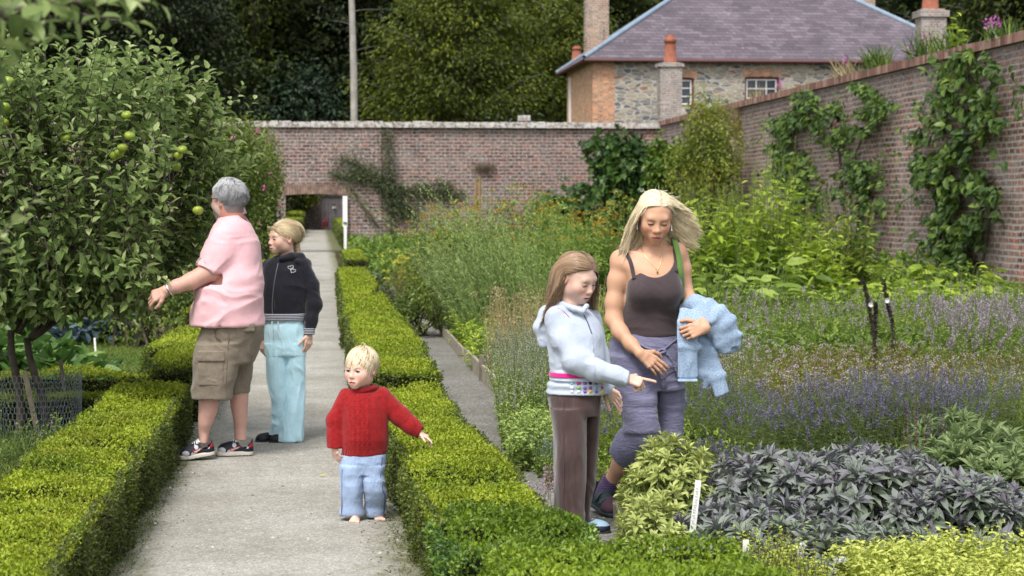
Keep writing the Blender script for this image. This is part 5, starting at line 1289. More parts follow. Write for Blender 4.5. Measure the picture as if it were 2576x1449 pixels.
# ---- brick
def brickmat(name, axis, c1, c2, mortar, bw=.24, bh=.088, ms=.012, dark=(.10, .085, .08, 1), lichen=None, zt=4.3, patch=.5, seed=0.0, top_dark=False):
    k = NT(name); co = k.coord(); sp = k.n('ShaderNodeSeparateXYZ'); k.l(co, sp.inputs[0]); cb = k.n('ShaderNodeCombineXYZ')
    k.l(k.math('ADD', sp.outputs[axis], k.math('MULTIPLY', k.noise(co, 3.1, 3), .10)), cb.inputs[0]); k.l(sp.outputs[2], cb.inputs[1]); wv = k.noise(co, 2.2, 3)
    k.l(k.math('ADD', sp.outputs[2], k.math('MULTIPLY', wv, .045)), cb.inputs[1])
    b = k.n('ShaderNodeTexBrick'); b.inputs['Scale'].default_value = 1; b.inputs['Brick Width'].default_value = bw; b.inputs['Row Height'].default_value = bh
    b.inputs['Mortar Size'].default_value = ms; b.inputs['Mortar Smooth'].default_value = .4; b.inputs['Bias'].default_value = -.1
    b.inputs['Color1'].default_value = c1; b.inputs['Color2'].default_value = c2; b.inputs['Mortar'].default_value = mortar; k.l(cb.outputs[0], b.inputs['Vector'])
    # per brick variation from a stepped noise
    sx = k.math('FLOOR', k.math('MULTIPLY', sp.outputs[axis], 1 / bw * 1.0)); sz = k.math('FLOOR', k.math('MULTIPLY', sp.outputs[2], 1 / bh))
    cc = k.n('ShaderNodeCombineXYZ'); k.l(sx, cc.inputs[0]); k.l(sz, cc.inputs[1]); wn = k.n('ShaderNodeTexWhiteNoise'); k.l(cc.outputs[0], wn.inputs['Vector'])
    var = k.ramp(wn.outputs['Value'], [(0, (.45, .42, .46, 1)), (.25, (.75, .72, .74, 1)), (.7, (1.05, 1, 1, 1)), (.92, (1.5, 1.1, .95, 1)), (1, (1.7, 1.6, 1.5, 1))])
    c = k.mix(k.math('MULTIPLY', k.math('SUBTRACT', 1.0, b.outputs['Fac']), .85), b.outputs['Color'], var, 'MULTIPLY')
    n1 = k.noise(co, .9 + seed, 7, .74, .6); n2 = k.noise(co, 5.0, 6, .7); n3 = k.noise(k.coord((1.2, 1.2, .25)), 2.2, 5, .7, .5)
    c = k.mix(k.math('MULTIPLY', k.ramp(n1, [(.44, (0, 0, 0)), (.62, (1, 1, 1))]), patch), c, mortar)
    c = k.mix(k.math('MULTIPLY', k.ramp(n3, [(.52, (0, 0, 0)), (.70, (1, 1, 1))]), .55), c, dark)
    c = k.mix(k.math('MULTIPLY', k.ramp(n2, [(.55, (0, 0, 0)), (.72, (1, 1, 1))]), .5), c, (.38, .35, .32, 1))
    if top_dark:
        tp = k.math('MULTIPLY', k.ramp(k.math('ADD', k.math('MULTIPLY', sp.outputs[2], 1 / zt), k.math('MULTIPLY', k.math('SUBTRACT', n2, .5), .35)), [(.72, (0, 0, 0)), (1.0, (1, 1, 1))]), .6); c = k.mix(tp, c, dark)
    c = k.mix(k.math('MULTIPLY', k.ramp(k.noise(co, 13, 4, .75), [(.54, (0, 0, 0)), (.62, (1, 1, 1))]), .65), c, (.50, .48, .45, 1))
    if lichen: c = k.mix(k.math('MULTIPLY', k.ramp(k.noise(co, 7, 5, .7), [(.42, (0, 0, 0)), (.56, (1, 1, 1))]), .85), c, lichen)
    h = k.math('ADD', k.math('MULTIPLY', b.outputs['Fac'], -1.0), k.math('MULTIPLY', n2, .8))
    return k.done(k.bsdf(c, .93, k.bump(h, .5, .02), .1))
YW = 65.7; XWR = 11.35
ZT = ZV(1200, 322, YW)                       # underside of the coping
MAT['bw_far'] = brickmat('weathered_brick', 0, (.095, .046, .040, 1), (.22, .100, .078, 1), (.29, .265, .24, 1), .27, .112, .020, patch=.40)
MAT['cope'] = brickmat('lichened_coping', 0, (.20, .15, .13, 1), (.30, .24, .21, 1), (.25, .23, .2, 1), .30, .13, .01, lichen=(.56, .55, .52, 1))
xd0, xd1 = XY(718, YW), XY(862, YW) + .17; zd = ZV(800, 490, YW)
wl = empty('brick_wall', (0, YW, 0), 'long weathered red brick wall across the far end of the garden, with the arched doorway', 'wall')
def part(m, name, mat, parent, off=None, smooth=False, label=None):
    o = m.build(name, mat, parent, smooth, label)
    if off is not None:
        o.data.transform(Matrix.Translation(-Vector(off)))
    return o
xp = XY(960, YW); xs0 = -16.0
m = MA(); OFF = (0, YW, 0)
m.box((xs0, YW - .06, -.1), (xd0, YW + .42, ZT)); m.box((xd1, YW - .06, -.1), (xp, YW + .42, ZT)); m.box((xd0, YW - .058, zd + .34), (xd1, YW + .42, ZT)); m.box((xp, YW, -.1), (XWR + .3, YW + .42, ZT))
part(m, 'wall_face', MAT['bw_far'], wl, OFF)
m = MA(); nb = 26
for i in range(nb):
    t0, t1 = i / nb, (i + 1) / nb; x0 = xd0 - .12 + (xd1 - xd0 + .24) * t0; x1 = xd0 - .12 + (xd1 - xd0 + .24) * t1 - .016; dz = .05 * math.sin(math.pi * (t0 + t1) / 2)
    m.box((x0, YW - .085 - .01 * (i % 3), zd + dz - .02), (x1, YW + .40, zd + .335 + dz * .4), 0, random.random())
k = NT('arch_brick'); c = k.ramp(k.noise(k.coord(), 6, 4), [(.3, (.14, .09, .075, 1)), (.7, (.34, .24, .19, 1))]); k.done(k.bsdf(c, .9, k.bump(k.noise(k.coord(), 30, 3), .4, .02), .1))
part(m, 'lintel_arch', k.m, wl, OFF)
m = MA(); r = rng(1); x = xs0
while x < XWR + .2:                           # uneven coping, stone by stone
    L_ = r.uniform(.28, .7); t = (x - xd0) / 16; z0 = ZT + .002; h_ = r.uniform(.15, .18); oy = r.uniform(-.02, .02)
    m.box((x, YW - .16 + oy, z0), (x + L_ - .012, YW + .52 + oy, z0 + h_), 0, r.random()); m.box((x + .02, YW - .02 + oy, z0 + h_), (x + L_ - .03, YW + .40 + oy, z0 + h_ + r.uniform(.02, .045)), 0, r.random()); x += L_
part(m, 'coping', MAT['cope'], wl, OFF)
m = MA(); m.box((XY(1305, YW), YW + .05, ZT + .25), (XY(1335, YW), YW + .42, ZT + .43)); part(m, 'coping_block', MAT['cope'], wl, OFF)
# right-hand wall
MAT['bw_right'] = brickmat('old_red_brick', 1, (.17, .08, .062, 1), (.36, .17, .125, 1), (.44, .39, .35, 1), .27, .105, .023, patch=.55, top_dark=True)
wr = empty('brick_wall', (XWR, 45, 0), 'tall red brick wall running along the right side of the garden, with climbing plants trained on it', 'wall'); OFR = (XWR, 45, 0)
ZR = W(2576, 112, 31.95)[2]
m = MA(); m.box((XWR, 18, -.1), (XWR + .42, YW, ZR)); part(m, 'wall_face', MAT['bw_right'], wr, OFR)
m = MA(); y = 18.0
while y < YW:
    m.box((XWR - .075 - r.uniform(0, .012), y, ZR + .002), (XWR + .50, y + .105, ZR + .155 + r.uniform(0, .012)), 0, r.random()); y += .118
k = NT('edge_bricks'); c = k.ramp(k.attr('rnd'), [(0, (.17, .095, .08, 1)), (.6, (.30, .17, .135, 1)), (1, (.38, .27, .22, 1))]); c = k.mix(.5, c, k.ramp(k.noise(k.coord(), 4, 5, .7), [(.35, (.6, .6, .6, 1)), (.7, (1.2, 1.15, 1.1, 1))]), 'MULTIPLY'); k.done(k.bsdf(c, .9, k.bump(k.noise(k.coord(), 40, 3), .3, .01), .1))
part(m, 'brick_coping', k.m, wr, OFR)
# white gate standing open in the doorway
gt = empty('garden_gate', (xd1 - .1, YW, 0), 'white painted gate standing open against the right jamb of the doorway', 'gate')
wp = plain('white_paint', (.74, .74, .72, 1), .5, 20, .08, .1)
m = MA(); xg = xd1 - .17; m.box((xg, YW - .30, .85), (xg + .15, YW - .06, zd - .04)); m.box((xg + .03, YW - .95, .06), (xg + .12, YW - .16, .85)); m.box((xg + .015, YW - .28, zd - .28), (xg + .13, YW - .06, zd - .10)); part(m, 'gate_leaf', wp, gt, (xd1 - .1, YW, 0))
m = MA(); m.bar((xg + .02, YW - .34, .98), (xg + .13, YW - .34, .98), .05, .06); part(m, 'latch', plain('iron', (.05, .05, .05, 1)), gt, (xd1 - .1, YW, 0))
# wall and door seen through the doorway
YB = 127.0
bw = empty('brick_wall', (0, YB, 0), 'dark garden wall seen far off through the doorway', 'wall')
m = MA(); da, db = XY(808, YB), XY(862, YB); dz1 = ZV(830, 495, YB); m.box((-14, YB, -.1), (da, YB + .4, 4.6)); m.box((db, YB, -.1), (14, YB + .4, 4.6)); m.box((da, YB, dz1), (db, YB + .4, 4.6))
part(m, 'wall_face', brickmat('dark_brick', 0, (.06, .045, .04, 1), (.09, .06, .05, 1), (.10, .09, .08, 1)), bw, (0, YB, 0))
m = MA(); m.box((da, YB + .08, 0), (db, YB + .14, dz1)); dr_ = part(m, 'door', plain('grey_door', (.15, .13, .14, 1), .7, 3, .2), bw, (0, YB, 0))
m = MA(); 
for i in range(1, 6): m.box((da + (db - da) * i / 6 - .01, YB + .060, .02), (da + (db - da) * i / 6 + .01, YB + .079, dz1 - .02))
part(m, 'door_boards', plain('door_gap', (.06, .05, .055, 1)), bw, (0, YB, 0)).parent = dr_
m = MA(); m.box((XY(836, YB), YB + .03, 1.35), (XY(845, YB), YB + .055, 1.5)); part(m, 'notice', wp, bw, (0, YB, 0)).parent = dr_

# ---- house
C0 = W(1490, 517, 86.0); C0[2] = 0
d2 = ray(795, 517); d2 = unit(np.array([d2[0], d2[1], 0])); d1 = np.array([d2[1], -d2[0], 0])
hz = math.atan2(d1[1], d1[0])
house = empty('stone_house', tuple(C0), 'stone and brick house with a hipped purple slate roof beyond the garden wall', 'house', rz=hz)
def local(U, V, yy=0.0):                       # front plane (offset yy) coordinates from a pixel
    d = ray(U, V); n = d2; t = ((C0 + d2 * yy) @ n - np.array([0, 0, CAMZ]) @ n) / (d @ n); p = np.array([0, 0, CAMZ]) + d * t - C0
    return p @ d1, p[2]
HE = local(1600, 150)[1]; HL = local(2452, 150)[0]; HD = 8.8
def stonemat():
    k = NT('rubble_stone'); co = k.coord((1.0, 1.0, 2.6)); wr_ = k.noise(k.coord(), 1.6, 3)
    mp = k.n('ShaderNodeVectorMath', operation='ADD'); k.l(co, mp.inputs[0]); 
    ml = k.n('ShaderNodeVectorMath', operation='SCALE'); ml.inputs['Scale'].default_value = .25; nz = k.n('ShaderNodeTexNoise'); nz.inputs['Scale'].default_value = 3; k.l(k.coord(), nz.inputs['Vector']); k.l(nz.outputs['Color'], ml.inputs[0]); k.l(ml.outputs[0], mp.inputs[1])
    v = k.n('ShaderNodeTexVoronoi'); v.inputs['Scale'].default_value = 2.5; k.l(mp.outputs[0], v.inputs['Vector'])
    e = k.n('ShaderNodeTexVoronoi', feature='DISTANCE_TO_EDGE'); e.inputs['Scale'].default_value = 2.5; k.l(mp.outputs[0], e.inputs['Vector'])
    sc = k.n('ShaderNodeSeparateColor'); k.l(v.outputs['Color'], sc.inputs[0])
    c = k.ramp(sc.outputs[0], [(0, (.10, .11, .13, 1)), (.3, (.22, .21, .19, 1)), (.6, (.30, .26, .19, 1)), (.85, (.36, .34, .28, 1)), (1, (.24, .14, .09, 1))])
    c = k.mix(.5, c, k.ramp(k.noise(k.coord(), 9, 4), [(.3, (.7, .7, .7, 1)), (.7, (1.2, 1.2, 1.2, 1))]), 'MULTIPLY')
    c = k.mix(k.ramp(e.outputs['Distance'], [(.02, (1, 1, 1)), (.07, (0, 0, 0))]), c, (.46, .43, .38, 1))
    return k.done(k.bsdf(c, .9, k.bump(e.outputs['Distance'], .5, .05), .1))
MAT['stone'] = stonemat()
MAT['obrick'] = brickmat('orange_brick', 0, (.42, .19, .09, 1), (.50, .26, .13, 1), (.46, .36, .26, 1), .23, .085, .012, patch=.25, dark=(.25, .17, .12, 1))
MAT['obrick_side'] = brickmat('orange_brick_side', 1, (.50, .26, .13, 1), (.58, .33, .17, 1), (.56, .43, .30, 1), .23, .085, .012, patch=.3, dark=(.35, .24, .16, 1))
wins = []
for (ua, ub, vt, vb) in ((1662, 1746, 195, 268), (1874, 1960, 193, 300)):
    xa, z1 = local(ua, vt); xb, z0 = local(ub, vb); wins.append((xa, xb, z0, z1))
m = MA(); xq = local(1546, 200)[0]
xs = [xq] + [v for w_ in wins for v in (w_[0], w_[1])] + [HL]
for i in range(0, len(xs), 2): m.box((xs[i], 0, -.1), (xs[i + 1], .5, HE))
for (xa, xb, z0, z1) in wins: m.box((xa, 0, -.1), (xb, .5, z0)); m.box((xa, 0, z1), (xb, .5, HE))
m.box((HL - .5, .5, -.1), (HL, HD, HE)); m.box((.5, HD - .5, -.1), (HL - .5, HD, HE)); m.build('front_wall', MAT['stone'], house)
m = MA(); m.box((0, -.012, -.1), (xq, .5, HE)); m.build('brick_corner', MAT['obrick'], house)
m = MA(); m.box((-.003, .5, -.1), (.5, HD, HE)); m.build('side_wall', MAT['obrick_side'], house)
m = MA(); m.box((-.10, 7.3, 0), (-.004, 7.5, HE - .3)); m.build('downpipe', wp, house)
red = plain('dark_red_paint', (.16, .035, .03, 1), .5, 20, .1, .1); pane = plain('window_glass', (.03, .04, .06, 1), .08, 2, .3, 0, spec=.6)
for (xa, xb, z0, z1) in wins:
    f = MA(); t = .09
    for bx in ((xa, z0, xa + t, z1), (xb - t, z0, xb, z1), (xa + t, z1 - t, xb - t, z1), (xa + t, z0, xb - t, z0 + t)): f.box((bx[0], .12, bx[1]), (bx[2], .24, bx[3]))
    w_ = f.build('window', red, house)
    s_ = MA(); a, b, c_, d_ = xa + t, xb - t, z0 + t, z1 - t; g_ = .055
    for bx in ((a, c_, a + g_, d_), (b - g_, c_, b, d_), (a + g_, d_ - g_, b - g_, d_), (a + g_, c_, b - g_, c_ + g_)): s_.box((bx[0], .15, bx[1]), (bx[2], .20, bx[3]))
    for i in (1, 2): x_ = a + (b - a) * i / 3; s_.box((x_ - .02, .16, c_ + g_), (x_ + .02, .19, d_ - g_))
    nrow = max(2, round((d_ - c_) / .42))
    for i in range(1, nrow): z_ = c_ + (d_ - c_) * i / nrow; s_.box((a + g_, .163, z_ - .02), (b - g_, .187, z_ + .02))
    s_.build('sash', wp, w_)
    p_ = MA(); p_.box((a, .205, c_), (b, .215, d_)); p_.build('glass', pane, w_)
    a_ = MA(); n_ = 15
    for i in range(n_):
        u = (i + .5) / n_ - .5; xm = (xa + xb) / 2 + u * (xb - xa + .25); zc = z1 + .10 - u * u * .35; a_.box((xm - .048, -.02, zc - .06), (xm + .048, .10, zc + .27), 0, random.random(), rot=0)
    a_.build('brick_arch', k.m if False else MAT['obrick'], w_)
# roof
ov = .42; x0, x1, y0, y1 = -ov, HL + ov, -ov, HD + ov; hw = (y1 - y0) / 2; RZ = HE + .02; RH = hw * .66
def slatemat():
    k = NT('purple_slate'); co = k.coord(); sp = k.n('ShaderNodeSeparateXYZ'); k.l(co, sp.inputs[0]); cb = k.n('ShaderNodeCombineXYZ'); k.l(k.math('ADD', sp.outputs[0], k.math('MULTIPLY', sp.outputs[1], .37)), cb.inputs[0]); k.l(sp.outputs[2], cb.inputs[1])
    b = k.n('ShaderNodeTexBrick'); b.inputs['Scale'].default_value = 1; b.inputs['Brick Width'].default_value = .52; b.inputs['Row Height'].default_value = .150; b.inputs['Mortar Size'].default_value = .013; b.inputs['Mortar Smooth'].default_value = .5
    b.inputs['Color1'].default_value = (.092, .076, .094, 1); b.inputs['Color2'].default_value = (.155, .132, .156, 1); b.inputs['Mortar'].default_value = (.045, .038, .05, 1); k.l(cb.outputs[0], b.inputs['Vector'])
    n1 = k.noise(co, .5, 5, .7); n2 = k.noise(co, 1.2, 6, .75, .4); n3 = k.noise(k.coord((.3, .3, 4)), 2, 4)
    c = k.mix(.7, b.outputs['Color'], k.ramp(n1, [(.3, (.66, .64, .66, 1)), (.7, (1.3, 1.25, 1.2, 1))]), 'MULTIPLY')
    c = k.mix(k.math('MULTIPLY', k.ramp(n2, [(.62, (0, 0, 0)), (.72, (1, 1, 1))]), .6), c, (.33, .36, .30, 1))
    c = k.mix(k.math('MULTIPLY', k.ramp(k.noise(co, 6, 5, .7), [(.60, (0, 0, 0)), (.68, (1, 1, 1))]), .4), c, (.38, .37, .36, 1))
    return k.done(k.bsdf(c, .62, k.bump(k.math('ADD', b.outputs['Fac'], n3), .4, .03), .3))
m = MA(); v = [(x0, y0, RZ), (x1, y0, RZ), (x1, y1, RZ), (x0, y1, RZ), (x0 + hw, y0 + hw, RZ + RH), (x1 - hw, y0 + hw, RZ + RH)]
m.add(v, [[0, 1, 5, 4], [2, 3, 4, 5]]); m.add(v, [[1, 2, 5], [3, 0, 4]]); m.add([(x0, y0, RZ - .004), (x1, y0, RZ - .004), (x1, y1, RZ - .004), (x0, y1, RZ - .004)], [[3, 2, 1, 0]]); roof = m.build('roof', slatemat(), house)
m = MA(); A = np.array(v); lead = plain('blue_lead', (.21, .27, .34, 1), .5, 3, .15, .1)
for a, b in ((0, 4), (1, 5), (2, 5), (3, 4), (4, 5)): m.tubes(np.array([A[a] + [0, 0, .03], A[b] + [0, 0, .03]]), np.array([.11, .11]), 8)
m.build('hip_flashing', lead, roof, True)
m = MA()
for a, b in ((0, 1), (1, 2), (2, 3), (3, 0)): m.tubes(np.array([A[a] - [0, 0, .08], A[b] - [0, 0, .08]]), np.array([.075, .075]), 6)
m.build('gutter', plain('red_gutter', (.13, .06, .06, 1), .5), roof, True)
# chimneys of the house
MAT['chim'] = brickmat('chimney_brick', 0, (.25, .13, .08, 1), (.40, .27, .17, 1), (.42, .38, .32, 1), .23, .095, .016, patch=.35)
terra = plain('terracotta', (.27, .095, .058, 1), .8, 6, .25, .2)
def chimney(name, U0, U1, Vtop, yoff, depth, z0, parent, pots=(), cap=.0):
    (xa, zt), (xb, _) = local(U0, Vtop, yoff), local(U1, Vtop, yoff); m = MA(); m.box((xa, yoff, z0), (xb, yoff + depth, zt))
    if cap: m.box((xa - .07, yoff - .07, zt), (xb + .07, yoff + depth + .07, zt + cap))
    c = m.build(name, MAT['chim'], parent)
    for (ua, ub, vt) in pots:
        (pa, zp), (pb, _) = local(ua, vt, yoff + depth / 2), local(ub, vt, yoff + depth / 2); xc = (pa + pb) / 2; rr = (pb - pa) / 2; zb = zt + cap; p = MA()
        prof = [(0, 1.0), (.15, 1.02), (.17, .92), (.7, .84), (.8, .80), (.82, .98), (.92, .98), (.95, .86), (1, .84)]
        P_ = np.array([(xc, yoff + depth / 2, zb + t * (zp - zb)) for t, _ in prof]); p.tubes(P_, np.array([q * rr for _, q in prof]), 14); p.build('chimney_pot', terra, c, True)
    return c
chimney('chimney', 1475, 1532, -40, 3.4, .8, HE + .2, house)
chimney('chimney', 2150, 2202, -30, 7.6, .6, HE + .5, house)
# detached stacks: things of their own
def stack(U0, U1, Vtop, y, label, pot, mat=None, cap=.12):
    pa = W(U0, Vtop, y); pb = W(U1, Vtop, y); cx = (pa[0] + pb[0]) / 2; wd = (pb[0] - pa[0]) / 2; st = empty('chimney_stack', (cx, y, 0), label, 'chimney')
    m = MA(); zt = pa[2]; m.box((-wd * .92, -wd * .8, -.1), (wd * .92, wd * .8, zt - cap * 1.5)); m.box((-wd * 1.08, -wd * .95, zt - cap * 1.5), (wd * 1.08, wd * .95, zt - cap * .3)); m.box((-wd * .8, -wd * .7, zt - cap * .3), (wd * .8, wd * .7, zt)); m.build('brick_shaft', mat or MAT['chim'], st)
    u0, u1, vt = pot; qa = W(u0, vt, y); qb = W(u1, vt, y); rr = (qb[0] - qa[0]) / 2; xc = (qa[0] + qb[0]) / 2 - cx; zp = qa[2]; p = MA()
    prof = [(0, 1.08), (.05, 1.08), (.06, .98), (.62, .88), (.72, .84), (.73, .98), (.86, .96), (.88, .74), (1, .70)]
    p.tubes(np.array([(xc, 0, zt + t * (zp - zt)) for t, _ in prof]), np.array([q * rr for _, q in prof]), 16); p.build('chimney_pot', terra, st, True); return st
MAT['chim2'] = brickmat('grey_brick', 0, (.20, .15, .14, 1), (.30, .25, .22, 1), (.38, .36, .33, 1), .23, .09, .016, patch=.6)
stack(1655, 1714, 158, 78.0, 'grey brick chimney stack with a terracotta pot in front of the house', (1670, 1702, 88), MAT['chim2'])
stack(2308, 2376, 24, 74.0, 'pale stone chimney stack with an orange pot at the right end of the house', (2320, 2362, -40), MAT['chim2'], .2)
stack(1436, 1466, 150, 100.0, 'small terracotta chimney pot behind the left eaves of the house', (1438, 1464, 116), MAT['chim2'])
# ------------------------------------------------------------------ plants
def G3(*a): return tuple(a) + (1,)
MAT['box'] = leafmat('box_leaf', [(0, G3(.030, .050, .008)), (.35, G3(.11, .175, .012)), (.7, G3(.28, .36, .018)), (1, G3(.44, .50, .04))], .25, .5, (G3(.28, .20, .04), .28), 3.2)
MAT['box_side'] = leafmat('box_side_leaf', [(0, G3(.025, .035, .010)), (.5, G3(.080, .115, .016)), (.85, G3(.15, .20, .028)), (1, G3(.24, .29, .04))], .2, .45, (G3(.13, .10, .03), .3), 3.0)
MAT['box_dark'] = leafmat('box_dark_leaf', [(0, G3(.015, .035, .014)), (.45, G3(.055, .120, .024)), (.8, G3(.15, .25, .035)), (1, G3(.30, .40, .05))], .2, .4)
MAT['box_fresh'] = leafmat('box_fresh_leaf', [(0, G3(.035, .07, .008)), (.5, G3(.13, .21, .014)), (1, G3(.30, .40, .03))], .25, .45)
MAT['twig'] = soilmat('hedge_twigs', (.010, .011, .005, 1), (.030, .032, .012, 1), 30)
MAT['stem_g'] = plain('green_stem', (.09, .13, .04, 1), .8, 20, .2, 0)
MAT['stem_b'] = plain('brown_stem', (.10, .07, .05, 1), .9, 20, .3, .2)
MAT['bark'] = plain('bark', (.085, .07, .055, 1), .95, 14, .45, .6, .01)
MAT['straw'] = plain('straw_stem', (.28, .23, .10, 1), .9, 20, .2, 0)

def hedge(x0, x1, y0, y1, h, label, n_top=9000, n_side=6000, L=.018, seed=0, x0b=None, x1b=None, mats=None, wob=.045, group='clipped box hedges', topr=(.35, 1.0), name='box_hedge'):
    """clipped hedge: twiggy core plus a shell of leaves; x0b,x1b = edges at the far end"""
    n_top *= 1; r = rng(seed + 100); x0b = x0 if x0b is None else x0b; x1b = x1 if x1b is None else x1b
    xa = lambda y: x0 + (x0b - x0) * (y - y0) / (y1 - y0); xb = lambda y: x1 + (x1b - x1) * (y - y0) / (y1 - y0)
    ox, oy = (x0 + x1) / 2, (y0 + y1) / 2
    def bulge(p):
        d = (vnoise(p, 2.3, seed) - .5) * 2 * wob + (vnoise(p, 7, seed + 1) - .5) * wob; return d
    m = MA(); ins = .030; ny = max(4, int((y1 - y0) / .25)); nx = 5
    # core
    ys = np.linspace(y0 + ins, y1 - ins, ny); prof = [(0, 0), (0, .5), (0, 1), (.25, 1), (.5, 1), (.75, 1), (1, 1), (1, .5), (1, 0)]
    V = np.array([[(xa(y) + ins + (xb(y) - xa(y) - 2 * ins) * u, y, -.02 + (h - ins) * v) for u, v in prof] for y in ys]).reshape(-1, 3)
    V[:, 2] += (bulge(V) * (V[:, 2] > .1)); k_ = len(prof); idx = np.arange(ny * k_).reshape(ny, k_)
    m.add(V - [ox, oy, 0], np.stack([idx[:-1, :-1], idx[:-1, 1:], idx[1:, 1:], idx[1:, :-1]], -1).reshape(-1, 4), 1, .5)
    for e in (0, ny - 1): q = V[idx[e]]; m.add(np.array([q[0], q[2], q[6], q[8]]) - [ox, oy, 0], [[0, 1, 2, 3]], 1)
    def lay(P, Nn, mi, rr, Ls):
        kp = vnoise(P, 13, seed + 8) + .35 * vnoise(P, 3, seed + 2) + .5 * r.random(len(P)) > .52; P, Nn, rr = P[kp], Nn[kp], rr[kp]
        P = P + Nn * (bulge(P) + r.normal(-.004, .010, len(P)))[:, None]
        D = unit(Nn * .55 + r.normal(0, .62, P.shape) + [0, 0, .25]); up_ = unit(Nn + r.normal(0, .7, P.shape))
        m.leaves(P - [ox, oy, 0], D, up_, Ls * r.uniform(.6, 1.3, len(P)), Ls * r.uniform(.5, .8, len(P)), np.clip(rr, 0, 1), 'tri', .1, .25, mi)
    LY = y1 - y0; wx = ((x1 - x0) + (x1b - x0b)) / 2
    n = int(n_top * LY * wx); y = r.uniform(y0, y1, n); u = r.random(n); P = np.stack([xa(y) + (xb(y) - xa(y)) * u, y, np.full(n, h)], 1)
    P[:, 2] -= np.clip(np.abs(u - .5) - .42, 0, 1) * .35; tr_ = topr[0] + (topr[1] - topr[0]) * (.5 * r.random(n) + .5 * vnoise(P, 9, seed + 3)) ; tr_ *= .72 + .5 * vnoise(P, 1.6, seed + 6)
    lay(P, np.tile([0, 0, 1.], (n, 1)), 0, tr_, L)
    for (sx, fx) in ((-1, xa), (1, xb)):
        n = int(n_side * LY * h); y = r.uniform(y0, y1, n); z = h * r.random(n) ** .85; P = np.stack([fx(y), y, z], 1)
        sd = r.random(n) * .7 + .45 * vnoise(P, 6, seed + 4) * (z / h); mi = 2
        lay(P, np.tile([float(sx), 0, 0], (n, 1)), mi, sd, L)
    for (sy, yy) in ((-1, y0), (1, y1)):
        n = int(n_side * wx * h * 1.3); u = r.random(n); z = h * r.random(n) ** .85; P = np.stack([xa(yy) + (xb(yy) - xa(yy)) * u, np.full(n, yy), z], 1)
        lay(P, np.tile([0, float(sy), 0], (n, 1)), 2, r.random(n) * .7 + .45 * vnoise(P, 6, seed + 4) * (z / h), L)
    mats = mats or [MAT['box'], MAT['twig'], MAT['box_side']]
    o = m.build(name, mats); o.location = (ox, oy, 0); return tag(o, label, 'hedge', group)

def blob_leaves(m, r, C, R, n, L, Wd, shape='tri', mi=0, out=.8, droop=.2, rr=None, tilt=.6, shell=.45, off=(0, 0, 0), curl=.15):
    """leaves through an ellipsoid, denser at its outside"""
    d = unit(r.normal(size=(n, 3))); rad = (shell + (1 - shell) * r.random(n) ** .6)
    P = np.array(C) + d * np.array(R) * rad[:, None] * (1 + (vnoise(d * 2.2 + np.array(C), 1, 3)[:, None] - .5) * .5)
    D = unit(d * out + r.normal(0, .6, (n, 3)) - [0, 0, droop]); U_ = unit(r.normal(0, tilt, (n, 3)) + [0, 0, 1.] + d * .4)
    rv = r.random(n) if rr is None else np.clip(rr + r.normal(0, .18, n), 0, 1)
    m.leaves(P - np.array(off), D, U_, L * r.uniform(.6, 1.3, n), Wd * r.uniform(.7, 1.2, n), rv, shape, curl, .2, mi)

def bush(name, C, R, label, cat, mat, n=4000, L=.05, Wd=.03, shape='tri', blobs=12, seed=0, group=None, stem=True, extra=None, bs=(.35, .6), **kw):
    """shrub as many unequal leaf clumps around stems; origin on the ground"""
    r = rng(seed + 500); C = np.array(C, float); R = np.array(R, float); off = np.array([C[0], C[1], 0.0]); m = MA(); cs = []
    for i in range(blobs):
        d = unit(r.normal(size=3)); f = r.random() ** .45 * .75; c = C + d * R * f; rs = R * r.uniform(*bs); cs.append(c)
        blob_leaves(m, r, c, rs, int(n / blobs), L, Wd, shape, 0, rr=r.uniform(.25, .75), off=off, **kw)
    if stem:
        P = []
        for c in cs:
            b = np.array([C[0] + r.normal(0, .12 * R[0]), C[1] + r.normal(0, .12 * R[1]), 0]); t = np.linspace(0, 1, 6)[:, None]; q = b + (c - b) * t + np.array([0, 0, 1]) * np.sin(t * 3.1) * .05 * R[2]; P.append(q - off)
        m.tubes(np.array(P), np.tile(np.linspace(.022, .006, 6) * max(.5, R.max()), (len(P), 1)), 5, 1)
    if extra: extra(m, r, off)
    o = m.build(name, [mat, MAT['bark'] if stem else mat] + ([kw2 for kw2 in EXTRA_M])); o.location = tuple(off); return tag(o, label, cat, group)
EXTRA_M = []

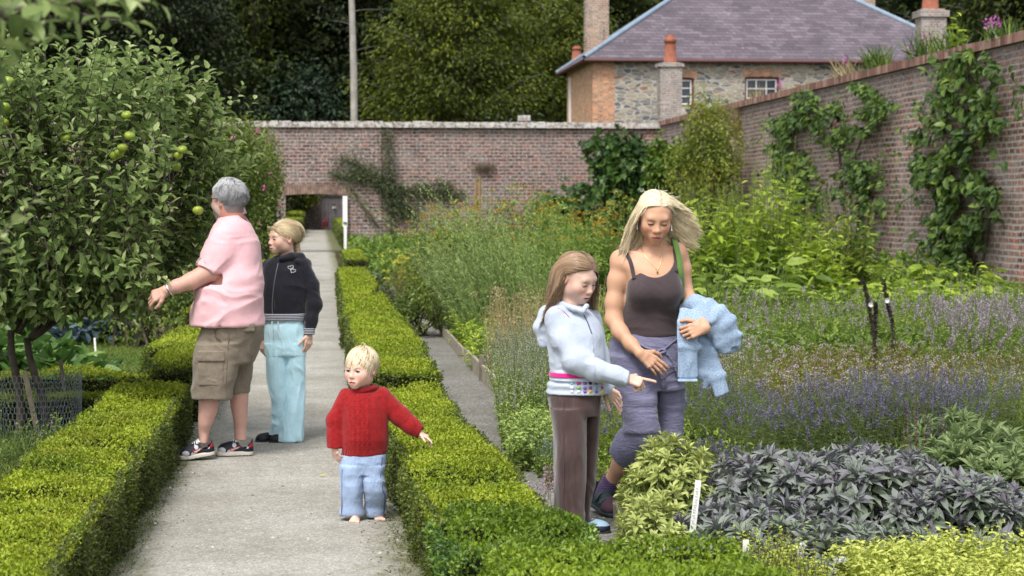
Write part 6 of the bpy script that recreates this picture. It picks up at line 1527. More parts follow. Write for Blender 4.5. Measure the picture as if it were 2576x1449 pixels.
def stand(name, base, H, label, cat, matl, mats, seed=0, leaf=(.04, .015), per=14, lean=.12, spike=None, shape='tri', kind=None, group=None, stemr=.0025, wob=.03, start=.1, spread=.6, origin=None, whorl=False, droop=.1, tip=None, head=None):
    """herbaceous stems: base (n,3), H (n,) heights; leaves along each; optional flower spike or head at the top"""
    r = rng(seed + 900); n = len(base); M_ = 7; t = np.linspace(0, 1, M_); off = np.array(origin if origin is not None else [base[:, 0].mean(), base[:, 1].mean(), 0.0])
    ln = r.normal(0, lean, (n, 2)); P = np.zeros((n, M_, 3)); P[:, :, 2] = base[:, 2:3] + H[:, None] * t; P[:, :, 0] = base[:, :1] + ln[:, :1] * H[:, None] * t ** 1.6; P[:, :, 1] = base[:, 1:2] + ln[:, 1:2] * H[:, None] * t ** 1.6
    P += r.normal(0, wob, (n, M_, 3)) * .3 * t[None, :, None] * H[:, None, None]
    m = MA(); m.tubes(P - off, np.tile(stemr * (1 - .6 * t), (n, 1)), 3, 1, .5)
    top = 1 - (spike['frac'] if spike else 0)
    N_ = n * per; si = np.repeat(np.arange(n), per); tt = start + (top - start) * np.tile(np.linspace(0, 1, per), n) + r.normal(0, .02, N_); tt = np.clip(tt, 0, 1) * (M_ - 1); i0 = np.clip(tt.astype(int), 0, M_ - 2); f = (tt - i0)[:, None]
    Q = P[si, i0] * (1 - f) + P[si, i0 + 1] * f; az = (r.random(N_) * 6.283 if not whorl else np.tile(np.arange(per) * 2.4, n) + np.repeat(r.random(n) * 6.28, per))
    el = r.normal(.35, .35, N_); D = np.stack([np.cos(az) * np.cos(el), np.sin(az) * np.cos(el), np.sin(el) - droop], 1); U_ = unit(np.stack([-np.cos(az) * np.sin(el), -np.sin(az) * np.sin(el), np.cos(el)], 1) + r.normal(0, .3, (N_, 3)))
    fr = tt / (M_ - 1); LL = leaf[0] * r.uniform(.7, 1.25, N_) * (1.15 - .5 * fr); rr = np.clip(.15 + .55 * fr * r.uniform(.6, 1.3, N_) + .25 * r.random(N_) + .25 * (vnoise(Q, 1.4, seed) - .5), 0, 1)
    m.leaves(Q - off, D, U_, LL, leaf[1] / leaf[0] * LL, rr, shape, .25, .2, 0)
    mm = [matl, mats]
    if spike:
        keep = r.random(n) < spike.get('share', 1); idx = np.where(keep)[0]; k_ = spike['k']; N2 = len(idx) * k_; s2 = np.repeat(idx, k_); u = np.tile(np.linspace(0, 1, k_), len(idx)) + r.normal(0, .02, N2)
        tt = np.clip(top + (1 - top) * u, 0, .9999) * (M_ - 1); i0 = np.clip(tt.astype(int), 0, M_ - 2); f = (tt - i0)[:, None]; Q = P[s2, i0] * (1 - f) + P[s2, i0 + 1] * f
        az = r.random(N2) * 6.283; D = np.stack([np.cos(az), np.sin(az), r.normal(.5, .3, N2)], 1); sz = spike['size'] * r.uniform(.6, 1.2, N2) * (1.1 - .5 * np.abs(u - .4))
        m.leaves(Q - off, D, r.normal(size=(N2, 3)), sz, sz * .6, np.clip(r.random(N2) * .7 + .3 * u, 0, 1), 'tri', .2, .3, 2); mm.append(spike['mat'])
    if head:
        keep = r.random(n) < head.get('share', 1); idx = np.where(keep)[0]; k_ = head['k']; s2 = np.repeat(idx, k_); N2 = len(s2); d = unit(r.normal(size=(N2, 3)) * [1, 1, head.get('flat', .7)] + [0, 0, .2]); c = P[s2, -1] + d * head['R'] * np.array([1, 1, head.get('flat', .7)])
        m.leaves(c - off, d, r.normal(size=(N2, 3)), head['size'], head['size'] * .8, r.random(N2), 'tri', .2, .3, len(mm)); mm.append(head['mat'])
    o = m.build(name, mm); o.location = tuple(off); return tag(o, label, cat, group, kind)

def area(r, n, x0, x1, y0, y1, z=0.0, ok=None):
    P = np.stack([r.uniform(x0, x1, n), r.uniform(y0, y1, n), np.full(n, z)], 1)
    return P if ok is None else P[ok(P)]
def pixarea(r, n, poly, ymin, ymax, seed=0):
    """random ground points whose depth lies in a band, bounded left/right by pixel columns given at the two depths"""
    (ul0, ur0), (ul1, ur1) = poly; t = r.random(n); y = ymin + (ymax - ymin) * t; ul = ul0 + (ul1 - ul0) * t; ur = ur0 + (ur1 - ur0) * t; U = ul + (ur - ul) * r.random(n)
    d = FW[None] + RT[None] * ((U - 1288) / F)[:, None]; return np.stack([d[:, 0] / d[:, 1] * y, y, 0 * y], 1)

# ---- hedges
hedge(-1.40, -.90, 4.6, 13.35, .355, 'long low box hedge on the near left, with yellow green top, beside the path', 11000, 9000, .017, 1, x1b=-.87, x0b=-1.33)
hedge(-5.2, -1.34, 13.30, 13.72, .285, 'low box hedge running left from the far end of the near left hedge', 6000, 5000, .020, 2)
hedge(-1.22, -.84, 14.3, 16.5, .42, 'box hedge block just behind the man on the left of the path', 8000, 6000, .020, 3)
hedge(-5.5, -1.24, 14.7, 15.15, .30, 'dark low box hedge running left behind the stakes and netting', 5000, 5000, .022, 4)
hedge(-1.45, -1.05, 16.8, 19.2, .36, 'farther bright box hedge block left of the man, beside the lawn', 6000, 4500, .022, 5)
hedge(-1.45, -1.0, 21.5, 46, .42, 'distant box hedge beside the left edge of the path behind the people', 1500, 1200, .04, 6)
hedge(.43, .90, 7.70, 13.25, .335, 'long low box hedge right of the path, beside the toddler', 12000, 10000, .017, 7, x0b=.33, x1b=.80, wob=.045)
hedge(.28, .80, 13.35, 18.5, .425, 'taller box hedge block right of the path behind the toddler', 7500, 6000, .020, 8, x1b=.84)
hedge(.28, .83, 18.75, 20.9, .40, 'short box hedge block, third from the toddler on the right of the path', 6000, 5000, .022, 9)
hedge(.26, .80, 21.2, 36.5, .40, 'long farther box hedge right of the path, leading to the doorway', 3000, 2200, .030, 10, x0b=.33, x1b=.84)
hedge(.46, .88, 37.2, 43.5, .55, 'farthest box hedge block on the right of the path, taller than the others', 2500, 2000, .035, 11)
hedge(.47, .98, 6.85, 7.66, .335, 'dark glossy box hedge end at the girl\'s feet', 12000, 12000, .020, 12, mats=[MAT['box_fresh'], MAT['twig'], MAT['box_dark']], wob=.07, topr=(.15, .8))
hedge(.60, 1.55, 5.0, 6.80, .385, 'blurred bright green box hedge along the bottom edge of the view', 9000, 9000, .020, 13, mats=[MAT['box_fresh'], MAT['twig'], MAT['box_fresh']], x0b=.56, x1b=1.42, wob=.06, topr=(.3, 1.0))
hedge(-1.75, -.95, 96, 104, .85, 'green hedge block nearest the doorway in the garden beyond', 500, 500, .10, 14)
hedge(-1.75, -1.0, 108, 122, 1.1, 'tall green hedge block farther back in the garden beyond the doorway', 300, 300, .12, 15)
hedge(.85, 1.6, 70, 118, .7, 'hedge along the right of the path beyond the doorway', 300, 300, .12, 16)

# ---- apple tree
MAT['apple_leaf'] = leafmat('apple_leaf', [(0, G3(.075, .12, .035)), (.4, G3(.17, .25, .07)), (.75, G3(.30, .39, .13)), (1, G3(.48, .56, .26))], .45, .5, spec=.3)
MAT['apple'] = None
k = NT('apple_skin'); c = k.ramp(k.noise(k.coord(), 9, 3), [(.3, (.20, .28, .025, 1)), (.7, (.34, .42, .05, 1))]); k.done(k.bsdf(c, .35, None, .5)); MAT['apple'] = k.m
def inpoly(P, poly):
    x, y = P[:, 0], P[:, 1]; ins = np.zeros(len(P), bool); j = len(poly) - 1
    for i in range(len(poly)):
        xi, yi = poly[i]; xj, yj = poly[j]; c = ((yi > y) != (yj > y)) & (x < (xj - xi) * (y - yi) / (yj - yi + 1e-9) + xi); ins ^= c; j = i
    return ins
def shoots(m, base, tips, r, leafL=.075, per=15, matl=0, mats=1, rad=.006, off=(0, 0, 0), sag=.1, f0=.25, rb=0.0):
    n = len(tips); M_ = 9; t = np.linspace(0, 1, M_)[None, :, None]; P = base[:, None] * (1 - t) + tips[:, None] * t; L_ = np.linalg.norm(tips - base, axis=1)[:, None, None]
    P = P + np.array([0, 0, 1.]) * (t ** 2 - t) * sag * L_ + (r.normal(0, .025, (n, M_, 3)) * np.sin(t * 3.14)) * L_
    m.tubes(P - off, rad * (1.15 - np.linspace(0, 1, M_))[None] * np.ones((n, 1)), 5, mats)
    N_ = n * per; si = np.repeat(np.arange(n), per); u = f0 + (1 - f0) * np.tile(np.linspace(0, 1, per), n); tt = np.clip(u, 0, .999) * (M_ - 1); i0 = tt.astype(int); f = (tt - i0)[:, None]
    Q = P[si, i0] * (1 - f) + P[si, i0 + 1] * f; ax_ = unit(P[si, i0 + 1] - P[si, i0]); az = np.tile(np.arange(per) * 2.4, n) + np.repeat(r.random(n) * 6.28, per); e1 = unit(np.cross(ax_, [0.01, 0, 1.])); e2 = np.cross(ax_, e1)
    side = e1 * np.cos(az)[:, None] + e2 * np.sin(az)[:, None]; D = unit(side * .8 + ax_ * (.45 + .5 * u[:, None] ** 3) + [0, 0, -.12] + r.normal(0, .2, (N_, 3)))
    U_ = unit(np.array([0, 0, 1.]) + side * -.15 + ax_ * .5 + r.normal(0, .35, (N_, 3))); LL = leafL * r.uniform(.7, 1.2, N_) * (1.0 - .35 * u ** 4)
    rr = np.clip(.35 + .25 * u + r.normal(0, .22, N_) + rb, 0, 1)
    m.leaves(Q - off, D, U_, LL, LL * r.uniform(.50, .66, N_), rr, 'oval', .22, .28, matl)
def apple_tree():
    r = rng(42); yb = 12.95; bx = XY(32, yb); off = np.array([bx, yb, 0.0]); root = empty('apple_tree', tuple(off), 'large apple tree with green apples on the left, the man reaching into it', 'tree')
    poly = [(-260, 60), (0, 110), (110, 95), (170, 120), (235, 75), (262, 110), (330, 110), (375, 95), (440, 125), (470, 175), (525, 180), (560, 250), (585, 300), (575, 380), (640, 395), (605, 450), (560, 520), (520, 600), (470, 690), (430, 750), (380, 775), (310, 750), (220, 730), (100, 780), (-100, 830), (-260, 800)]
    core = np.array([XY(180, yb), yb, 1.15])
    U = r.uniform(-260, 640, 5200); V = r.uniform(60, 860, 5200); k_ = inpoly(np.stack([U, V], 1), poly); U, V = U[k_], V[k_]
    yy = yb + np.clip(r.normal(0, .55, len(U)), np.where(U > 440, .0, -.95), 1.3)
    T = np.array([W(u, v, y) for u, v, y in zip(U, V, yy)])[:1120]
    dr = unit(T - core + [0, 0, .05]); dr = unit(dr * .8 + [0, 0, .45] + r.normal(0, .22, T.shape)); ln = r.uniform(.25, .6, len(T)); B = T - dr * ln[:, None]; k_ = B[:, 2] > .86; T, B = T[k_], B[k_]
    m = MA(); shoots(m, B, T, r, .088, 12, 0, 1, .0045, off, .12, .12)
    U = r.uniform(-60, 390, 260); V = r.uniform(640, 815, 260); k_ = V < 830 - .10 * np.abs(U - 120); T = np.array([W(u, v, y) for u, v, y in zip(U[k_], V[k_], r.uniform(12.2, 13.2, k_.sum()))]); B = T + np.array([-.1, .1, .28]) + r.normal(0, .12, T.shape); shoots(m, B, T, r, .075, 9, 0, 1, .004, off, -.1, .1, -.05)
    # long leading shoots above the outline
    tips = np.array([W(u, v, y) for u, v, y in ((238, 62, 12.8), (165, 110, 12.6), (330, 96, 12.9), (378, 88, 12.7), (436, 112, 12.6), (525, 172, 12.7), (110, 88, 12.9), (580, 250, 12.8), (640, 250, 13.3), (642, 388, 13.0), (500, 205, 12.9), (285, 120, 12.5), (60, 130, 12.5), (575, 420, 12.9), (300, 250, 12.0), (180, 330, 11.9), (390, 330, 12.0), (440, 500, 12.0), (240, 480, 12.0), (20, 80, 12.8), (200, 95, 12.9), (345, 130, 13.0), (405, 100, 13.1), (490, 150, 13.2), (545, 190, 13.0), (610, 215, 13.2), (615, 330, 13.0), (660, 345, 13.3))])
    B = tips - unit(unit(tips - core) * .75 + [.05, 0, .55]) * r.uniform(.75, 1.05, (len(tips), 1)); shoots(m, B, tips, r, .090, 22, 0, 1, .006, off, .12, .25, .12)
    # low branch the man is holding
    tips = np.array([W(525, 652, 12.05), W(470, 735, 12.1), (W(420, 700, 12.0)), W(400, 800, 12.2), W(300, 815, 12.3), W(380, 640, 12.2)]); B = np.array([W(300, 760, 12.6), W(250, 700, 12.6), W(230, 700, 12.6), W(250, 730, 12.6), W(120, 740, 12.7), W(230, 700, 12.5)])
    shoots(m, B, tips, r, .062, 16, 0, 1, .006, off, -.1, .35, .15)
    m.build('crown', [MAT['apple_leaf'], MAT['bark']], root)
    m = MA(); b0 = np.array([bx, yb, -.02]); b1 = np.array([XY(95, yb), yb + .15, -.02]); limbs = []
    for b, fork, tl in ((b0, W(40, 830, yb), [(110, 600), (30, 500), (250, 560), (140, 380), (60, 250), (-60, 420)]), (b1, W(80, 850, yb + .1), [(330, 600), (230, 450), (420, 560), (320, 330), (400, 430), (470, 350)])):
        t = np.linspace(0, 1, 8)[:, None]; q = b + (fork - b) * t + np.array([.03, .02, 0]) * np.sin(t * 5); m.tubes((q - off)[None], np.linspace(.030, .022, 8)[None], 9)
        for (u, v) in tl:
            e = W(u, v, yb + r.uniform(-.5, .5)); t = np.linspace(0, 1, 10)[:, None]; q = fork + (e - fork) * t + np.array([0, 0, -1.]) * np.sin(t * 3.14) * .06 + r.normal(0, .010, (10, 3)); m.tubes((q - off)[None], np.linspace(.020, .007, 10)[None], 7)
            for _ in range(4):
                a = q[r.integers(3, 9)]; e2 = a + unit(np.array([r.normal(0, .6), r.normal(0, .5), .8])) * r.uniform(.3, .6); m.tubes((a + (e2 - a) * np.linspace(0, 1, 5)[:, None] - off)[None], np.linspace(.008, .003, 5)[None], 5)
    m.build('trunk', MAT['bark'], root, True)
    prof = np.array([(-.78, .0), (-.80, .18), (-.72, .45), (-.45, .80), (0, 1.0), (.45, .92), (.72, .62), (.84, .30), (.78, .12), (.68, .0)])
    a0 = None
    for (u, v, y) in ((308, 372, 12.15), (300, 385, 12.2), (326, 342, 12.1), (458, 377, 12.2), (448, 392, 12.25), (22, 204, 12.3), (12, 272, 12.2), (287, 392, 12.25), (318, 290, 12.15), (445, 420, 12.5), (165, 348, 12.3), (498, 530, 12.2), (10, 310, 12.3)):
        c = W(u, v, y) - off
        if a0 is None:
            am = MA(); am.tubes(np.stack([0 * prof[:, 0], 0 * prof[:, 0], prof[:, 0] * .030], 1), prof[:, 1] * .033 + .0005, 14, 0); am.tubes(np.array([[0, 0, .022], [.004, 0, .050]]), np.array([.0018, .0015]), 5, 1)
            a0 = am.build('apple', [MAT['apple'], MAT['bark']], root, True); a0.location = tuple(c)
        else:
            a = a0.copy(); COL.objects.link(a); a.location = tuple(c); a.scale = (r.uniform(.85, 1.1),) * 3; a.rotation_euler = (r.normal(0, .3), r.normal(0, .3), r.random() * 6)
apple_tree()

def near_branch():
    r = rng(7); off = np.array([-1.75, 3.9, 0.0]); root = empty('apple_tree', tuple(off), 'out of focus apple tree whose leafy branches hang into the top left corner', 'tree')
    m = MA(); tips = []; B = []
    for (u, v, y) in ((405, 12, 4.3), (350, 55, 4.2), (330, 5, 4.0), (270, 12, 4.1), (225, 60, 4.0), (180, 20, 3.9), (150, 95, 3.9), (110, 60, 3.8), (90, 120, 3.9), (60, 40, 3.8), (30, 110, 3.8), (0, 160, 3.8), (-40, 60, 3.7), (10, 20, 3.9), (130, 10, 4.0), (-30, 190, 3.8), (200, -30, 4.0), (300, -40, 4.1)):
        tips.append(W(u, v, y)); B.append(W(u - r.uniform(110, 240), v - r.uniform(0, 60), y + r.uniform(-.1, .1)))
    shoots(m, np.array(B), np.array(tips), r, .058, 6, 0, 1, .004, off, .1, .3, .05)
    shoots(m, np.array([W(-150, 700, 4.2), W(-160, 1050, 4.0)]), np.array([W(95, 492, 4.3), W(12, 600, 4.1)]), r, .045, 9, 0, 1, .004, off, .1, .4, .25)
    m.build('crown', [MAT['apple_leaf'], MAT['bark']], root)
    m = MA(); t = np.linspace(0, 1, 10)[:, None]
    m.tubes(((np.array([0, 0, -.02]) + (np.array([.15, .0, 1.5])) * t))[None], np.linspace(.05, .035, 10)[None], 9)
    for e in (W(60, 20, 3.9), W(250, 0, 4.1), W(-150, 700, 4.2), W(-160, 1050, 4.0), W(-60, 60, 3.8)):
        a = np.array([.15, 0, 1.45]); m.tubes((a + (e - off - a) * t + np.array([0, 0, 1]) * np.sin(t * 3.14) * .12)[None], np.linspace(.022, .005, 10)[None], 7)
    m.build('trunk', MAT['bark'], root, True)
near_branch()

# ---- left side planting
MAT['rose_leaf'] = leafmat('rose_leaf', [(0, G3(.035, .06, .014)), (.5, G3(.10, .16, .025)), (1, G3(.26, .33, .06))], .3, .45, (G3(.20, .16, .03), .35), 1.2)
MAT['pink'+'_petal'] = leafmat('pink_petal', [(0, G3(.5, .10, .25)), (1, G3(.75, .35, .5))], .3, .6)
def petals(spots, mat_i, sz=.05, k_=8):
    def f(m, r, off):
        for s in spots:
            d = unit(r.normal(size=(k_, 3)) + [0, -.6, .3]); m.leaves(np.tile(np.array(s) - off, (k_, 1)), d, r.normal(size=(k_, 3)), sz, sz * .8, r.random(k_), 'tri', .2, .2, mat_i)
    return f
r = rng(3)
EXTRA_M = [MAT['pink_petal']]
for (U, V0, V1, hwid, y, lab, n, sd) in ((590, 235, 640, 120, 30, 'tall bush of roses beside the man\'s head, growing over the path edge', 9000, 1), (655, 300, 660, 62, 40, 'rounded green climbing rose against the left end of the brick wall', 8000, 2), (500, 300, 700, 90, 26, 'dense green shrub behind the apple tree, left of the man\'s head', 8000, 3)):
    a, b = W(U, V0, y), W(U, V1, y); s = y / F
    bush('rose_bush', (a[0], y, (a[2] + max(.3, b[2])) / 2), (hwid * s, .8, (a[2] - max(.3, b[2])) / 2 * 1.05), lab, 'shrub', MAT['rose_leaf'], n, .065, .04, 'tri', 16, sd, extra=petals([W(r.uniform(U - hwid, U + hwid), r.uniform(V0 + 60, V1 - 40), y - .75) for _ in range(7)], 2), out=.6)
bush('rose_bush', (XY(610, 50), 50, 1.7), (1.0, 1.0, 1.75), 'dark shrub filling the gap between the rose bushes and the doorway', 'shrub', MAT['rose_leaf'], 9000, .09, .055, 'tri', 16, 9)
bush('rose_bush', (XY(330, 22), 22, .9), (.9, .6, .9), 'pink flowered rose showing through the apple tree', 'shrub', MAT['rose_leaf'], 5000, .06, .04, 'tri', 12, 4, extra=petals([W(u, v, 21.3) for u, v in ((232, 580), (255, 570), (262, 585), (205, 600), (215, 560), (240, 600), (190, 575))], 2, .07))
for i, (U, y, h, wd) in enumerate(((440, 30, .55, .7), (330, 29, .8, .9), (470, 35, .6, .8), (100, 24, .6, .8), (10, 23, .8, .9), (50, 16.3, .42, .7), (150, 17.6, .34, .6), (-60, 16, .5, .8))):
    bush('leafy_vegetable', (XY(U, y), y, h * .5), (wd, .5, h * .55), ['leafy vegetable clump just left of the man\'s elbow', 'tall leafy vegetable clump behind the cabbages', 'leafy vegetable clump behind the man\'s hands', 'broad leaved clump left of the cabbages', 'large leafy clump at the far left under the apple tree', 'dark leafy clump directly behind the apple trunks', 'low leafy clump between the apple trunks and the cabbages', 'leafy clump cut off by the left edge'][i], 'vegetable', leafmat('veg_leaf%d' % i if False else 'vegetable_leaf', [(0, G3(.03, .07, .02)), (.6, G3(.10, .20, .04)), (1, G3(.22, .34, .08))], .3, .45) if i == 0 else bpy.data.materials['vegetable_leaf'], 420, .17, .10, 'oval', 6, 20 + i, group='vegetable clumps', stem=False)
EXTRA_M = []
# red cabbages
MAT['cab'] = leafmat('red_cabbage_leaf', [(0, G3(.035, .06, .075)), (.5, G3(.08, .13, .15)), (.8, G3(.14, .19, .21)), (1, G3(.06, .04, .10))], .1, .45)
MAT['cabheart'] = leafmat('cabbage_heart', [(0, G3(.03, .02, .06)), (1, G3(.09, .07, .14))], .1, .4)
def cabbage():
    r = rng(11); root = empty('red_cabbage', (0, 0, 0), 'x', 'cabbage', 'red cabbages'); m = MA(); th = 0
    for i in range(20):
        u = i / 20; th += 2.4; L_ = .34 - .12 * u; w_ = .30 - .08 * u; el = .15 + 1.0 * u; n1, n2 = 7, 7; A = []
        for a in range(n1):
            s = a / (n1 - 1); wd = w_ * math.sin(math.pi * min(1, .12 + s * .80)) ** .7
            for b in range(n2):
                t = b / (n2 - 1) - .5; rr = .03 + L_ * s * math.cos(el * (1 - .3 * s)); z = .08 + L_ * s * math.sin(el * (1.1 - .7 * s)) - .10 * s ** 3 * (1 - u); z += (t * 2) ** 2 * .07 + math.sin(t * 26 + i) * .010 * s
                A.append((rr * math.cos(th) - wd * t * math.sin(th), rr * math.sin(th) + wd * t * math.cos(th), z))
        ix = np.arange(n1 * n2).reshape(n1, n2); m.add(A, np.stack([ix[:-1, :-1], ix[1:, :-1], ix[1:, 1:], ix[:-1, 1:]], -1).reshape(-1, 4), 0, np.clip(.2 + .5 * r.random() + .3 * (1 - u), 0, 1))
    m.build('outer_leaves', MAT['cab'], root, True)
    g = MA(); t = np.linspace(-1, 1, 9); g.tubes(np.stack([0 * t, 0 * t, .16 + t * .09], 1), .11 * np.sqrt(np.clip(1 - t ** 2, .01, 1)), 14); g.build('heart', MAT['cabheart'], root, True); return root
cb0 = cabbage()
for i, (U, V, sc, lab) in enumerate(((282, 862, 1.0, 'nearest red cabbage, with its purple heart showing, left of the man\'s shorts'), (205, 855, 1.05, 'red cabbage second from the right in the front of the row'), (160, 870, .9, 'leftmost red cabbage in the front, half behind the apple trunk'), (300, 825, .8, 'small red cabbage at the back right beside the bare soil'), (235, 822, .85, 'red cabbage in the middle at the back'), (120, 835, .9, 'red cabbage at the back left under the apple branches'))):
    p = G(U, V); o = cb0 if i == 0 else copy_tree(cb0); o.location = (p[0], p[1], 0); o.scale = (sc,) * 3; o.rotation_euler = (0, 0, i * 1.3); o['label'] = lab
# soil mound
def mound():
    m = MA(); r_ = np.linspace(0, 1, 9); th = np.linspace(0, 2 * np.pi, 25)[:-1]; A = [(.75 * a * math.cos(t), .6 * a * math.sin(t), .13 * (1 - a * a) + .03 * vnoise(np.array([[a * math.cos(t) * 4, a * math.sin(t) * 4, 0]]))[0] - .02 * a) for a in r_ for t in th]
    ix = np.arange(9 * 24).reshape(9, 24); j = np.roll(np.arange(24), -1); m.add(A, np.stack([ix[:-1], ix[1:], ix[1:][:, j], ix[:-1][:, j]], -1).reshape(-1, 4)); o = m.build('soil', soilmat('bare_soil', (.06, .045, .03, 1), (.15, .12, .085, 1), 9), smooth=True); p = G(345, 838); o.location = (p[0], p[1], 0); o['kind'] = 'structure'
mound()
# stakes
MAT['stake'] = plain('pale_wood', (.42, .33, .21, 1), .85, 12, .2, .3); MAT['oldwood'] = plain('grey_wood', (.17, .14, .11, 1), .9, 12, .3, .3); MAT['label'] = plain('white_plastic', (.72, .72, .68, 1), .5, 25, .06, .05)
def stake(name, a, b, w_, t_, mat, label, cat, group=None):
    a = np.array(a); b = np.array(b); m = MA(); m.bar(a - a * [1, 1, 0] - [0, 0, .04], b - a * [1, 1, 0], w_, t_, up=(0, 1, 0)); o = m.build(name, mat); o.location = (a[0], a[1], 0); sb = o.modifiers.new('b', 'BEVEL'); sb.width = min(w_, t_) * .18; return tag(o, label, cat, group)
st1 = G(103, 1112); stake('wooden_stake', st1, W(62, 934, st1[1] + .05), .035, .02, MAT['stake'], 'pale wooden stake leaning in front of the netting', 'stake')
st2 = G(178, 1096); stake('wooden_stake', st2, W(152, 905, st2[1]), .022, .022, MAT['oldwood'], 'grey wooden stake at the right of the netting', 'stake')
p = G(148, 1070); stake('wooden_stake', p, W(146, 1018, p[1]), .025, .02, MAT['oldwood'], 'short stake stump inside the netting', 'stake')
p = G(242, 898); stake('plant_label', p, W(238, 850, p[1]), .022, .01, MAT['label'], 'white label stick in front of the red cabbages', 'plant label')
p = G(315, 815); stake('plant_label', p, W(314, 772, p[1]), .02, .01, MAT['stake'], 'thin stick beside the bare soil behind the cabbages', 'plant label')
# wire netting guard around the young trunks
def netting():
    cx, cy = XY(78, 12.85), 12.85; m = MA(); cell = .026; P = []; rx, ry = .30, .22; z0, z1 = .02, .50
    n = int(2 * math.pi * .27 / cell); rows_ = int((z1 - z0) / (cell * 1.5))
    def q(a, z): t = a / n * 2 * math.pi; s = 1 + .04 * math.sin(3 * t); return (rx * s * math.cos(t), ry * s * math.sin(t), z)
    for j in range(rows_):
        for i in range(n):
            o_ = .5 * (j % 2); z = z0 + j * cell * 1.5
            P.append((q(i + o_, z), q(i + o_, z + cell))); P.append((q(i + o_, z + cell), q(i + o_ + .5, z + cell * 1.5))); P.append((q(i + o_, z + cell), q(i + o_ - .5, z + cell * 1.5)))
    P = np.array(P); m.tubes(P, np.full((len(P), 2), .0011), 3); o = m.build('wire_netting', plain('galvanised_wire', (.20, .24, .25, 1), .5, 20, .1, 0, metal=.3)); o.location = (cx, cy, 0)
    return tag(o, 'wire netting guard standing round the apple trunks', 'netting')
netting()
# grass
MAT['grass'] = leafmat('grass_blade', [(0, G3(.035, .07, .012)), (.5, G3(.09, .155, .02)), (1, G3(.20, .27, .05))], .3, .55, (G3(.20, .19, .06), .4), .9)
def grass(name, P, H, wd, label, seed, clump=.35):
    r = rng(seed); n = len(P); D = unit(np.stack([r.normal(0, clump, n), r.normal(0, clump, n), np.ones(n)], 1)); Nn = np.stack([np.cos(r.random(n) * 6.3), np.sin(r.random(n) * 6.3), 0 * P[:, 0]], 1)
    m = MA(); m.leaves(P, D, Nn, H * r.uniform(.5, 1.3, n), wd, np.clip(r.random(n) * .7 + .5 * (vnoise(P, 1.5, seed) - .3), 0, 1), 'blade', .35, .1); o = m.build(name, MAT['grass']); return tag(o, label, 'grass', None, 'stuff')
r = rng(5)
grass('lawn_grass', area(r, 90000, -5.0, -1.0, 14.5, 30), .035, .006, 'short mown grass of the lawn left of the man', 1)
grass('rough_grass', area(r, 42000, -3.4, -1.36, 7.0, 13.25), .13, .006, 'long rough grass at the foot of the apple tree', 2, .5)
grass('path_edge_grass', np.concatenate([area(r, 2600, -.95, -.80, 7.5, 13) , area(r, 1200, .32, .44, 8, 13), area(r, 2600, .80, 1.0, 9, 20)]), .022, .004, 'tufts of grass along the edges of the gravel', 3, .7)
grass('grass_beyond', area(r, 9000, -6, -1.0, 67, 100), .10, .03, 'grass beside the path beyond the doorway', 4)
r = rng(6)
stand('cranesbill', area(r, 150, -2.3, -1.45, 11.2, 12.3), r.uniform(.15, .32, 150), 'cranesbill with small pink flowers between grass and hedge on the left', 'flowers', MAT['grass'], MAT['stem_g'], 12, (.04, .022), 9, .25, spike=None, head=dict(R=.006, k=5, size=.010, mat=leafmat('cranesbill_flower', [(0, G3(.5, .2, .45)), (1, G3(.7, .45, .7))], .3, .6), share=.12))
# ------------------------------------------------------------------ herb beds on the right
def LM(name, a, b, c, tr=.3, ro=.5, patch=None, ps=1.0): return leafmat(name, [(0, G3(*a)), (.5, G3(*b)), (1, G3(*c))], tr, ro, patch, ps)
MAT['lav_leaf'] = LM('lavender_leaf', (.06, .09, .03), (.14, .195, .06), (.26, .31, .12))
MAT['lav_flower'] = LM('lavender_flower', (.085, .07, .115), (.17, .15, .25), (.28, .25, .38), .25, .7)
MAT['mint_leaf'] = LM('mint_leaf', (.06, .10, .014), (.19, .27, .035), (.37, .45, .07))
MAT['mauve_fl'] = LM('mauve_flower', (.22, .17, .21), (.36, .29, .35), (.54, .47, .53), .3, .7)
MAT['white_pink'] = LM('pale_pink_flower', (.35, .22, .33), (.55, .42, .55), (.75, .66, .76), .3, .7)
MAT['marj_leaf'] = LM('marjoram_leaf', (.06, .10, .014), (.17, .25, .03), (.29, .38, .05), .3, .5, (G3(.15, .09, .05), .15), 2.5)
MAT['lime_leaf'] = LM('lime_green_leaf', (.11, .18, .02), (.29, .41, .04), (.50, .60, .08), .4)
MAT['sage_p'] = leafmat('purple_sage_leaf', [(0, G3(.08, .11, .06)), (.32, G3(.17, .215, .135)), (.62, G3(.21, .24, .20)), (.84, G3(.19, .19, .215)), (1, G3(.12, .10, .125))], .1, .62)
MAT['sage_g'] = LM('golden_sage_leaf', (.13, .19, .035), (.33, .39, .10), (.55, .58, .22), .25, .6)
MAT['sage_green'] = LM('green_sage_leaf', (.07, .12, .04), (.17, .24, .09), (.29, .36, .16), .25, .6)
MAT['gold_marj'] = LM('golden_marjoram_leaf', (.20, .26, .04), (.45, .50, .09), (.68, .70, .20), .35)
MAT['tansy_leaf'] = LM('tansy_leaf', (.05, .10, .014), (.14, .23, .03), (.27, .37, .06))
MAT['tansy_fl'] = LM('tansy_button', (.28, .13, .015), (.42, .23, .02), (.55, .38, .04), .2, .8)
MAT['yellow_fl'] = LM('yellow_flower', (.6, .45, .02), (.75, .62, .04), (.8, .72, .15), .3, .7)
MAT['feather'] = LM('feathery_leaf', (.09, .15, .03), (.21, .30, .08), (.36, .45, .15), .3, .6)
MAT['fig_leaf'] = LM('fig_leaf', (.014, .04, .010), (.045, .10, .02), (.14, .22, .045), .25, .4)
MAT['wall_leaf'] = LM('wall_plant_leaf', (.02, .05, .012), (.07, .13, .022), (.20, .28, .045), .3, .42)
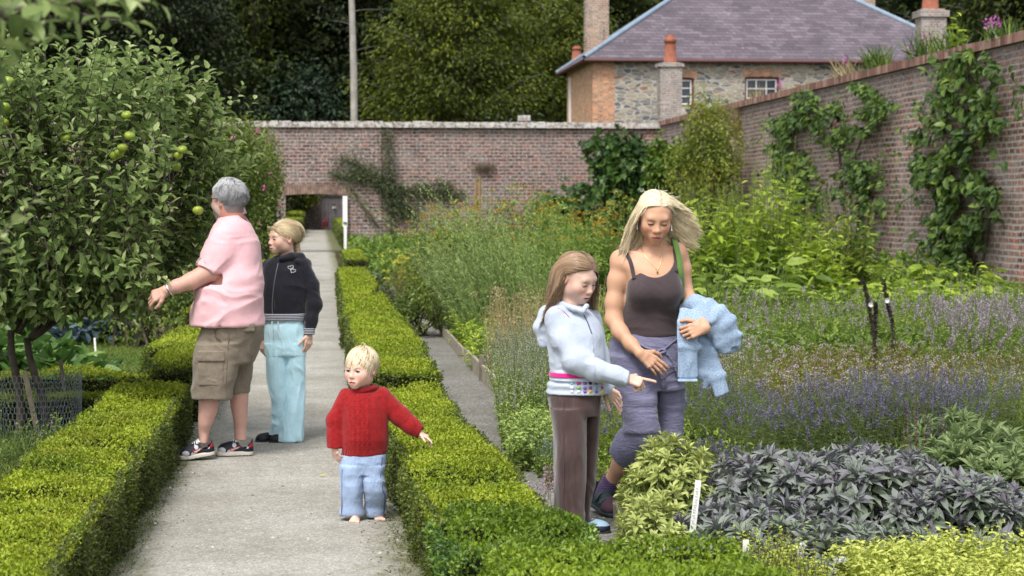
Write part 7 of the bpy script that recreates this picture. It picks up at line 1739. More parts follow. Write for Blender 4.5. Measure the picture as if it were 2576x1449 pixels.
MAT['yshrub'] = LM('yellow_green_leaf', (.07, .11, .016), (.20, .26, .035), (.38, .42, .07), .35, .5, (G3(.30, .22, .03), .4), .9)
MAT['hay'] = LM('dry_grass', (.17, .13, .06), (.32, .26, .13), (.45, .38, .22), .3, .8)
MAT['red_stem'] = plain('red_stem', (.13, .055, .045, 1), .8, 20, .2, 0)
MAT['teasel'] = plain('dark_dry_stalk', (.055, .042, .035, 1), .95, 30, .4, .6)
r = rng(77)
def mass(name, x, y, z, n, L, Wd, mat, label, cat, seed, **k): pass

# --- wood edging
def board(a, b, h, mat, label, t=.03):
    a = np.array(a, float); b = np.array(b, float); c = (a + b) / 2; m = MA(); m.bar(a - [c[0], c[1], 0] + [0, 0, h / 2 - .02], b - [c[0], c[1], 0] + [0, 0, h / 2 - .02], t, h); o = m.build('edging_board', mat); o.location = (c[0], c[1], 0); bv = o.modifiers.new('b', 'BEVEL'); bv.width = .004; return tag(o, label, 'edging board', 'timber edging boards of the herb bed')
MAT['board'] = plain('weathered_board', (.34, .30, .23, 1), .9, 9, .25, .4, .006)
q0, q1 = G(1470, 1180, .09), G(1562, 1272, .09); board((q0[0], q0[1] + 0, 0), (q1[0], q1[1], 0), .10, MAT['board'], 'pale board edging the herb bed behind the woman\'s foot')
board((1.47, 11.2, 0), (1.44, 15.4, 0), .15, MAT['board'], 'board edging hidden mostly by the pale green mint')
board((1.43, 15.6, 0), (1.42, 19.5, 0), .17, MAT['board'], 'board edging beside the grey path level with the taller box hedge block')
q = G(1212, 960, 0); stake('wooden_post', q, q + [0, 0, .24], .05, .05, MAT['oldwood'], 'dark post at the near end of the board by the pale green mint', 'post')
board((1.42, 19.7, 0), (1.45, 24.2, 0), .15, MAT['board'], 'farther board edging beside the dry stalks')
q = G(1104, 838, 0); stake('wooden_post', q, q + [0, 0, .20], .06, .05, plain('pale_post', (.6, .57, .5, 1), .8), 'pale post at the corner of the far edging board', 'post')

# --- purple sage: mounds of splayed leaf whorls
def sage(name, cx, cy, rx, ry, h, n, label, mat, L=.070, Wd=.028, seed=0, whorl=7, low=6, cat='herb', group=None, shape='oval', top_rr=(.5, 1.0), low_rr=(.0, .5)):
    r = rng(seed + 300); u = r.random(n) ** .5; a = r.random(n) * 6.283; x = cx + rx * u * np.cos(a); y = cy + ry * u * np.sin(a); H = h * np.sqrt(np.clip(1.03 - u ** 2.2, .04, 1)) * (.74 + .42 * vnoise(np.stack([x, y, 0 * x], 1), 3.2, seed)) * r.uniform(.85, 1.08, n)
    off = np.array([cx, cy, 0.]); m = MA(); out = np.stack([rx * u * np.cos(a), ry * u * np.sin(a), 0 * u], 1) / max(rx, ry); B = np.stack([cx + (x - cx) * .6, cy + (y - cy) * .6, 0 * x], 1); T = np.stack([x, y, H], 1)
    t = np.linspace(0, 1, 5)[None, :, None]; P = B[:, None] * (1 - t) + T[:, None] * t; m.tubes(P - off, np.tile(np.linspace(.004, .0022, 5), (n, 1)), 4, 1)
    ax_ = unit(out * .7 + [0, 0, 1.0] + r.normal(0, .22, (n, 3)))
    e1 = unit(np.cross(ax_, np.array([.3, .9, .1]))); e2 = np.cross(ax_, e1)
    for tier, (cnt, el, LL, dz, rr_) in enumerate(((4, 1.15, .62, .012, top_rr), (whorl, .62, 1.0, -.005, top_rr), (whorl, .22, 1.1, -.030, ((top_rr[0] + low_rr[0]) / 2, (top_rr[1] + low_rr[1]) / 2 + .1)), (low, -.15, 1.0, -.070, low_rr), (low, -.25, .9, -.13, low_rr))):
        si = np.repeat(np.arange(n), cnt); az = np.tile(np.arange(cnt) * 6.283 / cnt, n) + np.repeat(r.random(n) * 6.28, cnt) + r.normal(0, .2, n * cnt); el_ = el + r.normal(0, .22, n * cnt)
        D = (e1[si] * np.cos(az)[:, None] + e2[si] * np.sin(az)[:, None]) * np.cos(el_)[:, None] + ax_[si] * np.sin(el_)[:, None]; U_ = unit(ax_[si] * 1.0 - D * .3 + r.normal(0, .2, D.shape))
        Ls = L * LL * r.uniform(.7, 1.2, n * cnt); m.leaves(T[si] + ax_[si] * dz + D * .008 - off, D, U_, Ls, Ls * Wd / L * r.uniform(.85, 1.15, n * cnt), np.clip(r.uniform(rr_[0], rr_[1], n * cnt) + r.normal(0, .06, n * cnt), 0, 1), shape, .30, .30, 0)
    o = m.build(name, [mat, MAT['stem_b']]); o.location = tuple(off); return tag(o, label, cat, group)
X9 = lambda U, y: XY(U, y)
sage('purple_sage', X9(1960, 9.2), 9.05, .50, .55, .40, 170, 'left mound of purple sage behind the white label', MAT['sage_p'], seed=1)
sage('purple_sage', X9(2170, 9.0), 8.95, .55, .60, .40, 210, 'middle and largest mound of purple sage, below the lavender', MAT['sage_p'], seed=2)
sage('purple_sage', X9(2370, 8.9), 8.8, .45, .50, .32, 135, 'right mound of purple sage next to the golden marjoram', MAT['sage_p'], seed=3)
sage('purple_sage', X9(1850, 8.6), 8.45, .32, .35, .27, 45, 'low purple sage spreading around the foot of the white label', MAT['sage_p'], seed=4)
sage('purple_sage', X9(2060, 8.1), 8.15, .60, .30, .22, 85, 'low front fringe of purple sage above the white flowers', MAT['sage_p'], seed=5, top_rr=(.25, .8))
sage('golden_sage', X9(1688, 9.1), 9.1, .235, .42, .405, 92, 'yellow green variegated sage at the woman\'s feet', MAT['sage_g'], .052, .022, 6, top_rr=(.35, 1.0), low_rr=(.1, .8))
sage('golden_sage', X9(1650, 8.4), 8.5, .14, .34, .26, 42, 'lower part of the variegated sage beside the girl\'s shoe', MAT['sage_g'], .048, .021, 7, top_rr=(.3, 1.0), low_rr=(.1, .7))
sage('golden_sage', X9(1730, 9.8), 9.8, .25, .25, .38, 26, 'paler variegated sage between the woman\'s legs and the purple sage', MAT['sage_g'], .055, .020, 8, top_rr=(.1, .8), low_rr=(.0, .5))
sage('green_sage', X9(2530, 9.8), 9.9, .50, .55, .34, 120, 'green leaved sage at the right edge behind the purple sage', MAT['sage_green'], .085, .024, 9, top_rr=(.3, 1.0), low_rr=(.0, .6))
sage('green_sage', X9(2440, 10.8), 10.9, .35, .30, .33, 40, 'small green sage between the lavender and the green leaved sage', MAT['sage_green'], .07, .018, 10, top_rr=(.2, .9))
# --- golden marjoram in the bottom right corner
def gm(x0, x1, y0, y1, n, h, label, seed):
    r = rng(seed); B = area(r, n, x0, x1, y0, y1); H = h * (.62 + .6 * vnoise(B, 4.5, seed)) * r.uniform(.8, 1.1, n)
    stand('golden_marjoram', B, H, label, 'herb', MAT['gold_marj'], MAT['lime_leaf'], seed, (.036, .020), 17, .13, start=.25, whorl=True, shape='oval')
gm(X9(2110, 7.8), X9(2620, 7.8), 7.0, 7.9, 620, .225, 'golden marjoram filling the bottom right corner', 31)
gm(X9(1990, 7.3), X9(2120, 7.3), 6.9, 7.6, 110, .20, 'smaller golden marjoram clump left of the corner mass', 32)
r = rng(33); B = area(r, 240, X9(1880, 7.5), X9(2060, 7.5), 7.2, 8.0); stand('green_marjoram', B, r.uniform(.14, .27, 240), 'yellowish green marjoram behind the small white flowers', 'herb', MAT['lime_leaf'], MAT['stem_b'], 33, (.022, .013), 14, .15, shape='oval')
# --- labels
p = G(1732, 1372, .10); p[2] = .06; a = np.array(p); b = W(1757, 1208, p[1] + .02)
def plabel(a, b, w_, label, marks):
    a = np.array(a); o_ = a * [1, 1, 0]; m = MA(); m.bar(a - o_ - [0, 0, .05], np.array(b) - o_, w_, .003, up=(0, 1, 0)); o = m.build('plant_label', MAT['label']); o.location = tuple(o_); tag(o, label, 'plant label')
    if marks:
        m = MA(); d = np.array(b) - a; u = unit(np.cross(d, [0, 1, 0])); rr = rng(4)
        for i in range(marks): c = a - o_ + d * (.42 + .5 * i / marks) + [0, -.0035, 0]; m.bar(c - u * w_ * rr.uniform(.1, .3), c + u * w_ * rr.uniform(.05, .3) + d * rr.uniform(-.01, .01), .0016, .0012, up=(0, 1, 0))
        m.build('handwriting', plain('grey_ink', (.22, .22, .24, 1)), o)
plabel(a, b, .026, 'tall leaning white plant label with handwriting, between golden and purple sage', 14)
p = W(1877, 1440, 7.6); plabel(p, W(1876, 1358, 7.6), .024, 'short upright grey plant label at the near edge of the purple sage', 3)
# --- little white flowers
r = rng(35)
for i, (U, V, lab) in enumerate(((2020, 1373, 'topmost white scabious flower in front of the purple sage'), (2014, 1386, 'white scabious flower just under the topmost one'), (2014, 1399, 'third white scabious flower down at the left'), (2070, 1417, 'white scabious flower low in the middle'), (2106, 1411, 'left one of the two white scabious flowers side by side'), (2122, 1409, 'right one of the two white scabious flowers side by side'), (2098, 1436, 'lowest white scabious flower, flat and open'))):
    y = 7.55; c = W(U, V, y); off = np.array([c[0] + r.normal(0, .02), y + .05, 0]); m = MA(); t = np.linspace(0, 1, 6)[:, None]; m.tubes(((off * [0, 0, 0]) + (c - off) * t + np.array([.01, 0, 0]) * np.sin(t * 3))[None], np.full((1, 6), .0011), 4, 1)
    d = unit(r.normal(size=(60, 3)) * [1, 1, .7]); m.leaves(c - off + d * .007, d, r.normal(size=(60, 3)), .009, .007, r.random(60), 'tri', .1, .3, 0)
    o = m.build('white_flower', [LM('white_petal', (.6, .6, .58), (.75, .75, .72), (.8, .8, .78), .3, .7) if i == 0 else bpy.data.materials['white_petal'], MAT['stem_g']]); o.location = tuple(off); tag(o, lab, 'flower', 'small white scabious flowers')
# --- lavender: five bushes
def lavender(U, y, rx, ry, h, n, label, seed, mat=None, share=.9, grp='lavender bushes', fl=True, name='lavender'):
    r = rng(seed + 40); cx = XY(U, y); u = r.random(n) ** .5; a = r.random(n) * 6.283; B = np.stack([cx + rx * .75 * u * np.cos(a), y + ry * .75 * u * np.sin(a), 0 * u], 1); H = h * r.uniform(.62, 1.18, n) * (1.08 - .35 * u ** 2)
    stand(name, B, H, label, 'herb', mat or MAT['lav_leaf'], MAT['stem_g'], seed, (.042, .0045), 15, .17, spike=dict(frac=.17, k=20, size=.0145, mat=MAT['lav_flower'], share=share * .75) if fl else None, group=grp, start=.05, stemr=.0016, spread=.4)
lavender(1960, 11.6, .42, .45, .40, 230, 'leftmost flowering lavender bush beside the standing leg of the woman', 1, share=.55)
lavender(2080, 11.7, .50, .50, .46, 420, 'second flowering lavender bush from the left behind the purple sage', 2)
lavender(2210, 11.9, .52, .55, .48, 480, 'middle flowering lavender bush, the fullest of them', 3)
lavender(2340, 12.0, .50, .50, .48, 420, 'fourth flowering lavender bush from the left', 4)
lavender(2450, 12.4, .40, .40, .44, 200, 'rightmost flowering lavender bush near the green sage', 5, share=.6)
lavender(1790, 13.4, .50, .6, .42, 420, 'grey green lavender bush without flowers beside the woman\'s hip', 6, share=.12)
lavender(1860, 12.4, .45, .5, .38, 340, 'grey green lavender bush in front of the flowerless one', 7, share=.3)
lavender(1545, 12.2, .22, .8, .32, 200, 'sparse blue catmint seen between the girl and the woman', 8, mat=MAT['mint_leaf'], share=.6, grp=None, name='catmint')
lavender(1800, 10.9, .25, .30, .22, 120, 'low lavender sprigs over the brick edge', 9, share=.8)
m = MA()
for i in range(4):
    m.box((XY(1745, 11) + i * .115 - .2, -.05, 0), (XY(1745, 11) + i * .115 - .095, .05, .06), 0, .4)
o = m.build('brick_edging', MAT['obrick']); o.location = (0, 10.75, 0); o.data.transform(Matrix.Translation((-XY(1745, 11), 0, 0))); o.location = (XY(1790, 10.75), 10.75, 0); tag(o, 'short row of orange bricks edging the lavender', 'edging')
# orange-ish clary stalks
r = rng(36); stand('clary', area(r, 16, X9(2290, 10.5), X9(2380, 10.5), 10.2, 10.9), r.uniform(.3, .5, 16), 'stray brownish clary stalks in front of the lavender', 'herb', LM('rusty_leaf', (.18, .09, .04), (.30, .17, .06), (.2, .22, .06)), MAT['red_stem'], 36, (.03, .012), 9, .12, spike=dict(frac=.45, k=22, size=.016, mat=MAT['lav_flower'], share=.6))
r = rng(37); stand('oregano_sprig', area(r, 7, X9(1350, 9.2) - .05, X9(1366, 9.2) + .05, 9.1, 9.4), r.uniform(.2, .33, 7), 'sprig of purple oregano beside the girl\'s trouser leg', 'herb', MAT['mint_leaf'], MAT['red_stem'], 37, (.022, .012), 8, .1, head=dict(R=.022, k=46, size=.009, mat=LM('oregano_bloom', (.22, .09, .16), (.42, .24, .36), (.6, .45, .55), .3, .7)))
# --- marjoram / savory field with pale heads
def field(name, U0, U1, ya, yb, n, h, label, cat, ml, ms, seed, **k):
    r = rng(seed + 60); B = pixarea(r, n, (U0, U1), ya, yb); H = np.broadcast_to(h, (n,)) * r.uniform(.75, 1.15, n) * (.85 + .3 * vnoise(B, 1.2, seed)); return stand(name, B, H, label, cat, ml, ms, seed, **k)
field('marjoram', (1790, 2640), (1800, 2640), 13.2, 17.2, 2600, .33, 'bed of flowering marjoram with small pale pink heads and red stems', 'herb', MAT['marj_leaf'], MAT['red_stem'], 1, leaf=(.030, .016), per=14, lean=.08, head=dict(R=.012, k=14, size=.009, mat=MAT['white_pink'], share=.24), kind='stuff')
field('calamint', (1700, 1960), (1700, 1900), 14.2, 18, 420, .42, 'wispy flowering calamint right of the cardigan', 'herb', MAT['feather'], MAT['stem_g'], 2, leaf=(.020, .009), per=12, lean=.12, head=dict(R=.012, k=12, size=.009, mat=MAT['white_pink'], share=.5), kind='stuff')
field('mint', (1820, 2640), (1800, 2640), 17.4, 22.5, 1250, .60, 'tall mint with mauve flower spikes', 'herb', MAT['mint_leaf'], MAT['stem_g'], 3, leaf=(.048, .020), per=13, lean=.12, spike=dict(frac=.16, k=22, size=.020, mat=MAT['mauve_fl'], share=.24), kind='stuff', stemr=.003)
field('mint', (2350, 2640), (2330, 2640), 15.6, 18.4, 300, .66, 'denser mauve flowered mint at the right edge', 'herb', MAT['mint_leaf'], MAT['stem_g'], 4, leaf=(.045, .02), per=12, lean=.14, spike=dict(frac=.20, k=30, size=.022, mat=MAT['mauve_fl'], share=.7), kind='stuff', stemr=.003)
field('hyssop', (2400, 2640), (2420, 2640), 12.3, 14.6, 420, .36, 'green herb with a few mauve spikes at the right edge behind the sage', 'herb', MAT['marj_leaf'], MAT['stem_g'], 5, leaf=(.030, .012), per=13, lean=.1, spike=dict(frac=.15, k=12, size=.012, mat=MAT['lav_flower'], share=.2), kind='stuff')
# lime green broad leaves behind
def broad(U, y, wd, h, n, L, label, mat, seed, name='broad_leaved_plant', shape='oval', ratio=.55, up=.5, cat='plant', group=None):
    r = rng(seed + 80); cx = XY(U, y); a = r.random(n) * 6.283; u = r.random(n) ** .5; B = np.stack([cx + wd * u * np.cos(a) * .5, y + wd * u * np.sin(a) * .4, r.random(n) * h * .55], 1); D = unit(np.stack([np.cos(a), np.sin(a), np.full(n, up) + r.normal(0, .3, n)], 1)); Ls = L * r.uniform(.6, 1.2, n)
    off = np.array([cx, y, 0]); m = MA(); T = B + D * (h * .45) * r.uniform(.5, 1, n)[:, None]; t = np.linspace(0, 1, 5)[None, :, None]; m.tubes(B[:, None] * [1, 1, 0] * (1 - t) + T[:, None] * t - off, np.full((n, 5), .006), 4, 1); m.leaves(T - off, D * [1, 1, .5], unit(r.normal(0, .35, (n, 3)) + [0, 0, 1.]), Ls, Ls * ratio, r.random(n), shape, .45, .12, 0)
    o = m.build(name, [mat, MAT['stem_g']]); o.location = tuple(off); return tag(o, label, cat, group)
spots = [(1900, 25), (1960, 27), (2030, 25.5), (2100, 27.5), (2170, 25), (2240, 27), (2310, 25), (2390, 26), (2460, 24.5), (2540, 25.5), (2005, 31), (2130, 31), (2260, 31), (2400, 30)]
nm = ['first', 'second', 'third', 'fourth', 'fifth', 'sixth', 'seventh', 'eighth', 'ninth', 'tenth']
for i, (U, y) in enumerate(spots):
    broad(U, y, 1.0, .62 if y < 29 else .8, 190, .20, ('lime green comfrey clump, %s from the left in the row behind the mint' % nm[i]) if i < 10 else 'lime green comfrey clump, %s from the left in the back row against the wall' % nm[i - 10], MAT['lime_leaf'], i, 'comfrey', group='lime green comfrey clumps')
broad(1830, 22, 1.0, .95, 120, .30, 'large leaved horseradish just right of the woman\'s shoulder', LM('horseradish_leaf', (.08, .14, .02), (.20, .30, .04), (.36, .46, .09), .4), 21, 'horseradish', ratio=.5)
broad(1760, 25, 1.0, 1.0, 110, .26, 'large leaved horseradish partly hidden by the woman\'s arm', bpy.data.materials['horseradish_leaf'], 22, 'horseradish', ratio=.5)
broad(1900, 27, 1.2, 1.1, 130, .28, 'large leaved horseradish below the tall yellow green weeds', bpy.data.materials['horseradish_leaf'], 23, 'horseradish', ratio=.5)
# tall weeds: patience dock and others before the right wall
r = rng(90)
for i, (U, y, h, n, sp, lab) in enumerate(((1935, 29, 1.75, 12, .35, 'tall leafy dock before the first wall climber'), (1965, 31, 2.1, 7, .3, 'tallest dock stalk reaching up the brick wall'), (1790, 28, 1.35, 26, .6, 'tall yellow green weeds beside the woman\'s head'), (1860, 30, 1.5, 20, .5, 'tall yellow green weeds left of the tall dock'), (2110, 30, 1.25, 16, .5, 'tall weeds with dry seed heads before the second wall climber'), (2020, 30, 1.2, 14, .5, 'leafy weeds between the tall dock and the dry seed heads'), (2060, 27, 1.0, 12, .4, 'rank weeds behind the lime green comfrey'))):
    cx = XY(U, y); n *= 3; sp *= 1.7; B = area(r, n, cx - sp / 2, cx + sp / 2, y - .4, y + .4); stand('tall_weed', B, h * 1.35 * r.uniform(.5, 1.05, n), lab, 'weed', MAT['lime_leaf'] if i != 4 else MAT['mint_leaf'], MAT['stem_g'], 300 + i, (.20, .075), 22, .07, shape='oval', stemr=.008, spike=dict(frac=.18, k=30, size=.03, mat=MAT['yshrub'] if i != 4 else MAT['hay'], share=.8), wob=.02)
for i, (U, V, lab) in enumerate(((2060, 640, 'dry brown teasel head, leftmost of the pair'), (2052, 680, 'lower dry teasel head'), (1990, 560, 'bindweed covered cane'))):
    if i == 2: continue
    y = 28; c = W(U, V, y); off = np.array([c[0], y, 0]); m = MA(); m.tubes(np.array([[0, 0, 0], [.02, 0, c[2] * .5], [0, 0, c[2]]]), np.full(3, .006), 4, 0); d = unit(rng(i).normal(size=(160, 3)) * [1, 1, 1.6]); m.leaves(np.array([0, 0, c[2]]) + d * [.03, .03, .055], d, rng(i).normal(size=(160, 3)), .02, .01, .5, 'tri', 0, 0, 1); o = m.build('teasel', [MAT['teasel'], MAT['hay']]); o.location = tuple(off); tag(o, lab, 'teasel')
# dark verbascum stalks
def stalk(pts, y, rad, label, fl=None):
    P = np.array([W(u, v, y) for u, v in pts]); off = np.array([P[0, 0], y, 0]); P[0, 2] = 0; t = np.linspace(0, 1, 12); ii = np.linspace(0, 1, len(P)); Q = np.stack([pchip(ii, P[:, j], t) for j in range(3)], 1); m = MA(); m.tubes((Q - off)[None], (rad * (1.1 - .4 * t))[None], 7, 0); rr = rng(8); n = 420; k_ = rr.integers(2, 12, n); d = unit(rr.normal(size=(n, 3)) * [1, 1, .5]); p_ = Q[np.minimum(k_, 11)] + (Q[np.maximum(k_ - 1, 0)] - Q[np.minimum(k_, 11)]) * rr.random((n, 1)); m.leaves(p_ - off + d * rad * .8, d + [0, 0, .4], rr.normal(size=(n, 3)), .022, .014, .5, 'tri', .2, .2, 0)
    if fl: c = W(fl[0], fl[1], y - .05) - off; d = unit(np.stack([np.cos(np.arange(10) * .63), -.25 + 0 * np.arange(10), np.sin(np.arange(10) * .63)], 1)); m.leaves(np.tile(c, (10, 1)), d, np.tile([0, -1., 0], (10, 1)), .026, .022, .5, 'oval', -.2, 0, 1)
    o = m.build('mullein_stalk', [MAT['teasel'], bpy.data.materials['white_petal']]); o.location = tuple(off); tag(o, label, 'dry stalk', 'dark dry mullein stalks')
stalk([(2205, 905), (2198, 860), (2192, 800), (2180, 745), (2170, 705)], 16.4, .009, 'thickest dark mullein stalk, leftmost of the three', (2190, 766))
stalk([(2200, 905), (2202, 850), (2203, 790), (2202, 762)], 16.3, .006, 'shorter dark mullein stalk joined to the thickest one')
stalk([(2250, 885), (2245, 820), (2232, 760), (2222, 705)], 16.8, .007, 'right-hand dark mullein stalk with a white bindweed flower', (2231, 756))
# --- catmint / lemon balm beside the side path
r = rng(91)
def herbmass(name, U0, U1, ya, yb, n, h, label, mat, seed, leaf=(.04, .026), spike=None, head=None, per=13, lean=.16): 
    r = rng(seed); B = pixarea(r, n, (U0, U1), ya, yb); c = B.mean(0); d = np.abs((B[:, :2] - c[:2]) / (np.ptp(B[:, :2], axis=0) / 2)).max(1); return stand(name, B, h * np.sqrt(np.clip(1.15 - d ** 2 * .8, .1, 1)) * r.uniform(.75, 1.1, n), label, 'herb', mat, MAT['stem_g'], seed, leaf, per, lean, spike=spike, head=head, shape='oval')
MAT['balm'] = LM('lemon_balm_leaf', (.10, .16, .03), (.26, .36, .07), (.45, .55, .16), .35); MAT['pale_spike'] = LM('pale_mint_flower', (.22, .24, .16), (.36, .36, .28), (.5, .48, .42), .3, .7)
herbmass('apple_mint', (1262, 1420), (1245, 1440), 12.4, 15.2, 620, .70, 'pale green apple mint with whitish flower spikes beside the grey path', MAT['balm'], 401, (.034, .018), spike=dict(frac=.28, k=26, size=.012, mat=MAT['pale_spike'], share=.8))
herbmass('lemon_balm', (1285, 1400), (1270, 1390), 11.4, 12.6, 300, .30, 'low bright green balm spilling onto the grey path near the girl', MAT['balm'], 402, (.036, .026))
herbmass('catmint', (1385, 1420), (1330, 1410), 10.6, 11.6, 90, .24, 'catmint with tiny blue flowers left of the girl\'s knees', MAT['mint_leaf'], 403, (.022, .012), spike=dict(frac=.3, k=10, size=.009, mat=LM('blue_flower', (.10, .12, .35), (.2, .25, .55), (.35, .38, .7), .3), share=.6))
herbmass('young_kale', (1190, 1260), (1135, 1200), 18.5, 23, 260, .40, 'light green leafy row behind the board edging', MAT['lime_leaf'], 404, (.10, .035), per=8)
herbmass('bushy_herb', (1470, 1700), (1470, 1700), 13.5, 17.5, 700, .50, 'green herbs between and behind the girl and the woman', MAT['mint_leaf'], 405, (.035, .018), head=dict(R=.01, k=8, size=.01, mat=MAT['lav_flower'], share=.15))
# dry stalks
r = rng(92); B = pixarea(r, 130, ((1245, 1380), (1215, 1345)), 16.4, 18.6); stand('dry_stalks', B, r.uniform(.45, .80, 130), 'stand of dry straw coloured stalks left of the girl', 'plant', MAT['hay'], MAT['straw'], 92, (.05, .007), 12, .10, stemr=.005, head=dict(R=.03, k=10, size=.022, mat=MAT['hay'], share=.7), droop=-.6)
r = rng(93); B = pixarea(r, 160, ((1330, 1500), (1330, 1520)), 16.5, 20.5); stand('tall_grass_herb', B, r.uniform(.55, .9, 160), 'thin tall green stems behind the girl\'s head', 'plant', MAT['feather'], MAT['straw'], 93, (.05, .010), 14, .12, stemr=.004)
# feathery southernwood: long plumes leaning left
def plumes(U0, U1, ya, yb, n, h, label, seed, lean=-.28, mt=None):
    r = rng(seed); B = pixarea(r, n, (U0, U1), ya, yb); H = h * r.uniform(.7, 1.05, n) * (.42 + 1.1 * vnoise(B, 1.1, seed)); off = np.array([B[:, 0].mean(), B[:, 1].mean(), 0]); M_ = 8; t = np.linspace(0, 1, M_); lx = r.normal(lean, .22, n); ly = r.normal(0, .15, n); P = np.zeros((n, M_, 3)); P[:, :, 2] = H[:, None] * (t - .12 * t ** 2 * np.abs(lx)[:, None]); P[:, :, 0] = B[:, :1] + lx[:, None] * H[:, None] * t ** 1.4; P[:, :, 1] = B[:, 1:2] + ly[:, None] * H[:, None] * t ** 1.4; m = MA(); m.tubes(P - off, np.tile(.005 * (1.1 - t), (n, 1)), 3, 1)
    per = 75; si = np.repeat(np.arange(n), per); tt = np.tile(np.linspace(.15, .999, per), n) * (M_ - 1); i0 = tt.astype(int); f = (tt - i0)[:, None]; Q = P[si, i0] * (1 - f) + P[si, i0 + 1] * f; ax_ = unit(P[si, i0 + 1] - P[si, i0]); D = unit(r.normal(size=(n * per, 3)) * .6 + ax_ * .9); LL = .085 * (1.15 - tt / (M_ - 1) * .8); m.leaves(Q - off, D, r.normal(size=(n * per, 3)), LL, LL * .17 + .004, np.clip(.25 + .5 * tt / 7 + r.normal(0, .15, n * per), 0, 1), 'tri', .1, 0, 0)
    o = m.build('southernwood', [mt or MAT['feather'], MAT['stem_g']]); o.location = tuple(off); return tag(o, label, 'herb')
plumes((1190, 1380), (1160, 1350), 20, 23.5, 260, 1.45, 'feathery green southernwood leaning left, the large one in the middle of the bed', 1)
plumes((1130, 1225), (1100, 1190), 22.5, 25.5, 150, 1.1, 'darker feathery southernwood at the edge of the grey path', 2, -.15, mt=MAT['lav_leaf'])
plumes((1330, 1500), (1310, 1480), 22, 25.5, 170, 1.3, 'darker green feathery southernwood behind the hooded girl', 3, -.1, mt=MAT['tansy_leaf'])
# tansy with orange buttons
def tansy(U, y, wd, h, n, label, seed):
    r = rng(seed + 30); cx = XY(U, y); B = area(r, n, cx - wd / 2, cx + wd / 2, y - .5, y + .5); dx = np.abs(B[:, 0] - cx) / (wd / 2); stand('tansy', B, h * r.uniform(.72, 1.05, n) * (1 - .25 * dx ** 2), label, 'herb', MAT['tansy_leaf'], MAT['stem_g'], seed, (.13, .05), 16, .12, shape='oval', stemr=.006, head=dict(R=.055, k=26, size=.022, mat=MAT['tansy_fl'], share=.42, flat=.4), group='tansy clumps with orange buttons')
for i, (U, y, wd, h, lab) in enumerate(((1110, 31, .8, 1.05, 'leftmost tansy clump, nearest the grey path'), (1190, 30, .9, 1.15, 'tansy clump below the pair of canes'), (1300, 29, 1.0, 1.30, 'tallest tansy clump, with most orange buttons, in the middle'), (1400, 30, .9, 1.15, 'tansy clump just left of the dark fig'), (1490, 29, .9, 1.0, 'tansy clump right behind the girl\'s head'), (1350, 26.5, 1.0, .95, 'shorter tansy clump in front of the tallest one'), (1560, 30, .9, 1.2, 'tansy clump between the girl\'s and the woman\'s heads'))):
    tansy(U, y, wd * 1.15, h * 1.42, 80, lab, 500 + i)
for i, (U, y, n, lab) in enumerate(((1000, 30, 40, 'small yellow flowers at the edge of the grey path near the far hedge'), (1040, 33, 40, 'yellow flowers behind the small ones by the path'))):
    r = rng(95 + i); cx = XY(U, y); B = area(r, n, cx - .3, cx + .35, y - .6, y + .6); stand('yellow_flowers', B, r.uniform(.4, .85, n), lab, 'flowers', MAT['mint_leaf'], MAT['red_stem'], 95 + i, (.06, .02), 12, .12, head=dict(R=.03, k=14, size=.025, mat=MAT['yellow_fl'], share=.45, flat=.4))
for i, (U, y, rx, rz, mt, lab) in enumerate(((1455, 27.5, .50, .62, 'tansy_leaf', 'rounded leafy green bush left of the hooded girl behind the feathery plumes'), (1265, 26.2, .42, .50, 'mint_leaf', 'rounded bush of small bright leaves in front of the tallest tansy'), (1135, 29.5, .45, .60, 'yshrub', 'yellowish rounded bush beside the leftmost tansy'), (1375, 32, .50, .78, 'balm', 'pale green rounded bush below the green spires'))):
    bush('herb_bush', (XY(U, y), y, rz), (rx, .6, rz), lab, 'shrub', MAT[mt], 3000, .085, .045, 'oval' if i != 2 else 'tri', 10, 60 + i, droop=.1)
bush('low_shrub', (XY(985, 26), 26, .24), (.32, .7, .28), 'low dusky green herb bush right of the long far hedge', 'shrub', LM('dusky_leaf', (.04, .05, .025), (.09, .11, .045), (.16, .17, .08)), 2600, .05, .02, 'tri', 8, 31)
bush('low_shrub', (XY(1055, 23.5), 23.5, .32), (.42, .7, .40), 'dark green low shrub beside the pale corner post', 'shrub', MAT['rose_leaf'], 2600, .055, .03, 'tri', 8, 32)
bush('low_shrub', (XY(945, 34), 34, .20), (.28, .4, .24), 'round pale leaved plant between the farthest hedge block and the yellow flowers', 'shrub', MAT['sage_green'], 700, .11, .08, 'oval', 6, 33)
# --- fig, corner shrub and climbers
def W_(U, V, y): return W(U, V, y)
ff = W(1560, 460, 60); 
bush('fig_bush', (XY(1580, 60), 60, 1.85), (2.35, 1.2, 2.15), 'large dark green fig against the far end of the wall', 'fig', MAT['fig_leaf'], 5200, .26, .20, 'lobe', 26, 41, out=.5, droop=.35, bs=(.28, .46))
bush('fig_bush', (XY(1420, 57), 57, 1.25), (.85, .8, .75), 'smaller arm of dark fig leaves spreading left behind the tansy', 'fig', MAT['fig_leaf'], 900, .24, .19, 'lobe', 10, 42, out=.5, droop=.3)
bush('corner_shrub', (XY(1785, 52), 52, 2.3), (1.15, 1.6, 2.45), 'tall yellow green shrub in the corner, growing above the wall', 'shrub', MAT['yshrub'], 12000, .10, .06, 'tri', 30, 43, out=.5, droop=.35, bs=(.22, .40))
bush('corner_shrub', (XY(1692, 57), 57, 2.9), (.95, .8, 1.35), 'green shrub between the fig and the tall corner shrub', 'shrub', MAT['tansy_leaf'], 3500, .13, .08, 'oval', 12, 44, bs=(.3, .5))
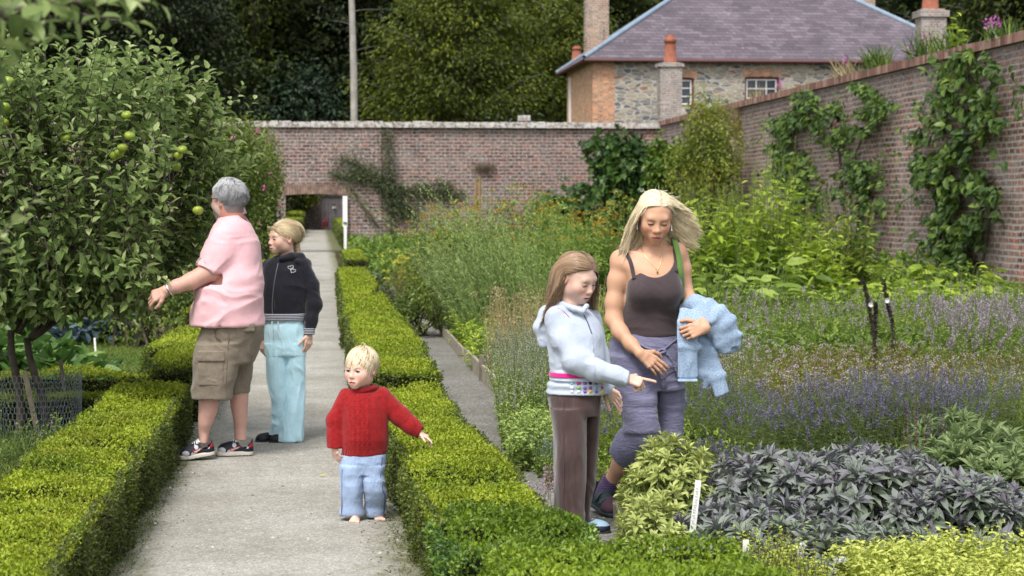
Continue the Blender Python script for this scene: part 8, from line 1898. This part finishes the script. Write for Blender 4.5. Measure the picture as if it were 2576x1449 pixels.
r = rng(44); c = XWR - .25; B = np.stack([np.full(150, XWR - .1) + r.normal(0, .12, 150), r.uniform(50.5, 52.5, 150), np.full(150, ZR - 1.15)], 1)
def tuft(name, B, H, label, mat, seed, w_=.012, lean=.3, cat='grass tuft'):
    rr = rng(seed); n = len(B); off = np.array([B[:, 0].mean(), B[:, 1].mean(), B[:, 2].mean()]); m = MA(); D = unit(np.stack([rr.normal(-.1, lean, n), rr.normal(0, lean, n), np.ones(n)], 1)); m.leaves(B - off, D, rr.normal(size=(n, 3)), H * rr.uniform(.6, 1.2, n), w_, rr.random(n), 'blade', .4, 0); o = m.build(name, mat); o.location = tuple(off); return tag(o, label, cat)
pt = WX(1862, 350, XWR); B = pt + rng(45).normal(0, .10, (260, 3)) * [.6, 1.2, 1.0]; tuft('dry_grass_tuft', B, 1.05, 'dry grass tuft hanging on the wall at the upper left end of the right wall', MAT['hay'], 45, .016, .16)
for i, (U, V, n, h, lab) in enumerate(((2205, 176, 160, .55, 'green tuft on top of the brick wall, the bushiest one'), (2130, 205, 60, .45, 'thin green tuft on the wall top left of the bushiest one'), (1900, 248, 90, .4, 'grass tuft on the wall top above the sash window'), (2330, 120, 90, .55, 'green weeds on the wall top beside the pale chimney stack'), (2395, 108, 70, .5, 'weeds on the wall top under the tall sow thistle'), (2520, 62, 130, .35, 'leafy clump on the wall top near the right edge'))):
    p = WX(U, V + 8, XWR + .1); p[2] = ZR + .12; B = p + rng(50 + i).normal(0, 1, (n, 3)) * [.10, .30, .01]; tuft('wall_top_weed', B, h, lab, MAT['wall_leaf'] if i not in (1, 2) else MAT['hay'], 50 + i, .03 if i != 2 else .012, .35, 'weed')
r = rng(60); MAT['magenta'] = LM('magenta_petal', (.35, .05, .28), (.5, .12, .42), (.6, .25, .52), .3, .6)
for i, (U, V, lab) in enumerate(((2412, 68, 'tall pale green sow thistle standing on the wall top'), )):
    p = WX(U, 125, XWR + .1); off = np.array([p[0], p[1], ZR + .14]); top = WX(U, 28, XWR + .1); H = top[2] - off[2]; B = np.zeros((1, 3)); B[:] = off; stand('sow_thistle', np.tile(B, (3, 1)) + r.normal(0, .03, (3, 3)) * [1, 1, 0], np.array([H, H * .6, H * .45]), lab, 'weed', MAT['lime_leaf'], MAT['stem_g'], 61, (.22, .12), 9, .04, shape='oval', stemr=.008, origin=off)
for i, (U, V, lab) in enumerate(((2490, 60, 'magenta willowherb flowers on the wall top, left cluster near the right edge'), (2508, 64, 'magenta willowherb flowers on the wall top, right cluster near the right edge'), (2575 - 245, 92, 'small magenta flower on the wall top beside the pale chimney'), (2287, 128, 'magenta flower on the wall top over the roof end'), (2128, 153, 'single magenta flower over the house eaves'), (1962, 208, 'small magenta flower beside the sash window'))):
    p = WX(U, V, XWR + .15); y = p[1]; off = np.array([XWR + .15, y, ZR + .14]); m = MA(); c = p - off; m.tubes(np.array([[0, 0, 0], [.02, .02, c[2] * .5], c]), np.full(3, .006), 4, 1); n = 60 if i < 2 else 26; d = rng(i + 5).normal(size=(n, 3)); m.leaves(c + d * [.03, .07, .05], d, rng(i).normal(size=(n, 3)), .05, .045, rng(i).random(n), 'tri', .1, .2, 0); d = rng(i + 9).normal(size=(12, 3)) * [1, 1, .4]; m.leaves(np.tile([0, 0, c[2] * .4], (12, 1)) + d * .02, d, rng(i).normal(size=(12, 3)), .10, .02, .6, 'tri', .1, .2, 2); o = m.build('willowherb', [MAT['magenta'], MAT['red_stem'], MAT['wall_leaf']]); o.location = tuple(off); tag(o, lab, 'flower')
# trained climbers
def climber(pts, label, seed, n, L=.12, mat=None, shape='oval', kids=None):
    """pts: (U, V, half width in px) down the middle of the plant on the right wall"""
    r = rng(seed + 700); root_p = WX(pts[-1][0], pts[-1][1], XWR - .1); off = np.array([XWR - .12, root_p[1], 0.0]); m = MA(); pts = np.array(pts, float); seg = np.linalg.norm(np.diff(pts[:, :2], axis=0), axis=1); wts = (pts[:-1, 2] + pts[1:, 2]) * seg; wts /= wts.sum()
    s = r.choice(len(seg), n, p=wts); t = r.random(n); c = pts[s] * (1 - t)[:, None] + pts[s + 1] * t[:, None]; a = r.normal(0, .52, n); U = c[:, 0] + a * c[:, 2]; V = c[:, 1] + r.normal(0, 8, n)
    cl = vnoise(np.stack([U / 22, V / 22, 0 * U + seed], 1)); keep = (cl > .36 + .14 * np.abs(a)); U, V = U[keep], V[keep]; n = len(U); dep = XWR - .04 - np.abs(r.normal(0, .17, n)) - .25 * np.clip(cl[keep] - .5, 0, 1)
    P = np.array([WX(u, v, x) for u, v, x in zip(U, V, dep)]); D = unit(np.stack([r.normal(-.5, .35, n), r.normal(0, .6, n), r.normal(-.35, .4, n)], 1)); U_ = unit(np.stack([r.normal(-.6, .4, n), r.normal(-.2, .4, n), r.normal(.6, .35, n)], 1)); Ls = L * r.uniform(.6, 1.25, n)
    m.leaves(P - off, D, U_, Ls, Ls * r.uniform(.55, .75, n), np.clip(r.normal(.45, .2, n) + .4 * (vnoise(P, 1.5, seed) - .5), 0, 1), shape, .2, .2, 0)
    sp = np.array([WX(u, v, XWR - .06) for u, v, _ in pts]); sp[-1, 2] = 0; m.tubes((sp - off)[None], np.linspace(.012, .035, len(sp))[None], 6, 1)
    for i in range(1, len(pts) - 1):
        for sg in (-1, 1):
            e = WX(pts[i, 0] + sg * pts[i, 2] * .9, pts[i, 1] - 25, XWR - .08); b = sp[i]; q = np.linspace(0, 1, 5)[:, None]; m.tubes((b + (e - b) * q - off)[None], np.linspace(.012, .005, 5)[None], 5, 1)
    o = m.build('wall_climber', [mat or MAT['wall_leaf'], MAT['bark']]); o.location = tuple(off); return tag(o, label, 'climber', 'climbers trained on the right wall')
climber([(2420, 130, 60), (2440, 175, 95), (2430, 240, 120), (2440, 300, 110), (2400, 350, 100), (2370, 400, 95), (2360, 440, 90), (2410, 480, 80), (2400, 530, 100), (2390, 575, 105), (2410, 630, 85), (2400, 690, 60), (2405, 735, 30)], 'largest and nearest wall climber, rightmost of the three dark ones', 1, 5200, .17)
climber([(2455, 455, 20), (2480, 470, 35), (2500, 500, 30), (2460, 430, 20)], 'small side arm of leaves on the wall at the right of the nearest climber', 8, 260, .17)
climber([(2160, 215, 30), (2210, 270, 55), (2180, 330, 75), (2150, 390, 70), (2160, 440, 70), (2170, 500, 70), (2160, 560, 60), (2150, 620, 45), (2140, 690, 25)], 'middle wall climber with lighter leaves', 2, 4300, .14, mat=MAT['yshrub'] if False else None)
climber([(2110, 260, 18), (2090, 320, 35), (2110, 370, 30), (2140, 410, 30)], 'upper left arm of the middle wall climber', 3, 700, .13)
climber([(2040, 240, 45), (2020, 290, 75), (1975, 350, 55), (1985, 400, 55), (1990, 450, 60), (2020, 510, 60), (2010, 570, 50), (2020, 640, 40), (2030, 690, 25)], 'farthest dark wall climber, leftmost of the three', 4, 4600, .15)
p = WX(2412, 505, XWR - .03); m = MA(); m.add([(-.0, -.09, -.02), (-.0, .08, -.03), (-.0, .07, .04), (-.0, -.02, .085), (-.012, -.09, -.02), (-.012, .08, -.03), (-.012, .07, .04), (-.012, -.02, .085)], [[0, 1, 2, 3], [7, 6, 5, 4], [0, 4, 5, 1], [1, 5, 6, 2], [2, 6, 7, 3], [3, 7, 4, 0]]); o = m.build('wall_tag', wp); o.location = tuple(p); tag(o, 'small white tag fixed to the wall beside the nearest climber', 'tag')
# climber on the far wall
def far_climber():
    r = rng(88); segs = [((975, 330), (985, 600), 20, 900), ((985, 480), (1165, 488), 14, 900), ((860, 400), (960, 460), 30, 900), ((830, 440), (930, 450), 16, 400), ((1000, 520), (1040, 540), 25, 500), ((960, 440), (1000, 520), 30, 800), ((880, 470), (950, 570), 10, 160), ((1040, 470), (1140, 465), 16, 350)]
    off = np.array([XY(975, YW), YW - .1, 0]); m = MA()
    for a, b, hw_, n in segs:
        t = r.random(n); U = a[0] + (b[0] - a[0]) * t + r.normal(0, hw_ * .6, n); V = a[1] + (b[1] - a[1]) * t + r.normal(0, hw_ * .55, n); P = np.array([W(u, v, YW - .10 - abs(d)) for u, v, d in zip(U, V, r.normal(0, .12, n))]); m.leaves(P - off, r.normal(size=(n, 3)), r.normal(size=(n, 3)) + [0, -.5, .6], .085, .05, r.random(n) * .8, 'tri', .2, .2, 0)
        m.tubes((np.array([W(a[0], a[1], YW - .1), W((a[0] + b[0]) / 2, (a[1] + b[1]) / 2, YW - .12), W(b[0], b[1], YW - .1)]) - off)[None], np.full((1, 3), .014), 5, 1)
    m.tubes((np.array([W(985, 600, YW - .1), W(1000, 660, YW - .15) * [1, 1, 0]]) - off)[None], np.full((1, 2), .02), 5, 1)
    o = m.build('wall_climber', [LM('grey_climber_leaf', (.05, .07, .03), (.11, .14, .06), (.19, .22, .10)), MAT['bark']]); o.location = tuple(off); tag(o, 'thin grey green climber spread along wires on the far wall beside the doorway', 'climber')
far_climber()
pt = W(1222, 430, YW - .1); tuft('dry_clump', pt + rng(46).normal(0, 1, (260, 3)) * [.22, .05, .06], .32, 'brown dry clump growing out of the far wall', LM('brown_twig', (.10, .07, .05), (.17, .13, .09), (.24, .19, .13)), 46, .012, .5)
# canes
for i, (ua, va, ub, vb, y, lab) in enumerate(((1196, 690, 1197, 455, 44, 'left bamboo cane of the pair rising above the tansy'), (1206, 690, 1207, 444, 44, 'right bamboo cane of the pair rising above the tansy'))):
    b = W(ub, vb, y); a = np.array([XY(ua, y), y, 0]); m = MA(); m.tubes(np.array([[0, 0, -.05], (b - a) / 2, b - a]), np.full(3, .030), 7); o = m.build('bamboo_cane', plain('bamboo', (.27, .17, .07, 1), .7, 6, .25) if i == 0 else bpy.data.materials['bamboo'], None, True); o.location = tuple(a); tag(o, lab, 'cane', 'canes in the herb bed')
for i, (U, vt, lab) in enumerate(((1357, 488, 'leftmost tall green spire in front of the fig'), (1367, 500, 'second tall green spire in front of the fig'), (1380, 510, 'third and shorter green spire in front of the fig'), (1396, 515, 'fourth green spire in front of the fig'), (1407, 505, 'rightmost green spire in front of the fig'))):
    y = 50; b = W(U, vt, y); B = np.array([[b[0], y, 0.]]); stand('green_spire', np.tile(B, (2, 1)) + [[0, 0, 0], [.05, .05, 0]], np.array([b[2], b[2] * .8]), lab, 'plant', MAT['tansy_leaf'], MAT['stem_g'], 600 + i, (.10, .03), 60, .015, stemr=.012, group='green spires before the fig')
b = W(1778, 480, 40)
# ground cover between: low greenery that hides the soil
r = rng(99)
def cover(name, x0, x1, y0, y1, n, L, mat, label, seed, h=.10):
    r = rng(seed); P = area(r, n, x0, x1, y0, y1); P[:, 2] = r.random(n) * h * (.4 + vnoise(P, 1.2, seed)); D = unit(r.normal(0, .7, (n, 3)) + [0, 0, .5]); m = MA(); m.leaves(P, D, r.normal(0, .5, (n, 3)) + [0, 0, 1], L * r.uniform(.5, 1.3, n), L * .45, np.clip(r.random(n) * .7 + .4 * (vnoise(P, .7, seed) - .2), 0, 1), 'tri', .3, .2); o = m.build(name, mat); return tag(o, label, 'ground cover', None, 'stuff')
cover('weeds', 1.5, 5.5, 8.6, 17, 52000, .035, MAT['mint_leaf'], 'low green weeds between the herbs', 1, .16)
cover('weeds', 1.5, 11.3, 17, 34, 60000, .085, MAT['tansy_leaf'], 'green undergrowth in the far part of the herb bed', 2, .38)
cover('weeds', .9, 11.3, 34, 65, 40000, .16, MAT['tansy_leaf'], 'undergrowth along the foot of the far wall', 3, .55)
# pebbles and fallen leaves
def pebbles():
    r = rng(71); m = MA(); n = 1500; B = np.concatenate([area(r, 900, -.92, .45, 6.5, 14), area(r, 600, .85, 1.43, 8.4, 16)]); base = np.array([[1, 0, 0], [0, 1, 0], [-1, 0, 0], [0, -1, 0], [0, 0, 1]]); f = np.array([[0, 1, 4], [1, 2, 4], [2, 3, 4], [3, 0, 4]]); s = r.gamma(2.2, .0016, n)[:, None, None] + .0016; a = r.random(n) * 6.28; ca, sa = np.cos(a), np.sin(a); R = np.zeros((n, 3, 3)); R[:, 0, 0] = ca; R[:, 0, 1] = -sa; R[:, 1, 0] = sa; R[:, 1, 1] = ca; R[:, 2, 2] = .6; V = np.einsum('nij,kj->nki', R, base) * s * [1, .75, 1] + B[:, None] + [0, 0, .004]; m.add(V.reshape(-1, 3), (np.arange(n)[:, None, None] * 5 + f[None]).reshape(-1, 3), 0, np.repeat(r.random(n), 5)); k = NT('pebble'); c = k.ramp(k.attr('rnd'), [(0, G3(.12, .11, .10)), (.5, G3(.30, .28, .25)), (1, G3(.55, .53, .50))]); k.done(k.bsdf(c, .85)); o = m.build('pebbles', k.m, smooth=True); tag(o, 'loose little stones scattered over the gravel paths', 'pebbles', None, 'stuff')
pebbles()
def one_pebble():
    p = G(1003, 1287); m = MA(); t = np.linspace(-1, 1, 9); m.tubes(np.stack([t * .034, 0 * t, .012 + 0 * t], 1), .020 * np.sqrt(np.clip(1 - t ** 2, .02, 1)), 12); o = m.build('stone', plain('grey_stone', (.28, .28, .26, 1), .8, 30, .2), smooth=True); o.location = (p[0], p[1], 0); tag(o, 'grey stone on the gravel beside the toddler\'s foot', 'stone')
one_pebble()
def fallen(U, V, sz, col, label, nm='fallen_leaf', rz=0.5):
    p = G(U, V, .01); m = MA(); tpl, fc = LEAF['oval']; A = np.stack([tpl[:, 0] * sz, tpl[:, 1] * sz * .6, .004 + .25 * sz * tpl[:, 1] ** 2 + .12 * sz * tpl[:, 0] ** 2], 1); m.add(A, fc); o = m.build(nm, plain('leaf_%s' % ('yellow' if col[0] > .3 else 'brown'), col, .6, 60, .2, 0)); o.location = tuple(p); o.rotation_euler = (0, 0, rz); sd = o.modifiers.new('t', 'SOLIDIFY'); sd.thickness = .001; tag(o, label, 'fallen leaf')
fallen(803, 1198, .045, (.50, .46, .08, 1), 'yellow fallen leaf on the gravel left of the toddler')
fallen(640, 958, .045, (.25, .30, .08, 1), 'green fallen leaf on the path between the man and the girl in navy', rz=2.6)
fallen(300, 1438, .035, (.22, .15, .07, 1), 'brown fallen leaf at the foot of the near left hedge', rz=1.0)
fallen(1232, 1025, .035, (.24, .14, .08, 1), 'brown fallen leaf on the grey path')
fallen(1405, 1187, .03, (.22, .13, .06, 1), 'small brown leaf on the grey path left of the girl', rz=2)

r = rng(73); n = 2600; y = r.uniform(6.5, 18, n); sd = r.choice([0, 1, 2], n); P = np.stack([np.select([sd == 0, sd == 1], [-.90 + np.abs(r.normal(0, .10, n)), .40 - np.abs(r.normal(0, .08, n)) - .004 * y], .90 + np.abs(r.normal(0, .08, n))), y, np.full(n, .008)], 1)
m = MA(); D = unit(r.normal(size=(n, 3)) * [1, 1, .25]); m.leaves(P, D, r.normal(0, .4, (n, 3)) + [0, 0, 1], r.uniform(.006, .018, n), .008, r.random(n), 'tri', .2, .3); o = m.build('leaf_litter', LM('litter', (.05, .035, .02), (.14, .10, .05), (.26, .24, .09), .1, .8)); tag(o, 'dead leaves and clippings lying along the hedge feet', 'leaf litter', None, 'stuff')
# ------------------------------------------------------------------ woodland behind the walls
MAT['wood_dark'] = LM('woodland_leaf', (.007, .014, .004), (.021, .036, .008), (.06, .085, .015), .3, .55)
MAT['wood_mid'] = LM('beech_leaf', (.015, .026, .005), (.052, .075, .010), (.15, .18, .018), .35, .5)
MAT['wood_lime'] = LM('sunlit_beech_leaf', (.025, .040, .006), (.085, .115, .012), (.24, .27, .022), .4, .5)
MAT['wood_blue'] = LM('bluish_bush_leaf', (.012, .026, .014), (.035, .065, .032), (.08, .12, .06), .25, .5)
MAT['trunk'] = plain('woodland_bark', (.10, .09, .075, 1), .95, 3, .4, .5, .05)
def crown_mesh(seed, H, R, nb, leaf, mat, z0=.25, per=150, boughs=True):
    """broadleaved tree: trunk, limbs, and flat drooping boughs of leaves; returns the tree (crown + trunk)"""
    r = rng(seed + 800); root = empty('tree', (0, 0, 0), 'x', 'tree', 'woodland trees behind the garden wall'); m = MA(); t_ = MA(); B = []; A = []
    for i in range(nb):
        zt = z0 + (1 - z0) * (i + r.random()) / nb; a = i * 2.4 + r.normal(0, .3); prof = math.sin(math.pi * min(1, .10 + (zt - z0) / (1 - z0) * .86)) ** .6; L_ = R * prof * r.uniform(.65, 1.12); zz = H * zt
        s = np.array([0, 0, zz - L_ * .55]); e = np.array([math.cos(a) * L_, math.sin(a) * L_, zz + L_ * r.uniform(-.10, .18)]); q = np.linspace(0, 1, 7)[:, None]; P = s + (e - s) * q + np.array([0, 0, 1.]) * np.sin(q * 3.14) * L_ * .12; B.append(P)
        n = int(per * (.5 + prof)); u = r.random(n) ** .7; c = np.stack([np.interp(u, q[:, 0], P[:, j]) for j in range(3)], 1); lat = np.array([-math.sin(a), math.cos(a), 0]); w_ = L_ * .42 * np.sin(np.clip(u, .05, 1) * 2.6)
        off = lat * (r.normal(0, .55, n) * w_)[:, None]; sag = -np.abs(off @ lat) ** 1.3 * .20; p = c + off + np.array([0, 0, 1.]) * (sag + r.normal(0, .30, n))[:, None] + r.normal(0, .22, (n, 3)); dirr = unit(np.array([math.cos(a), math.sin(a), -.25]) + off * .25 + r.normal(0, .45, (n, 3))); up_ = unit(r.normal(0, .35, (n, 3)) + [0, 0, 1.])
        m.leaves(p, dirr, up_, leaf * r.uniform(.6, 1.3, n), leaf * .55 * r.uniform(.7, 1.2, n), np.clip(r.normal(.45, .2, n) + .35 * (vnoise(p, .35, seed) - .5), 0, 1), 'tri', .25, .15)
    cr = m.build('crown', mat, root); t_.tubes(np.array(B), np.tile(np.linspace(.09, .02, 7) * H / 14, (len(B), 1)), 5); z = np.linspace(0, 1, 10); t_.tubes(np.stack([.25 * np.sin(z * 4 + seed), .2 * np.cos(z * 3), z * H * .97 - .3], 1), (.30 * (1.12 - z)) * H / 14, 10); t_.build('trunk', MAT['trunk'], root, True); return root
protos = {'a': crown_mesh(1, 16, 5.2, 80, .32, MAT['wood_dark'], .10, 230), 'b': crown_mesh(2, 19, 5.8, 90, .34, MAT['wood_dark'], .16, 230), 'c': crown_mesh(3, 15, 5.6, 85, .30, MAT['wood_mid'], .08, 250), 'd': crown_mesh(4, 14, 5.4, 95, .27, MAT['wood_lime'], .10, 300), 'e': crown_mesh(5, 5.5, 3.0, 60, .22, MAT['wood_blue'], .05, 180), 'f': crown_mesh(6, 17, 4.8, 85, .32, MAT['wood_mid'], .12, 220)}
used = set()
def plant(kind, U, y, z, sc, rz, label):
    o = protos[kind]
    if kind in used: o = copy_tree(o)
    used.add(kind); o.location = (XY(U, y), y, z); o.scale = (sc,) * 3; o.rotation_euler = (0, 0, rz); o['label'] = label
hillz = lambda y: -.3 if y < 128 else -.2 + 78 * ((y - 128) / 130) ** 1.1
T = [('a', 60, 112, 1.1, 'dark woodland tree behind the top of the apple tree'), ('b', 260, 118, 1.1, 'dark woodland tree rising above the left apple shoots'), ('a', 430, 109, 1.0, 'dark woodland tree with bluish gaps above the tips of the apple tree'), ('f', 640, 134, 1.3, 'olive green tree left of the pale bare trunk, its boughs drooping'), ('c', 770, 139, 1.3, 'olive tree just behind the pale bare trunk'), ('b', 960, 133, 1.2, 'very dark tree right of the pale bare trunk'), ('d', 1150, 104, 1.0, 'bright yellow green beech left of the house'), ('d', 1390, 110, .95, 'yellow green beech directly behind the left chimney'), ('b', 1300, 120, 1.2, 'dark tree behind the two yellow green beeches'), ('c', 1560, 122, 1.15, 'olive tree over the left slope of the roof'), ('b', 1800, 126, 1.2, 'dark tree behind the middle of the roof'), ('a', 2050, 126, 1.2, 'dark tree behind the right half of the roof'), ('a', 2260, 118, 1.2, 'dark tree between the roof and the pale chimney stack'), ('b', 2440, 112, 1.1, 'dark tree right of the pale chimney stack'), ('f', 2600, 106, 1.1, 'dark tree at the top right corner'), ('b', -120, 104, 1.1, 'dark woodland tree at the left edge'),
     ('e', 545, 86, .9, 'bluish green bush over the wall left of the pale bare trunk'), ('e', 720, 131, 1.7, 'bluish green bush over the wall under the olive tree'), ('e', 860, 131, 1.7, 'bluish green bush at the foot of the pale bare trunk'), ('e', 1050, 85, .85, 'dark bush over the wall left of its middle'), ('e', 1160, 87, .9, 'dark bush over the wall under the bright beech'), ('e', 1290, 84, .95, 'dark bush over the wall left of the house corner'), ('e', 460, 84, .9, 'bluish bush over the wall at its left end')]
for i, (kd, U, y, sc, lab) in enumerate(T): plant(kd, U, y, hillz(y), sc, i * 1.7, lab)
r = rng(5)
sides = ['leftmost', 'second from the left', 'third from the left', 'fourth from the left', 'fifth from the left', 'sixth from the left', 'seventh from the left', 'eighth from the left']
for j, (y, kd) in enumerate(((140, 'b'), (156, 'a'))):
    for i in range(8):
        U = -100 + i * 390 + j * 190; plant(kd, U, y + r.uniform(-4, 4), hillz(y) - .5, r.uniform(1.1, 1.4), r.random() * 6, 'dark hillside tree, %s in the %s row up the slope' % (sides[i], ('lower', 'upper')[j]))
# pale bare trunk
a = W(890, 182, 96); b = W(877, -160, 96); m = MA(); off = np.array([a[0], 96, 0]); m.tubes(np.array([[.05, 0, -.3], a - off, (a + b) / 2 - off + [.03, 0, 0], b - off]), np.array([.19, .175, .15, .13]), 10)
rt = empty('bare_tree', tuple(off), 'tall straight pale trunk standing in front of the dark trees', 'tree'); m.build('trunk', plain('pale_bark', (.30, .28, .25, 1), .9, 2.5, .25, .4, .03), rt, True)
m = MA(); r = rng(3)
for i in range(8):
    p = (a + (b - a) * (.15 + .1 * i)) - off; e = p + np.array([r.normal(0, .5), r.normal(0, .3), r.uniform(-.1, .3)]); m.tubes(np.array([p, (p + e) / 2 + [0, 0, .05], e]), np.array([.03, .02, .01]), 5)
m.build('dead_branches', bpy.data.materials['woodland_bark'], rt)
# dense greenery seen through the doorway
bush('creeper', (-1.2, 125.5, 2.6), (1.2, .8, 1.5), 'dark creeper hanging over the garden wall beyond the doorway', 'shrub', MAT['wood_mid'], 3500, .25, .15, 'tri', 14, 71, stem=False)
bush('red_flowers', (.22, 125, .45), (.25, .3, .35), 'red flowers at the foot of the grey door beyond the doorway', 'flowers', LM('red_petal', (.03, .05, .02), (.25, .02, .03), (.45, .03, .05), .2), 140, .11, .08, 'tri', 4, 72, stem=False)
for f in (make_toddler, make_man, make_girl_navy, make_girl_hood, make_woman): f()
